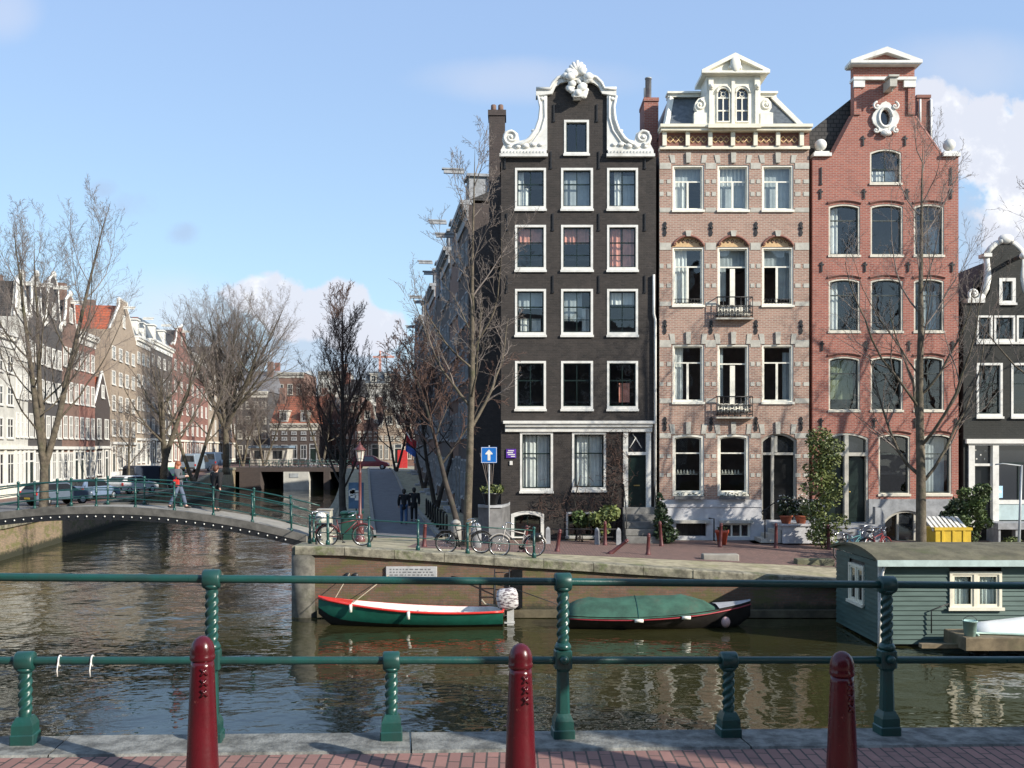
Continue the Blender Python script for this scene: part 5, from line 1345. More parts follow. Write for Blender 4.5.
def houseboat():
    x0, x1, y0, y1 = 9.55, 19.5, 26.0, 29.4
    r = thing('houseboat', 'grey green clapboard houseboat with curved mossy roof and white double windows', 'houseboat', (0, 0, 0))
    m, nt, b = newmat('grey_green_clapboard')
    v = objco(nt); sp = N(nt, 'ShaderNodeSeparateXYZ'); nt.links.new(v, sp.inputs[0])
    f = noise(nt, vmap(nt, v, (1, 1, 6)), 1.2, 6); nt.links.new(mixc(nt, ramp(nt, f, .3, .7), (.04, .08, .068), (.066, .116, .1)), b.inputs['Base Color']); b.inputs['Roughness'].default_value = .55
    w = [[(x0 + 3.9 * 0 + 2.55 + .0, .0), ], ]
    wx0, wx1 = atx(949, 26) , atx(1001, 26); wz0, wz1 = 5.1 - .159 * 26, 5.1 - .1215 * 26
    # clapboards as real overlapping boards
    bh = .125; zb = .06; zt = 2.2
    B = MB(); k = 0; z = zb
    while z < zt - .02:
        z2 = min(zt, z + bh)
        spans = [(x0, x1)] if z2 <= wz0 or z >= wz1 else [(x0, wx0), (wx1, x1)]
        for a, c in spans: B.add([(a, y0 - .03, z), (c, y0 - .03, z), (c, y0, z2), (a, y0, z2), (a, y0, z), (c, y0, z)], [(0, 1, 2, 3), (0, 4, 5, 1)])
        sy = [(y0, y1)] if z2 <= .85 or z >= 1.95 else [(y0, 27.05), (28.25, y1)]
        for a, c in sy: B.add([(x0 - .03, c, z), (x0 - .03, a, z), (x0, a, z2), (x0, c, z2), (x0, c, z), (x0, a, z)], [(0, 1, 2, 3), (0, 4, 5, 1)])
        z += bh
    B.build('wall', m, r)
    MB().box(x0 + .05, x1 - .01, y0 + .3, y1 - .3, .07, 2.1).build('inner_wall', M['darkwall'], r)
    # curved gable end above the eaves, roof
    n = 12; arcp = [(y0 - .22 + (y1 - y0 + .44) * i / n, 2.2 + .25 * math.sin(PI * i / n) ** .8) for i in range(n + 1)]
    G = MB(); vs = [(x0 - .005, y, z) for y, z in arcp]; G.add(vs, [tuple(range(n + 1))]); G.build('gable_end', m, r)
    rf = plain('mossy_roof_felt', (.125, .112, .07), .95, .25, 2, c2=(.08, .09, .035), amount=.8, bmp=.01)
    rings = [[(x, y, z) for y, z in arcp] + [(x, y, z + .07) for y, z in arcp[::-1]] for x in (x0 - .14, x1 + .3)]
    MB().loft(rings, smooth=False).build('roof', rf, r)
    MB().box(x0 - .14, x1 + .3, y0 - .27, y0 - .222, 2.1, 2.26).build('fascia', plain('pale_teal_fascia', (.45, .55, .52), .5, .1, 3), r)
    MB().box(x0 - .05, x0 + .06, y0 - .06, y0 - .031, .07, 2.12).build('corner_board', M['white'], r)
    MB().tube([(x0 + .12, y0 - .09, 2.1), (x0 + .05, y0 - .09, 1.9), (x0 - .06, y0 - .09, -.2)], .035, 8).build('downpipe', M['white'], r)
    # windows
    def dbl(mat4, w, h, nm):
        a = MB().ring(wpoly(-w / 2, w / 2, 0, h), wpoly(-w / 2, w / 2, 0, h, 0, .07), -.05, .06)
        a.box(-.05, .05, -.045, .05, .06, h - .06).box(-w / 2 - .05, w / 2 + .05, -.1, -.051, -.03, .05)
        for s in (-1, 1): a.ring(wpoly(min(s * .05, s * (w / 2 - .07)), max(s * .05, s * (w / 2 - .07)), .07, h - .07), wpoly(min(s * .05, s * (w / 2 - .07)), max(s * .05, s * (w / 2 - .07)), .07, h - .07, 0, .06), -.02, .03)
        o = a.xf(mat4).build('window', M['cream'], r)
        MB().box(-w / 2 + .08, w / 2 - .08, .0, .004, .08, h - .08).xf(mat4).build('pane', M['glass'], o)
        for s in (-1, 1): pleats(min(s * .12, s * w * .45), max(s * .12, s * w * .45), .1, h - .08, .1, .025, .1).xf(mat4).build('curtain', M['curtain'], o)
    dbl(Matrix.Translation(((wx0 + wx1) / 2, y0 - .01, wz0)), wx1 - wx0, wz1 - wz0, '')
    dbl(Matrix.Translation((x0 - .01, 27.65, .86)) @ Matrix.Rotation(-PI / 2, 4, 'Z'), 1.18, 1.08, '')
    MB().box(x0 + .15, x1, y0 + .1, y1 - .1, -.6, .059).build('pontoon', M['darkstone'], r)
    MB().tube([(wx0 - .5, y0 - .1, .35), (wx0 - .5, y0 - .1, .95), (wx0 - .05, y0 - .1, 1.12)], .018, 6).build('grab_rail', M['iron'], r)
    # raft and dinghy
    a = thing('raft', 'weathered brown timber raft floating beside the houseboat', 'raft', (0, 0, 0))
    ra = atx(958, 24.9); wood = plain('weathered_timber', (.18, .14, .085), .9, .25, 3, c2=(.08, .09, .04), amount=.6)
    MB().bbox(ra, 18, 24.5, 25.75, .18, .5, .02).build('deck', wood, a)
    MB().box(ra - .9, ra + .3, 24.9, 25.1, .16, .26).build('beam', wood, a)
    m = MB(); [m.tube([(ra + .6 + 1.6 * k, 25.1, -.4), (ra + .6 + 1.6 * k, 25.1, .18)], .24, 10) for k in range(4)]; m.build('float_drum', M['blackpaint'], a)
    d = thing('dinghy', 'white upturned dinghy lying on the timber raft by the houseboat', 'boat', (0, 0, 0))
    L = []
    dx0, dx1 = atx(972, 25), 17.0
    for i in range(13):
        t = i / 12; x = dx0 + (dx1 - dx0) * t; w = .55 * (min(1, .45 + t * 2.2)) * (1 - .8 * max(0, t - .6) / .4) ; h = .42 * min(1, .55 + t * 1.5)
        L.append([(x, 25.2 + s * w, .51 + h * (1 - abs(s) ** 2.4)) for s in (-1, -.95, -.8, -.5, 0, .5, .8, .95, 1)])
    MB().loft(L, caps=True, closed=False).build('hull', plain('dinghy_white', (.74, .75, .72), .35, .06, 2, c2=(.5, .52, .48), amount=.3), d)
    MB().tube([(dx0 - .0, 25.2 - .55, .53)] + [(x[0][0], x[0][1] - .01, .54) for x in L] , .03, 6).build('gunwale', plain('pale_green_trim', (.4, .55, .48), .5), d)
    b = thing('bucket', 'pale green bucket standing on the raft by the dinghy', 'bucket', (atx(970, 24.75), 24.75, .5))
    MB().lathe([(.13, 0), (.17, .36), (.18, .36), (.18, .38), (.165, .38), (.15, .1)], (0, 0, 0), 16).build('shell', plain('pale_green_plastic', (.35, .52, .47), .4), b)
    MB().tube([(.17 * math.cos(PI * k / 8), 0, .37 + .12 * math.sin(PI * k / 8)) for k in range(9)], .008, 5).build('bail', M['iron'], b)
red_boat(); covered_boat(); houseboat()

# ------------------------------------------------------------------ the near pavement with its railing and bollards
E = Vector((.993, .118, 0)); NN = Vector((-.118, .993, 0)); O0 = Vector((-1.76, 5.86, 3.4)); SL = -.024
def fr(s, t, h=0): 
    p = O0 + E * s + NN * t; ss = max(-14, min(14, s)); p.z += SL * ss + h; return p
def frame_mesh(m):
    m.v = [fr(*p)[:] for p in m.v]; return m
rot = math.atan2(E.y, E.x)
def grid(t0, t1, h, nm, mat, s0=-26, s1=26, n=26, hb=None):
    m = MB(); 
    rings = []
    for i in range(n + 1):
        s = s0 + (s1 - s0) * i / n; rings.append([fr(s, t0, h)[:], fr(s, t1, h)[:]] + ([fr(s, t1, hb)[:], fr(s, t0, hb)[:]] if hb is not None else []))
    m.loft(rings, smooth=False, closed=hb is not None, caps=hb is not None)
    o = m.build(nm, mat); return struct(o)
pv = grid(-30, -.262, -.012, 'brick_pavement', M['paver'])
def kerb():
    rn = random.Random(4); m = MB(); s = -20.0
    while s < 20:
        L = rn.uniform(1.3, 2.1); d = rn.uniform(-.004, .004); a, b = s + .006, s + L - .006
        c = .015; x = rn.uniform(-.006, .006)
        m.loft([[fr(q, -.26 + x, -.2)[:], fr(q, -.26 + x, d - c)[:], fr(q, -.26 + c + x, d)[:], fr(q, .14 - c, d)[:], fr(q, .14, d - c)[:], fr(q, .14, -.2)[:]] for q in (a, b)], smooth=False); s += L
    return struct(m.build('kerb', M['kerb']))
kerb()
rt_ = thing('bridge_wall', 'brick retaining wall below the near kerb and railing', 'wall', (0, 0, 0))
m = MB(); rings = []
for i in range(27): s = -26 + 2 * i; rings.append([fr(s, .1, -.19)[:], (fr(s, .1)[0], fr(s, .1)[1], -2)])
m.loft(rings, smooth=False, closed=False, caps=False).build('brick_face', M['quaybrick'], rt_)

def twist(m, z0, z1, r, pitch=.052, starts=3, amp=.17, c=(0, 0)):
    n = int((z1 - z0) / .006); k = 24; rings = []
    for i in range(n + 1):
        z = z0 + (z1 - z0) * i / n; e = min(1, 6 * i / n, 6 * (n - i) / n)
        rings.append([(c[0] + r * (1 + amp * e * math.sin(starts * (2 * PI * j / k) - 2 * PI * (z - z0) / pitch)) * math.cos(2 * PI * j / k), c[1] + r * (1 + amp * e * math.sin(starts * (2 * PI * j / k) - 2 * PI * (z - z0) / pitch)) * math.sin(2 * PI * j / k), z) for j in range(k)])
    m.loft(rings)
def post_mesh(tall):
    m = MB()
    m.bbox(-.066, .066, -.066, .066, -.005, .055, .006); m.loft([[(a * w, b * w, z) for a, b in ((-1, -1), (1, -1), (1, 1), (-1, 1))] for w, z in ((.058, .055), (.058, .105), (.05, .125), (.038, .15))], smooth=False)
    def collar(z, r, w):
        mm = MB().lathe([(.01, -w), (r * .9, -w), (r, -w + .008), (r, w - .008), (r * .9, w), (.01, w)], (0, 0, 0), 20).xf(Matrix.Translation((0, 0, z)) @ Matrix.Rotation(PI / 2, 4, 'Y')); m.merge(mm)
    if tall:
        m.loft([[(a * w, b * w, z) for a, b in ((-1, -.6), (-.6, -1), (.6, -1), (1, -.6), (1, .6), (.6, 1), (-.6, 1), (-1, .6))] for w, z in ((.04, .15), (.034, .40), (.046, .42))], smooth=False)
        m.bbox(-.052, .052, -.045, .045, .42, .535, .01); m.lathe([(.05, .535), (.053, .55), (.04, .575)], (0, 0, 0), 16)
        m.ball((0, -.055, .478), .028, 12)
        twist(m, .565, .9, .034); m.lathe([(.036, .885), (.05, .9), (.05, .912)], (0, 0, 0), 16); collar(.945, .056, .05)
    else:
        twist(m, .145, .42, .034); m.lathe([(.036, .4), (.048, .412), (.048, .425)], (0, 0, 0), 16); collar(.465, .056, .05)
    return m
def near_railing():
    r = thing('bridge_railing', 'green iron railing with twisted posts along the near kerb', 'railing', O0)
    PT = post_mesh(True).mesh('railing_post', M['rail']); PS = post_mesh(False).mesh('short_post', M['rail'])
    for k in range(-5, 6):
        for s, me in ((2.085 * k, PT), (2.085 * k + 1.045, PS)):
            link('railing_post' if me is PT else 'short_post', me, r, fr(s, 0) - O0, (0, 0, rot))
    for h, nm in ((.945, 'handrail'), (.466, 'lower_rail')):
        MB().tube([(fr(s, 0, h) - O0)[:] for s in (-14, 14)], .0235, 14).build(nm, M['rail'], r)
near_railing()
for s, l in ((-.85, 'white cable tie knotted on the lower rail close to the short post'), (-.67, 'white cable tie hanging on the lower rail, the one farther from the short post')):
    p = fr(s, 0, .466); t = thing('cable_tie', l, 'cable tie', p, rot)
    MB().tube([(0, .03 * math.cos(2 * PI * k / 12), .03 * math.sin(2 * PI * k / 12)) for k in range(13)], .005, 5).tube([(0, -.03, 0), (-.006, -.034, -.05), (-.004, -.03, -.085)], .004, 5).build('strap', M['white'], t)

# red cast iron bollards
prof = [(.105, -.1), (.1, .06), (.096, .1), (.07, .62), (.066, .648), (.074, .655), (.075, .672), (.07, .68), (.0725, .69), (.07, .715), (.06, .74), (.042, .76), (.02, .771), (.001, .774)]
prof = [(r * .84, z) for r, z in prof]
def bollard_parts(t):
    MB().lathe(prof[:5], (0, 0, 0), 32).build('shaft', M['bollard'], t)
    MB().lathe(prof[4:], (0, 0, 0), 32).build('domed_cap', M['bollard'], t)
    for k in range(2):
        a = -PI / 2 + (0.42 if k == 0 else PI + .42); m = MB()
        for j in range(3):
            z = .6 - .052 * j; rr = (.0708 + .0085 * (j + .3) * .52) * .84
            for sg in (-1, 1):
                for q in (-1, 1):
                    m.ball((rr * math.cos(a) + .0 , rr * math.sin(a), z), .0072, 8)
                e = Vector((-math.sin(a), math.cos(a), 0)); c = Vector((rr * math.cos(a), rr * math.sin(a), z))
                m.tube([c - e * .015 - Vector((0, 0, .017 * sg)), c + Vector((math.cos(a), math.sin(a), 0)) * .004, c + e * .015 + Vector((0, 0, .017 * sg))], .0058, 8)
        m.build('cross_mark', M['bollard'], t)
b0 = None
for bx, lab in ((202.5, 'dark red iron bollard standing before the twisted post beside the footbridge view'), (520.5, 'sunlit dark red iron bollard standing before the boat with the outboard motor'), (842, 'shaded dark red iron bollard standing before the houseboat')):
    D = 5.08; x = atx(bx, D); z = 3.4 - .024 * (x + 1.76) - .012
    if b0 is None:
        b0 = thing('bollard', lab, 'bollard', (x, D, z), 0, 'red bollards on the near pavement'); bollard_parts(b0)
    else:
        c = copy_tree(b0); c.location = (x, D, z); c['label'] = lab
# ------------------------------------------------------------------ things on the corner quay
def zr(x, y): return z_right(x, y) + .006
bike = make_bike('black bicycle leaning against the thin railing, beside the trunk of the tall tree', plain('black_bike_paint', (.02, .02, .022), .35))
x = atx(464, 31.4); bike.location = (x, 31.35, zr(x, 31.35)); bike.rotation_euler = (R(6), 0, R(4))
def bk(px_, Y, rz, label, paint, tilt=6, bag=None, scale=1, fallen=False):
    if paint is None: c = copy_tree(bike)
    else: c = make_bike(label, paint, bag)
    x = atx(px_, Y); c.location = (x, Y, zr(x, Y) + (.1 if fallen else 0)); c.rotation_euler = (R(tilt), 0, R(rz)); c['label'] = label; c['group'] = 'bicycles parked on the quay'
    return c
bk(517, 31.25, 183, 'bicycle with a pale frame and dark panniers standing at the end of the thin railing', plain('pale_bike_frame', (.4, .37, .33), .4), 5, 'pannier')
bk(345, 31.5, 12, 'bicycle with dark red frame parked below the red lamp post', plain('red_bike_paint', (.1, .018, .022), .4), 9)
bk(318, 33.0, 96, 'green bicycle with a white bag on the handlebar, parked at the bridge landing', plain('green_bike_paint', (.02, .1, .08), .35), 4, 'bag')
GP = 'bicycles parked on the quay'
for i, (a, Y, rz, tl, lab, pt) in enumerate(((840, 33.6, 70, 6, 'black bicycle at the edge of the bunch behind the houseboat roof', None), (857, 35.4, 50, -6, 'bicycle with blue frame in the bunch behind the houseboat roof', plain('blue_bike_paint', (.03, .09, .17), .35)),
        (866, 35.9, 62, 10, 'bicycle with white frame in the bunch behind the houseboat roof', plain('white_bike_paint', (.6, .6, .58), .4)), (880, 35.6, 40, -8, 'bicycle with bright red frame in the bunch behind the houseboat roof', plain('bright_red_bike', (.22, .03, .03), .35)),
        (850, 35.2, 30, 8, 'bicycle with pale turquoise frame in the bunch behind the houseboat roof', plain('turquoise_bike', (.08, .2, .21), .35)))):
    bk(a, Y, rz, lab, pt, tl)
for k in range(11):
    c = copy_tree(bike); xx = atx(272 + 6.3 * k, 131); c.location = (xx, 130.2, 2.87); c.rotation_euler = (R(5), 0, R(18 + (k * 37) % 60)); c['label'] = 'bicycle leaning on the railing of the far road bridge'; c['group'] = 'bicycles parked on the far bridge'
# quay bollards
def ob(px_, py_b, Y, h, tx=0, ty=0, lab='', mat=None):
    x = atx(px_, Y); t = thing('quay_bollard', lab, 'bollard', (x, Y, zr(x, Y)), 0, 'small bollards on the corner quay', (R(tx), R(ty), 0))
    t.rotation_euler = (R(tx), R(ty), 0)
    MB().lathe([(.095, -.1), (.09, .05), (.07, .1), (.055, h - .14), (.066, h - .13), (.066, h - .09)], (0, 0, 0), 12).build('shaft', M['oldbollard'], t)
    MB().lathe([(.06, h - .09), (.062, h - .06), (.04, h - .015), (.001, h)], (0, 0, 0), 12).build('domed_cap', M['oldbollard'], t)
ob(525, 0, 33.5, .0 + .9, 0, 4, 'reddish bollard behind the bicycle tyre beside the black house')
ob(557, 0, 34.3, .78, 0, 8, 'tilted dark red bollard on the sandy strip before the black house')
ob(610, 0, 34.2, .8, 0, 52, 'knocked over bollard lying slanted on the sandy strip')
ob(648, 0, 34.4, .75, 0, 2, 'short red bollard on the sandy strip before the stoop of the black house')
ob(605, 0, 37.6, .92, 0, 0, 'bollard under the yellow green shrub of the black house')
ob(661.5, 0, 37.6, .95, 0, -4, 'bollard beside the conical evergreen')
ob(720, 0, 37.6, .92, 0, 3, 'bollard beside the orange flowerpot')
ob(776, 0, 37.6, .95, 0, 0, 'dark bollard before the stoop of the pinkish house')
ob(829, 0, 37.4, .95, 0, -3, 'bollard under the tall bamboo')
ob(424, 0, 34.0, .8, 0, 3, 'red bollard standing behind the thin railing near the tree')
# row of dark bollards along the side street
for k in range(9):
    y = 41.5 + 1.7 * k; x = x_right(y) + 5.5
    t = thing('street_bollard', 'dark bollard in the row along the side street kerb', 'bollard', (x, y, zr(x, y)), 0, 'dark bollards along the side street')
    MB().lathe([(.09, 0), (.06, .12), (.05, .82), (.06, .84), (.03, .93), (.001, .95)], (0, 0, 0), 8).build('shaft', M['blackpaint'], t)
# concrete blocks, stone posts
for a, b, Y, lab in ((702, 738, 33.8, 'long pale concrete block lying on the sandy strip'), (795, 833, 33.6, 'dark mossy concrete block lying near the bamboo')):
    x0, x1 = atx(a, Y), atx(b, Y); z = zr((x0 + x1) / 2, Y)
    o = MB().bbox(x0, x1, Y - .2, Y + .2, z - .05, z + .2, .03).build('concrete_block', M['concrete'] if a < 750 else plain('mossy_block', (.12, .12, .08), .9, .2, 3, c2=(.2, .19, .08), amount=.6)); tag(o, lab, 'concrete block')
for a, Y, h, lab in ((389, 34.6, .95, 'pale round stone post behind the thin railing'), (416, 34.8, .85, 'grey stone post beside the leaning trunk')):
    a = 456 if a == 389 else 476
    x = atx(a, Y); t = thing('stone_post', lab, 'stone post', (x, Y, zr(x, Y))); MB().lathe([(.19, -.1), (.18, h * .8), (.15, h * .93), (.05, h)], (0, 0, 0), 14).build('shaft', plain('pale_post_stone', (.3, .29, .26), .85, .2, 4) if h > .9 else M['bluestone'], t)
# curved dark garden wall at the corner of the black house, with planter
t = thing('garden_wall', 'low dark curved wall with stone cap beside the corner of the black house', 'wall', (0, 0, 0))
pts = [(atx(478, 37.5), 37.6), (atx(490, 37.5), 37.2), (atx(502, 37.5), 37.4), (atx(508, 37.5), 38.4), (atx(510, 39), 39.6)]
rings = []
for (x, y) in pts: rings.append([(x, y - .12, 1.3), (x, y + .12, 1.3), (x, y + .12, 2.95), (x, y - .12, 2.95)])
MB().loft(rings, smooth=False).build('wall_face', M['darkstone'], t)
MB().loft([[(x, y - .2, 2.953), (x, y + .2, 2.953), (x, y + .2, 3.05), (x, y - .2, 3.05)] for x, y in pts], smooth=False).build('cap_stone', M['bluestone'], t)
x = atx(491, 37.4); t = thing('planter', 'dark pot with a leafy green plant on the curved wall under the arrow sign', 'planter', (x, 37.35, 3.05))
MB().lathe([(.22, 0), (.33, .4), (.35, .4), (.35, .45), (.3, .45), (.3, .38)], (0, 0, 0), 14).build('pot', M['blackpaint'], t)
foliage('foliage', [((0, 0, .58), (.42, .35, .2)), ((.2, 0, .6), (.3, .3, .2))], 260, .1, M['leaf_light'], t, 3)
m = MB(); rn = random.Random(9)
for k in range(7): m.tube([(rn.uniform(-.1, .1), 0, .45), (rn.uniform(-.5, .3), rn.uniform(-.1, .1), rn.uniform(1.2, 2.0))], .012, 4)
m.build('stem', M['twig'], t)
# one-way sign
x = atx(489, 36.6); t = thing('one_way_sign', 'square blue one-way sign with a white upward arrow on a thin pole', 'road sign', (x, 36.6, zr(x, 36.6)))
p = at(489, 455, 36.55); zc = p.z - t.location.z
MB().tube([(0, .06, -.1), (0, .06, zc + .35)], .03, 8).build('pole', M['zinc'], t)
b = MB().bbox(-.29, .29, -.012, .012, zc - .29, zc + .29, .004).build('plate', plain('sign_blue', (.015, .15, .5), .35, .06, 4), t)
MB().poly([(-.05, zc - .2), (.05, zc - .2), (.05, zc + .02), (.13, zc + .02), (.13, zc + .06), (0, zc + .2), (-.13, zc + .06), (-.13, zc + .02), (-.05, zc + .02)], -.018, -.0125).ring(wpoly(-.28, .28, zc - .28, zc + .28), wpoly(-.28, .28, zc - .28, zc + .28, 0, .015), -.0145, -.0122).build('arrow', M['white'], b)
# lamp post
x = atx(360, 37); t = thing('street_lamp', 'slim dark red lamp post with a glazed lantern at the quay corner', 'street lamp', (x, 37, zr(x, 37)))
rm = plain('dusky_red_iron', (.12, .04, .04), .45, .15, 5)
MB().lathe([(.2, -.05), (.2, .12), (.15, .16), (.14, .55), (.17, .6), (.11, .68), (.09, .95), (.11, .98), (.06, 1.05), (.05, 2.5), (.07, 2.53), (.045, 2.58), (.04, 2.9), (.07, 2.93), (.09, 2.98)], (0, 0, 0), 16).build('column', rm, t)
l = MB().lathe([(.1, 2.98), (.17, 3.36), (.19, 3.38)], (0, 0, 0), 6, False).build('lantern', plain('lantern_glass', (.62, .6, .52), .2, .08, 4), t)
m = MB(); 
for k in range(6): a = 2 * PI * k / 6; m.tube([(.1 * math.cos(a), .1 * math.sin(a), 2.98), (.18 * math.cos(a), .18 * math.sin(a), 3.37)], .012, 5)
m.build('lantern_frame', rm, l)
MB().lathe([(.24, 3.38), (.22, 3.41), (.1, 3.52), (.1, 3.56), (.04, 3.6), (.03, 3.68), (.001, 3.72)], (0, 0, 0), 12).build('lantern_cap', rm, t)
# utility box and recycling things near the dark tree
x = atx(325, 35.2); t = thing('utility_box', 'pale concrete utility box behind the thin railing at the bridge landing', 'utility box', (x, 35.2, zr(x, 35.2)))
MB().bbox(-.24, .24, -.2, .2, -.05, 1.15, .03).build('cabinet', plain('pale_utility_box', (.36, .35, .29), .8, .12, 4), t); MB().bbox(-.26, .26, -.22, .22, 1.152, 1.2, .015).build('lid', M['concrete'], t)
x = atx(351, 44.5); t = thing('notice_board', 'board of blue and white posters behind the dark tree', 'notice board', (x, 46, zr(x, 46)))
MB().box(-.03, .03, -.03, .03, 0, 2.1).build('post', M['iron'], t)
MB().bbox(-.35, .35, -.06, -.031, .9, 2.1, .01).build('board', plain('poster_blue', (.06, .13, .22), .5, .2, 2), t)
m = MB(); rn = random.Random(6)
for k in range(7): a, b = rn.uniform(-.33, .05), rn.uniform(.95, 1.75); m.box(a, a + rn.uniform(.1, .28), -.068, -.0605 - k * .0005, b, b + rn.uniform(.08, .3))
m.build('poster', M['white'], t)
t = thing('waste_container', 'dark green waste container beside the dark tree', 'container', (atx(352, 40), 40, zr(atx(352, 40), 40)))
MB().bbox(-.4, .4, -.35, .35, 0, 1.05, .04).build('bin', plain('dark_green_plastic', (.015, .06, .045), .5), t); MB().bbox(-.43, .43, -.38, .38, 1.052, 1.15, .03).build('lid', M['rail'], t)
# yellow crate with white pallet, cone, jars
Y = 36.6; xa, xb = atx(931, Y), atx(966, Y); z = zr((xa + xb) / 2, Y)
t = thing('yellow_bin', 'yellow wooden bin on the quay behind the houseboat roof', 'bin', ((xa + xb) / 2, Y, z + .0))
w = (xb - xa) / 2; yel = plain('yellow_paint', (.62, .42, .03), .5, .1, 4, c2=(.4, .25, .03), amount=.4)
m = MB().box(-w, w, -.4, .4, 0, .86).box(-w - .04, w + .04, -.44, .44, .863, .96)
for k in (-.6, .0, .6): m.box(k * w - .04, k * w + .04, -.43, -.401, .02, .86)
m.build('bin_body', yel, t)
t2 = thing('pallet', 'white slatted pallet lying on top of the yellow bin', 'pallet', ((xa + xb) / 2 - .05, Y + .1, z + .98)); t2.rotation_euler = (R(24), 0, 0)
m = MB()
for k in range(8): m.box(-w + (2 * w) * k / 7.6, -w + 2 * w * k / 7.6 + .1, -.45, .6, .06, .09)
for k in (-.4, .05, .5): m.box(-w, w, k, k + .08, 0, .058)
m.build('slat', M['white'], t2)
t = thing('warning_post', 'small yellow post beside the shaded tree trunk', 'post', (atx(914, 33), 33, zr(atx(914, 33), 33)))
MB().lathe([(.14, 0), (.14, .05), (.11, .06), (.1, .62), (.05, .72), (.02, .8)], (0, 0, 0), 12).build('shaft', yel, t); MB().lathe([(.105, .3), (.103, .42)], (0, 0, 0), 12).build('band', M['b_buff'], t)
for a, lab in ((957.5, 'white pot standing beside the yellow bin'), (973.5, 'white pot with a red band standing under the ivy')):
    t = thing('flowerpot', lab, 'flowerpot', (atx(a, 31.8), 31.8, zr(atx(a, 31.8), 31.8) + .35))
    MB().lathe([(.13, -.35), (.14, 0), (.17, .22), (.18, .22), (.18, .26), (.15, .26), (.15, .2)], (0, 0, 0), 12).build('pot', M['white'], t)
    foliage('plant', [((0, 0, .3), (.15, .15, .12))], 60, .06, M['leaf_dark'], t, int(a))
# plants against the houses
def shrub(px_, Y, clumps, n, size, mat, label, nm='shrub', cat='shrub', stem=True, seed=1, base=0):
    x = atx(px_, Y); t = thing(nm, label, cat, (x, Y, zr(x, Y) + base))
    foliage('foliage', clumps, n, size, mat, t, seed)
    m = MB(); rn = random.Random(seed)
    for k in range(5):
        c = clumps[k % len(clumps)][0]; m.tube([(rn.uniform(-.1, .1), 0, -.1), (c[0] * .5 + rn.uniform(-.1, .1), c[1] * .5, c[2] * .5), (c[0], c[1], c[2])], [.025, .018, .008], 5)
    m.build('stem', M['darkbark'], t)
    return t
rn = random.Random(12)
shrub(826, 37.6, [((rn.uniform(-.38, .32) - .1 * math.sin(k), rn.uniform(-.2, .2), .35 + k * .13), (.36 + .2 * rn.random(), .34, .34)) for k in range(31)], 5200, .085, M['leaf_light'], 'tall feathery bamboo between the pinkish house and the red house', 'bamboo', 'bamboo', seed=2)
shrub(603, 38.6, [((-.15, 0, .95), (.45, .35, .28)), ((.25, 0, 1.15), (.4, .35, .3)), ((.0, 0, .6), (.3, .3, .3))], 700, .13, M['leaf_light'], 'yellow green shrub before the basement of the black house', seed=3)
shrub(581, 38.8, [((0, 0, .8), (.3, .25, .25)), ((-.1, 0, 1.05), (.25, .2, .2))], 300, .12, M['leaf'], 'small green shrub beside the yellow green shrub of the black house', seed=4)
shrub(663, 38.6, [((.1, 0, .35), (.5, .4, .35)), ((0, 0, .8), (.38, .35, .35)), ((-.08, 0, 1.25), (.25, .25, .35)), ((-.12, 0, 1.65), (.14, .14, .3))], 1300, .1, M['leaf_dark'], 'conical dark evergreen between the black house and the pinkish house', seed=5)
shrub(972, 37.5, [((rn.uniform(-.4, .45), rn.uniform(-.2, .2), .5 + k * .16), (.35, .3, .22)) for k in range(12)], 2600, .085, M['leaf'], 'leafy ivy bush before the door of the small black house', 'ivy_bush', 'bush', seed=6)
shrub(1013, 36.5, [((0, 0, .35), (.4, .3, .25))], 250, .12, M['leaf_light'], 'low yellow green plant under the stone shelf of the small black house', seed=7)
shrub(950, 38.9, [((0, 0, .9), (.4, .3, .6)), ((.3, 0, 1.4), (.4, .3, .4))], 600, .13, M['leaf_dark'], 'dark shrub in the shade at the edge of the red house', seed=8)
# terracotta pots on stoop of the pinkish house
for a, lab, s in ((786, 'terracotta pot with leafy plant on the stoop, nearer the steps', 1), (801, 'wide terracotta pot with white flowers on the stoop, nearer the bamboo', 2)):
    t = thing('flowerpot', lab, 'flowerpot', (atx(a, 38.9), 38.9, 1.5 + .74))
    MB().lathe([(.16, 0), (.24, .26), (.26, .26), (.26, .32), (.22, .32), (.22, .24)], (0, 0, 0), 14).build('pot', plain('terracotta', (.42, .12, .06), .8, .15, 5), t)
    foliage('plant', [((0, 0, .5), (.35, .25, .25)), ((0, 0, .8), (.3, .2, .25))], 420, .09, M['leaf_dark'], t, s)
    foliage('blossom', [((0, 0, .85), (.4, .25, .3))], 30 * s, .07, M['white'], t, s + 9)
t = thing('flowerpot', 'orange plastic flowerpot beside the basement window of the pinkish house', 'flowerpot', (atx(722, 38.4), 38.4, zr(atx(722, 38.4), 38.4)))
MB().lathe([(.16, 0), (.24, .45), (.27, .46), (.27, .56), (.22, .56), (.22, .42)], (0, 0, 0), 14).build('pot', plain('orange_plastic', (.45, .08, .04), .5), t)
foliage('plant', [((0, 0, .6), (.22, .2, .12))], 60, .08, M['leaf_dark'], t, 4)
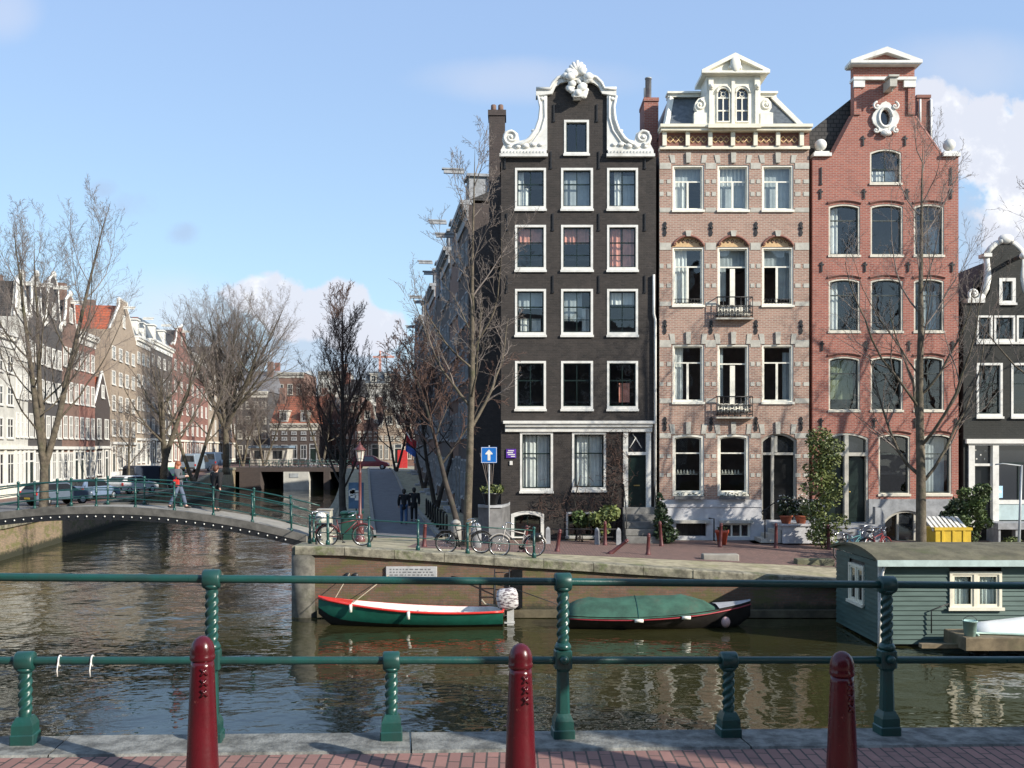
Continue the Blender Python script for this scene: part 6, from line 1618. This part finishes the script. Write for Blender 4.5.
# bare climber on the black house
def climber():
    t = thing('climber', 'bare brown creeper growing up the wall between window and door of the black house', 'creeper', (atx(612, 39.8), 39.8, 1.5)); rn = random.Random(21); m = MB()
    for k in range(240):
        if k < 140: x = rn.gauss(.15, .28); z = rn.uniform(.6, 4.2)
        else: x = rn.uniform(-3.0, .3); z = rn.gauss(1.35, .35)
        p = Vector((x, .05, z)); P = [p.copy()]
        for j in range(4): p = p + Vector((rn.gauss(0, .13), 0, rn.gauss(.03, .12))); p.y = rn.uniform(-.12, .1); P.append(p.copy())
        m.tube(P, [.012, .01, .009, .007, .005], 3, caps=False)
    m.build('twig', M['redtwig'], t)
    m = MB()
    for xx in (0, -1.45): m.tube([(xx, -.1, -.1), (xx + .1, -.1, .8), (xx - .05, 0, 1.6), (xx + .2, .02, 2.6)], [.05, .04, .03, .015], 6)
    m.build('stem', M['darkbark'], t)
climber()
# low fence and gate posts before the black house
for a, lab in ((548, 'stone gate post beside the basement door of the black house'), (597, 'stone gate post below the shrub of the black house'), (618.5, 'stone gate post beside the stoop of the black house')):
    x = atx(a, 37.9); t = thing('gate_post', lab, 'post', (x, 37.9, zr(x, 37.9))); MB().lathe([(.13, -.1), (.12, .5), (.1, .58), (.02, .64)], (0, 0, 0), 4, False, True).build('shaft', M['bluestone'], t)
t = thing('garden_rail', 'thin iron rail between the gate posts of the black house', 'railing', (0, 37.9, 2.1))
MB().tube([(atx(548, 37.9), 0, .0), (atx(618, 37.9), 0, 0)], .02, 6).tube([(atx(548, 37.9), 0, -.3), (atx(618, 37.9), 0, -.3)], .015, 6).build('rail', M['iron'], t)
# grey pole with arm near the small black house
x = atx(1018, 33); t = thing('lamp_pole', 'plain grey steel pole with a short arm before the small shop front', 'pole', (x, 33, 1.2))
MB().tube([(0, 0, -.1), (.12, 0, 3.4)], [.05, .035], 10).build('pole', M['zinc'], t); MB().tube([(.12, 0, 3.38), (-.5, 0, 3.45), (-.75, 0, 3.42)], .022, 6).build('arm', M['zinc'], t)

# ------------------------------------------------------------------ people
G_ = plain('grey_jacket', (.1, .105, .115), .9); J_ = plain('blue_jeans', (.1, .13, .19), .9, .15); BK = plain('black_cloth', (.012, .012, .014), .9)
y = 36.4; x = atx(178, y)
person('red-haired person in grey jacket and jeans reading a map on the footbridge', (x, y, deck(x) - .0), R(8), G_, J_, plain('red_hair', (.25, .075, .028), .6), 1, .26, 'map', plain('red_bag', (.55, .03, .02), .5), .0, 'pedestrians')
y = 36.9; x = atx(216, y)
person('person in black coat standing on the footbridge by the dark trunk', (x, y, deck(x)), R(60), BK, BK, plain('auburn_hair', (.1, .035, .02), .6), 0, .16, 'down', None, .3, 'pedestrians')
y = 48.5; x = atx(404, y)
person('person in dark coat and blue jeans walking up the side street', (x, y, z_right(x, y)), R(100), BK, plain('blue_denim', (.05, .1, .2), .9), plain('dark_hair', (.02, .016, .013), .6), 0, .2, 'down', None, .18, 'pedestrians')
y = 50.2; x = atx(414, y)
person('person all in black walking with a companion up the side street', (x, y, z_right(x, y)), R(98), BK, BK, plain('dark_hair', (.02, .016, .013), .6), 0, .2, 'down', None, .2, 'pedestrians')

# ------------------------------------------------------------------ vehicles
def vpos(px_, D, rz, lab, paint, kind): 
    x = atx(px_, D); z = z_left(D) + .005 if px_ < 240 else 2.8; return car(lab, (x, D, z), R(rz), paint, kind)
cp = lambda n, c, ro=.3: plain(n, c, ro, .06, 2)
vpos(57, 62, 60, 'dark grey blue car parked on the far bank beside the big forked tree', cp('slate_blue_car', (.1, .13, .17)), 'hatch')
vpos(92, 68, 75, 'pale blue car parked on the far bank behind the footbridge', cp('pale_blue_car', (.16, .22, .32)), 'hatch')
vpos(133, 78, 68, 'silver hatchback parked on the far bank, seen from behind', cp('silver_car', (.5, .52, .53)), 'hatch')
vpos(150, 88, 60, 'dark blue van parked behind the silver hatchback', cp('dark_blue_van', (.03, .04, .06)), 'van')
vpos(171, 97, 80, 'green car parked on the far bank behind the map reader', cp('green_car', (.02, .2, .07)), 'mpv')
vpos(196, 112, 85, 'grey blue van parked farther along the far bank', cp('grey_blue_van', (.2, .25, .3)), 'van')
vpos(214, 124, 90, 'navy van parked by the foot of the fan-shaped tree', cp('navy_van', (.05, .08, .13)), 'van')
vpos(371, 119, 2, 'dark red people carrier crossing at the top of the side street', cp('dark_red_car', (.2, .015, .03)), 'mpv')

# ------------------------------------------------------------------ flags and banners on the side street
x = atx(410, 76); t = thing('flag', 'red and blue flag hanging from a slanted pole on the shaded house row', 'flag', (x, 76, 5.3))
MB().tube([(.6, 0, -.4), (-.3, 0, 1.2)], .03, 6).build('pole', M['white'], t)
rr = lambda a, b, k: [(-.25 + .35 * u + .05 * math.sin(4 * u + k), .12 * math.sin(5 * u + k), 1.0 - 1.6 * (a + (b - a) * 1) - .55 * u) for u in (0, .3, .6, .9)]
for nm, a, c in (('red_stripe', 0, plain('flag_red', (.5, .03, .04), .8)), ('blue_stripe', .4, plain('flag_blue', (.05, .12, .4), .8)), ):
    vs = []; 
    for u in range(7): q = u / 6; vs += [(-.25 - .1 * a + .75 * q, .1 * math.sin(6 * q), .95 - a * 1.5 - .5 * q), (-.25 - .1 * (a + .5) + .75 * q, .1 * math.sin(6 * q + .5), .95 - (a + .42) * 1.5 - .5 * q)]
    MB().add(vs, [(2 * i, 2 * i + 2, 2 * i + 3, 2 * i + 1) for i in range(6)]).build(nm, c, t)
for a, lab in ((400, 'red banner hanging by the shop door at the top of the side street'), (405, 'second red banner hanging by the shop at the top of the side street')):
    o = MB().bbox(-.3, .3, -.03, .03, 0, 2.2, .01).build('banner', plain('banner_red', (.5, .03, .03), .7), None, (atx(a, 122), 122, 2.9)); tag(o, lab, 'banner', 'red banners')
# ------------------------------------------------------------------ the row along the far bank
TH_L = R(90) + math.atan(-VP)          # facades look across the canal
def fx(y): return -25.24 + VP * y
def place_left(p0, p1): 
    y0, y1 = 25240 / (365 - p0), 25240 / (365 - p1); yc = (y0 + y1) / 2
    return (fx(yc), yc, z_left(yc)), (y1 - y0) / math.cos(math.atan(VP)), yc
LEFT = [  # px range, top of eaves in the picture, style, gable height, wall, ground floor, floors, cols, label, kw
    (-95, -30, 285, 'cornice', 0, 'b_dark', 'creamwhite', 4, 3, 'sooty house with white ground floor at the edge of the far bank row', {}),
    (-30, 15, 330, 'cornice', 0, 'plaster', 'creamwhite', 4, 4, 'white plastered house with cornice behind the big forked tree', dict(ridge=4.5)),
    (15, 28, 318, 'bell', 3.2, 'plaster', 'white', 4, 3, 'narrow pale house with white-edged bell gable behind the big forked tree', {}),
    (28, 45, 322, 'neck', 3.6, 'b_grey', 'white', 4, 3, 'dark grey house with white-framed windows and neck gable beside the white ornate gable', {}),
    (45, 62, 330, 'bell', 4.4, 'b_grey', 'white', 4, 3, 'dark house with tall ornate white gable top on the far bank', {}),
    (62, 79, 330, 'neck', 3.0, 'b_brown', 'white', 4, 3, 'brown house with white neck gable and hoist beam on the far bank', {}),
    (79, 95, 336, 'cornice', 0, 'b_redbrown', 'creamwhite', 4, 3, 'red brown house with flat cornice beside the white side wall', {}),
    (95, 110, 405, 'point', 3.2, 'b_dark', 'white', 2, 2, 'low dark cottage with red tiled pointed gable squeezed between tall houses', dict(roofmat='orangetile', beam=False, chimney=False)),
    (110, 136, 335, 'spout', 3.6, 'b_buff', 'white', 5, 4, 'wide buff brick warehouse with orange tiled roof and hoist beam', dict(roofmat='orangetile')),
    (136, 150, 340, 'cornice', 0, 'b_buff', 'white', 5, 3, 'buff house with grey mansard roof and dormers on the far bank', dict(mansard=True, dormer=True, roofmat='slate')),
    (150, 172, 345, 'cornice', 0, 'b_grey', 'creamwhite', 5, 4, 'dark grey house with slate mansard and dormers behind the bare trees', dict(mansard=True, dormer=True, roofmat='slate')),
    (172, 190, 350, 'neck', 3.2, 'b_redbrown', 'creamwhite', 5, 3, 'red brown house with neck gable behind the fan-shaped tree', {}),
    (190, 208, 358, 'cornice', 0, 'b_redbrown', 'white', 5, 4, 'reddish house with cornice behind the trunk of the fan-shaped tree', {}),
    (208, 222, 362, 'bell', 3, 'b_buff', 'creamwhite', 4, 3, 'buff house with bell gable at the far end of the canal row', {}),
    (222, 236, 368, 'cornice', 0, 'b_brown', 'creamwhite', 4, 4, 'brown house closing the far end of the canal row', {}),
]
for i, (a, b, yt, st, hg, mat, gr, fl, nc, lab, kw) in enumerate(LEFT):
    loc, w, yc = place_left(a, b)
    ze = 5.1 + (450 - yt) / 1000 * yc - loc[2]
    row_house(lab, loc, TH_L, w, ze, st, hg, mat, floors=fl, cols=nc, ground=gr, group='canal houses on the far bank', gh=3.7, seed=i, depth=13, ww=min(1.35, w / nc * .62), wh=.68, **kw)
# big orange roof rising behind the low cottage
loc, w, yc = place_left(84, 112)
t = thing('warehouse', 'tall white walled building with big orange tiled roof rising behind the low cottage', 'warehouse', (loc[0] - 14 * math.cos(VP), loc[1] + 1.5, 1.7), TH_L)
MB().box(-6, 6, 0, 10, -.3, 13.5).build('wall', M['plaster'], t)
MB().add([(-6.3, -.4, 13.4), (6.3, -.4, 13.4), (6.3, 6, 18.6), (-6.3, 6, 18.6), (-6.3, 10.4, 13.4), (6.3, 10.4, 13.4)], [(0, 1, 2, 3), (3, 2, 5, 4), (0, 3, 4), (1, 5, 2)]).build('roof', M['orangetile'], t)
a, b = far_window(1.2, 1.6, 2, (.5,), 0, M['white'], 'white')
for z in (4, 8): o = link('window', a, t, (2, 0, z)); link('pane', b, o)

# ------------------------------------------------------------------ the shaded row on the side street
TH_R = R(-90) + math.atan(-VP)
def fr_(y): return -.36 + VP * (y - 40)
RIGHT = [(53.2, 59, 215, 'cornice', 'b_dark', 'black house with pale cornice, directly behind the corner house on the side street', 0),
    (59, 65, 250, 'neck', 'b_brown', 'shaded house with neck gable and hoist beam, second behind the corner house', 3),
    (65, 71.5, 258, 'cornice', 'b_grey', 'shaded grey house with white window frames, third behind the corner house', 0),
    (71.5, 78.5, 285, 'bell', 'b_dark', 'shaded house with pale bell gable, fourth behind the corner house', 3),
    (78.5, 86, 292, 'cornice', 'b_brown', 'shaded brown house with cornice, fifth behind the corner house', 0),
    (86, 94, 312, 'spout', 'b_grey', 'shaded warehouse with spout gable, sixth behind the corner house', 3),
    (94, 103, 322, 'cornice', 'b_dark', 'shaded dark house with flat cornice, seventh behind the corner house', 0),
    (103, 112, 335, 'bell', 'b_brown', 'shaded bell gable house at the far end of the side street', 3)]
for i, (y0, y1, yt, st, mat, lab, hg) in enumerate(RIGHT):
    yc = (y0 + y1) / 2; x = fr_(yc); z = z_right(x, yc); ze = 5.1 + (450 - yt) / 1000 * yc - z - (hg * .5)
    row_house(lab, (x, yc, z), TH_R, (y1 - y0) / math.cos(math.atan(VP)), ze, st, hg, mat, trim='bluestone', fr='bluestone', floors=5, cols=3, depth=10, group='shaded houses on the side street', seed=30 + i, beam=True, dormer=(st == 'cornice'), wh=.7)
# side face of the black corner house on the street
# ------------------------------------------------------------------ the far block closing the view
FAR = [ # px range, eaves y, D, style, hg, mat, roofmat, label, kw
    (236, 268, 392, 170, 'cornice', 0, 'b_grey', 'greyroof', 'house with grey roof behind the crown of the fan-shaped tree', dict(ridge=4)),
    (267, 304, 373, 190, 'cornice', 0, 'b_brown', 'zinc', 'tall brown block with pale roof edge above the orange roof', dict(ridge=1.0)),
    (270, 318, 424, 153, 'cornice', 0, 'b_dark', 'dullorange', 'dark low house with big orange tiled roof at the end of the canal', dict(ridge=4.6, floors=3, cols=5, dormer=True, fr='bluestone')),
    (316, 342, 402, 165, 'neck', 3.2, 'b_redbrown', 'darktile', 'red brown gabled house behind the dark bare tree', {}),
    (340, 359, 396, 155, 'cornice', 0, 'b_brown', 'darktile', 'brown house behind the lantern of the red lamp post', dict(ridge=3)),
    (357, 378, 412, 150, 'bell', 3.6, 'b_brown', 'darktile', 'brown house with white bell gable above the red car', {}),
    (364, 397, 384, 200, 'cornice', 0, 'plaster', 'slate', 'white house with slate mansard roof showing above the bell gable', dict(mansard=True, dormer=True)),
    (378, 401, 418, 148, 'neck', 3.2, 'b_buff', 'darktile', 'buff house with pale neck gable at the end of the side street', {}),
    (400, 425, 404, 150, 'cornice', 0, 'b_brown', 'darktile', 'brown house closing the end of the side street', dict(ridge=3)),
    (205, 240, 386, 205, 'cornice', 0, 'b_redbrown', 'darktile', 'red brown house far behind the foot of the fan-shaped tree', dict(ridge=4)),
    (318, 345, 372, 215, 'cornice', 0, 'plaster', 'zinc', 'distant white block with flat roof behind the dark bare tree', dict(ridge=.8)),
]
for i, (a, b, yt, D, st, hg, mat, rm_, lab, kw) in enumerate(FAR):
    x0, x1 = atx(a, D), atx(b, D); ze = 5.1 + (450 - yt) / 1000 * D - 2.8 - hg * .5
    kw = dict(kw); fl = kw.pop('floors', 4); nc = kw.pop('cols', 4)
    row_house(lab, ((x0 + x1) / 2, D, 2.8), 0, x1 - x0, ze, st, hg, mat, floors=fl, cols=nc, roofmat=rm_, depth=12, group='houses beyond the far bridge', seed=60 + i, beam=False, wh=.6, trim='stone', **{'fr': 'stone', **kw})
# low pavilion by the far bridge
x0, x1 = atx(250, 147), atx(287, 147)
t = thing('pavilion', 'low pale pavilion with flat roof beyond the far bridge', 'pavilion', ((x0 + x1) / 2, 147, 2.8)); w = (x1 - x0) / 2
MB().box(-w, w, 0, 4, 0, 2.6).build('wall', M['stone'], t); MB().box(-w - .3, w + .3, -.4, 4.3, 2.603, 2.95).build('roof', plain('blue_grey_roof', (.18, .25, .32), .6), t)
for k in (-.5, .5): MB().box(k * w - .7, k * w + .7, -.04, -.003, 1, 2.2).build('window', M['farglass'], t)
# crane far away
x = atx(380, 420); t = thing('tower_crane', 'tiny pink tower crane above the far roofs', 'crane', (x, 420, 2.8)); pk = plain('crane_red', (.5, .27, .22), .6)
m = MB().box(-.5, .5, -.5, .5, 0, 41); m.build('mast', pk, t); MB().box(-3, 6, -.4, .4, 41, 41.8).tube([(0, 0, 41), (0, 0, 44)], .4, 5).tube([(0, 0, 44), (5, 0, 41.8)], .15, 4).build('jib', pk, t)

# ------------------------------------------------------------------ trees
def tr(px_, D, top, r0, seed, label, **kw):
    x = atx(px_, D); z = z_left(D) if px_ < 240 else zr(x, D)
    return tree(kw.pop('name', 'bare_tree'), label, (x, D, z), CZ + (YH - top) / 1000 * D - z, r0, seed, group='bare trees along the canals', **kw)
tr(44, 56, 182, .27, 11, 'big bare tree forking low on the far bank', forks=3, spread=.36, first=.15, limbs=24, up=.5, dens=1.1, twigr=.0065, ftilt=(.1, .32), split=.14, lr=(.25, .42))
tr(163, 86, 335, .34, 12, 'crooked bare tree on the far bank behind the map reader', forks=3, spread=.5, first=.15, limbs=16, dens=.9, lean=(.06, 0), split=.22, twigr=.008)
tr(194, 100, 345, .3, 13, 'smaller bare tree standing before the fan-shaped one', forks=2, spread=.45, limbs=13)
tr(226, 112, 286, .38, 14, 'great fan-shaped bare tree at the bend of the far bank', forks=8, spread=.42, first=.12, limbs=46, up=.26, dens=1.05, twigr=.0065, ftilt=(.08, .56), split=.24, lr=(.3, .5))
tr(127, 80, 400, .12, 15, 'slender young bare tree on the far bank beside the silver hatchback', spread=.35, limbs=9)
tr(343, 54, 297, .2, 16, 'dark upright bare tree on the canal edge behind the lamp post', forks=1, spread=.4, first=.13, limbs=30, up=.6, dens=1.2, bark='darkbark', twig='redtwig', fan=.2, twigr=.008, ftilt=(.06, .16))
tr(467, 35.6, 142, .155, 17, 'tall slim bare tree on the corner quay before the side street', spread=.3, first=.3, limbs=17, up=.3, dens=.85, twigr=.007, tj=.02)
tr(466, 36.6, 330, .12, 18, 'leaning dark trunk bending over the side street beside the tall slim tree', spread=.5, first=.4, limbs=12, lean=(-.3, .1), bark='darkbark', twig='redtwig', droop=.05)
tr(436, 62, 330, .2, 19, 'dense reddish bare tree on the side street pavement', forks=2, spread=.42, first=.3, limbs=18, dens=1.2, twigr=.008, bark='darkbark', twig='redtwig')
tr(424, 84, 345, .2, 20, 'dark bare tree farther up the side street', forks=2, spread=.45, limbs=16, dens=1.3, bark='darkbark', twig='redtwig')
tr(264, 143, 388, .25, 25, 'bare tree beside the low pavilion', forks=2, spread=.5, limbs=16, dens=1.2)
tr(322, 141.5, 372, .25, 26, 'bare tree beyond the far road bridge', forks=2, spread=.5, limbs=16, dens=1.2, twig='redtwig')
tr(396, 108, 372, .2, 27, 'small dark tree at the top of the side street', forks=2, spread=.5, limbs=14, dens=1.2, bark='darkbark', twig='redtwig')
tr(243, 141, 398, .22, 28, 'low bare tree behind the great fan-shaped tree', forks=2, spread=.55, limbs=16, dens=1.2)
tr(921, 34.5, 128, .2, 21, 'bare tree with a forked trunk before the red brick house', forks=1, spread=.38, first=.17, limbs=18, up=.6, dens=.8, twigr=.006, tj=.02, lr=(.22, .42))
tr(1085, 34, 110, .26, 22, 'bare tree whose twigs reach in from the edge before the small black house', forks=2, spread=.42, first=.22, limbs=18, dens=.8, twigr=.007)
# outside the view: a tree and a house added to shade the near pavement
tree('bare_tree', 'bare tree added outside the view so its trunk shades a bollard', (4.5, 3.23, 3.2), 11, .2, 23, spread=.35, limbs=12, dens=.8)
row_house('unseen brick house added to shade the near kerb', (13.0, 2.85, 3.1), R(-90) , 9.0, 15, 'cornice', 0, 'b_brown', floors=5, cols=3, depth=9, group=None, seed=99)
for i, (x, w, ze, st, mt, lab) in enumerate(((-24, 8, 9.5, 'bell', 'b_dark', 'dark gabled house behind the viewer'), (-15, 9, 11.5, 'cornice', 'b_brown', 'brown house behind the viewer'), (-5.5, 9, 9.5, 'neck', 'b_redbrown', 'red brown gabled house behind the viewer'), (4, 9, 12, 'cornice', 'b_grey', 'grey house behind the viewer'), (12.7, 8, 11, 'cornice', 'b_dark', 'sooty house behind the viewer'))):
    row_house(lab, (x, -10, 3.4), PI, w, ze, st, 3 if st != 'cornice' else 0, mt, floors=5, cols=3, depth=8, seed=80 + i)

# ------------------------------------------------------------------ sky, sun, camera
EL, AZX, AZY = 27, .848, -.53
sd = Vector((AZX * math.cos(R(EL)), AZY * math.cos(R(EL)), math.sin(R(EL)))).normalized()
sun = bpy.data.lights.new('sun', 'SUN'); sun.energy = 4.9; sun.angle = R(.5); sun.color = (1, .93, .82)
so = bpy.data.objects.new('sun', sun); COL.objects.link(so); so.rotation_euler = (-sd).to_track_quat('-Z', 'Y').to_euler()
w = bpy.data.worlds.new('World'); scn.world = w; w.use_nodes = True; nt = w.node_tree
bg = nt.nodes['Background']; bg.inputs[1].default_value = .15
sky = N(nt, 'ShaderNodeTexSky', sky_type='NISHITA'); sky.sun_disc = False; sky.sun_elevation = R(EL); sky.sun_rotation = math.atan2(sd.x, sd.y)
sky.air_density = 1.0; sky.dust_density = .6; sky.ozone_density = 1.5; sky.altitude = 0
tc = N(nt, 'ShaderNodeTexCoord'); sp = N(nt, 'ShaderNodeSeparateXYZ'); nt.links.new(tc.outputs['Generated'], sp.inputs[0])
yy = math_(nt, 'MAXIMUM', sp.outputs[1], .05)
u = math_(nt, 'DIVIDE', sp.outputs[0], yy); v = math_(nt, 'DIVIDE', sp.outputs[2], yy)
cv = N(nt, 'ShaderNodeCombineXYZ'); nt.links.new(u, cv.inputs[0]); nt.links.new(v, cv.inputs[1])
n1 = noise(nt, cv.outputs[0], 14, 8, .6); n2 = noise(nt, cv.outputs[0], 5, 5, .55); n3 = noise(nt, cv.outputs[0], 40, 5, .6)
def blob(u0, v0, su, sv):
    a = math_(nt, 'DIVIDE', math_(nt, 'SUBTRACT', u, u0), su); b = math_(nt, 'DIVIDE', math_(nt, 'SUBTRACT', v, v0), sv)
    return math_(nt, 'SUBTRACT', 1.0, math_(nt, 'ADD', math_(nt, 'MULTIPLY', a, a), math_(nt, 'MULTIPLY', b, b)))
def union(*bs):
    r = bs[0]
    for b in bs[1:]: r = math_(nt, 'MAXIMUM', r, b)
    return r
def dens(mask, nz, amp, lo, hi): return ramp(nt, math_(nt, 'ADD', mask, math_(nt, 'MULTIPLY', math_(nt, 'SUBTRACT', nz, .5), amp)), lo, hi)
pale = mixc(nt, ramp(nt, sp.outputs[2], .0, .45), (2.45, 3.75, 4.75), (2.0, 2.9, 4.6))
skyc = mixc(nt, .68, sky.outputs[0], pale)
B_ = 4.7
# pale veil near the horizon and high wisps
veil = dens(union(blob(-.36, .12, .13, .07), blob(-.05, .06, .2, .05)), n2, 1.6, .0, 1.3)
skyc = mixc(nt, math_(nt, 'MULTIPLY', veil, .5), skyc, (B_ * .86, B_ * .84, B_ * .9))
hi = dens(union(blob(-.51, .44, .05, .04), blob(.02, .37, .16, .03), blob(.46, .38, .14, .05)), n2, 1.4, .1, 1.3)
skyc = mixc(nt, math_(nt, 'MULTIPLY', hi, .35), skyc, (B_ * .85, B_ * .85, B_ * .92))
gr = dens(union(blob(-.385, .244, .032, .016), blob(-.33, .215, .018, .012), blob(-.41, .26, .02, .012)), n1, 4.5, -.2, 1.5)
skyc = mixc(nt, math_(nt, 'MULTIPLY', gr, .4), skyc, (B_ * .44, B_ * .5, B_ * .68))
# cumulus with grey undersides
under = dens(union(blob(-.19, .09, .09, .045), blob(.5, .2, .07, .1)), n1, 3, -.2, 1.0)
skyc = mixc(nt, math_(nt, 'MULTIPLY', under, .7), skyc, (B_ * .56, B_ * .64, B_ * .8))
cum = dens(union(blob(-.245, .152, .036, .024), blob(-.21, .136, .05, .022), blob(-.17, .14, .034, .028), blob(-.145, .12, .04, .024), blob(.43, .33, .03, .035), blob(.475, .305, .045, .045), blob(.53, .31, .04, .05), blob(.51, .25, .045, .05)), n1, 4.5, -.45, .15)
shade = ramp(nt, math_(nt, 'ADD', n1, math_(nt, 'MULTIPLY', n3, .25)), .38, .62)
cc = mixc(nt, shade, (B_ * 1.35, B_ * 1.32, B_ * 1.28), (B_ * .82, B_ * .85, B_ * .95))
skyc = mixc(nt, math_(nt, 'MULTIPLY', cum, .92), skyc, cc)
nt.links.new(skyc, bg.inputs[0])
cam = bpy.data.cameras.new('camera'); co = bpy.data.objects.new('camera', cam); COL.objects.link(co); scn.camera = co
co.location = (0, 0, CZ); co.rotation_euler = (PI / 2, 0, 0)
cam.sensor_width = 36; cam.lens = FX / 1024 * 36; cam.shift_y = (YH - 384) / 1024; cam.clip_start = .1; cam.clip_end = 9000
vs = scn.view_settings; vs.view_transform = 'Standard'; vs.look = 'None'; vs.gamma = 1; vs.exposure = .5; vs.use_curve_mapping = False
scn.cycles.max_bounces = 8; scn.cycles.transparent_max_bounces = 12
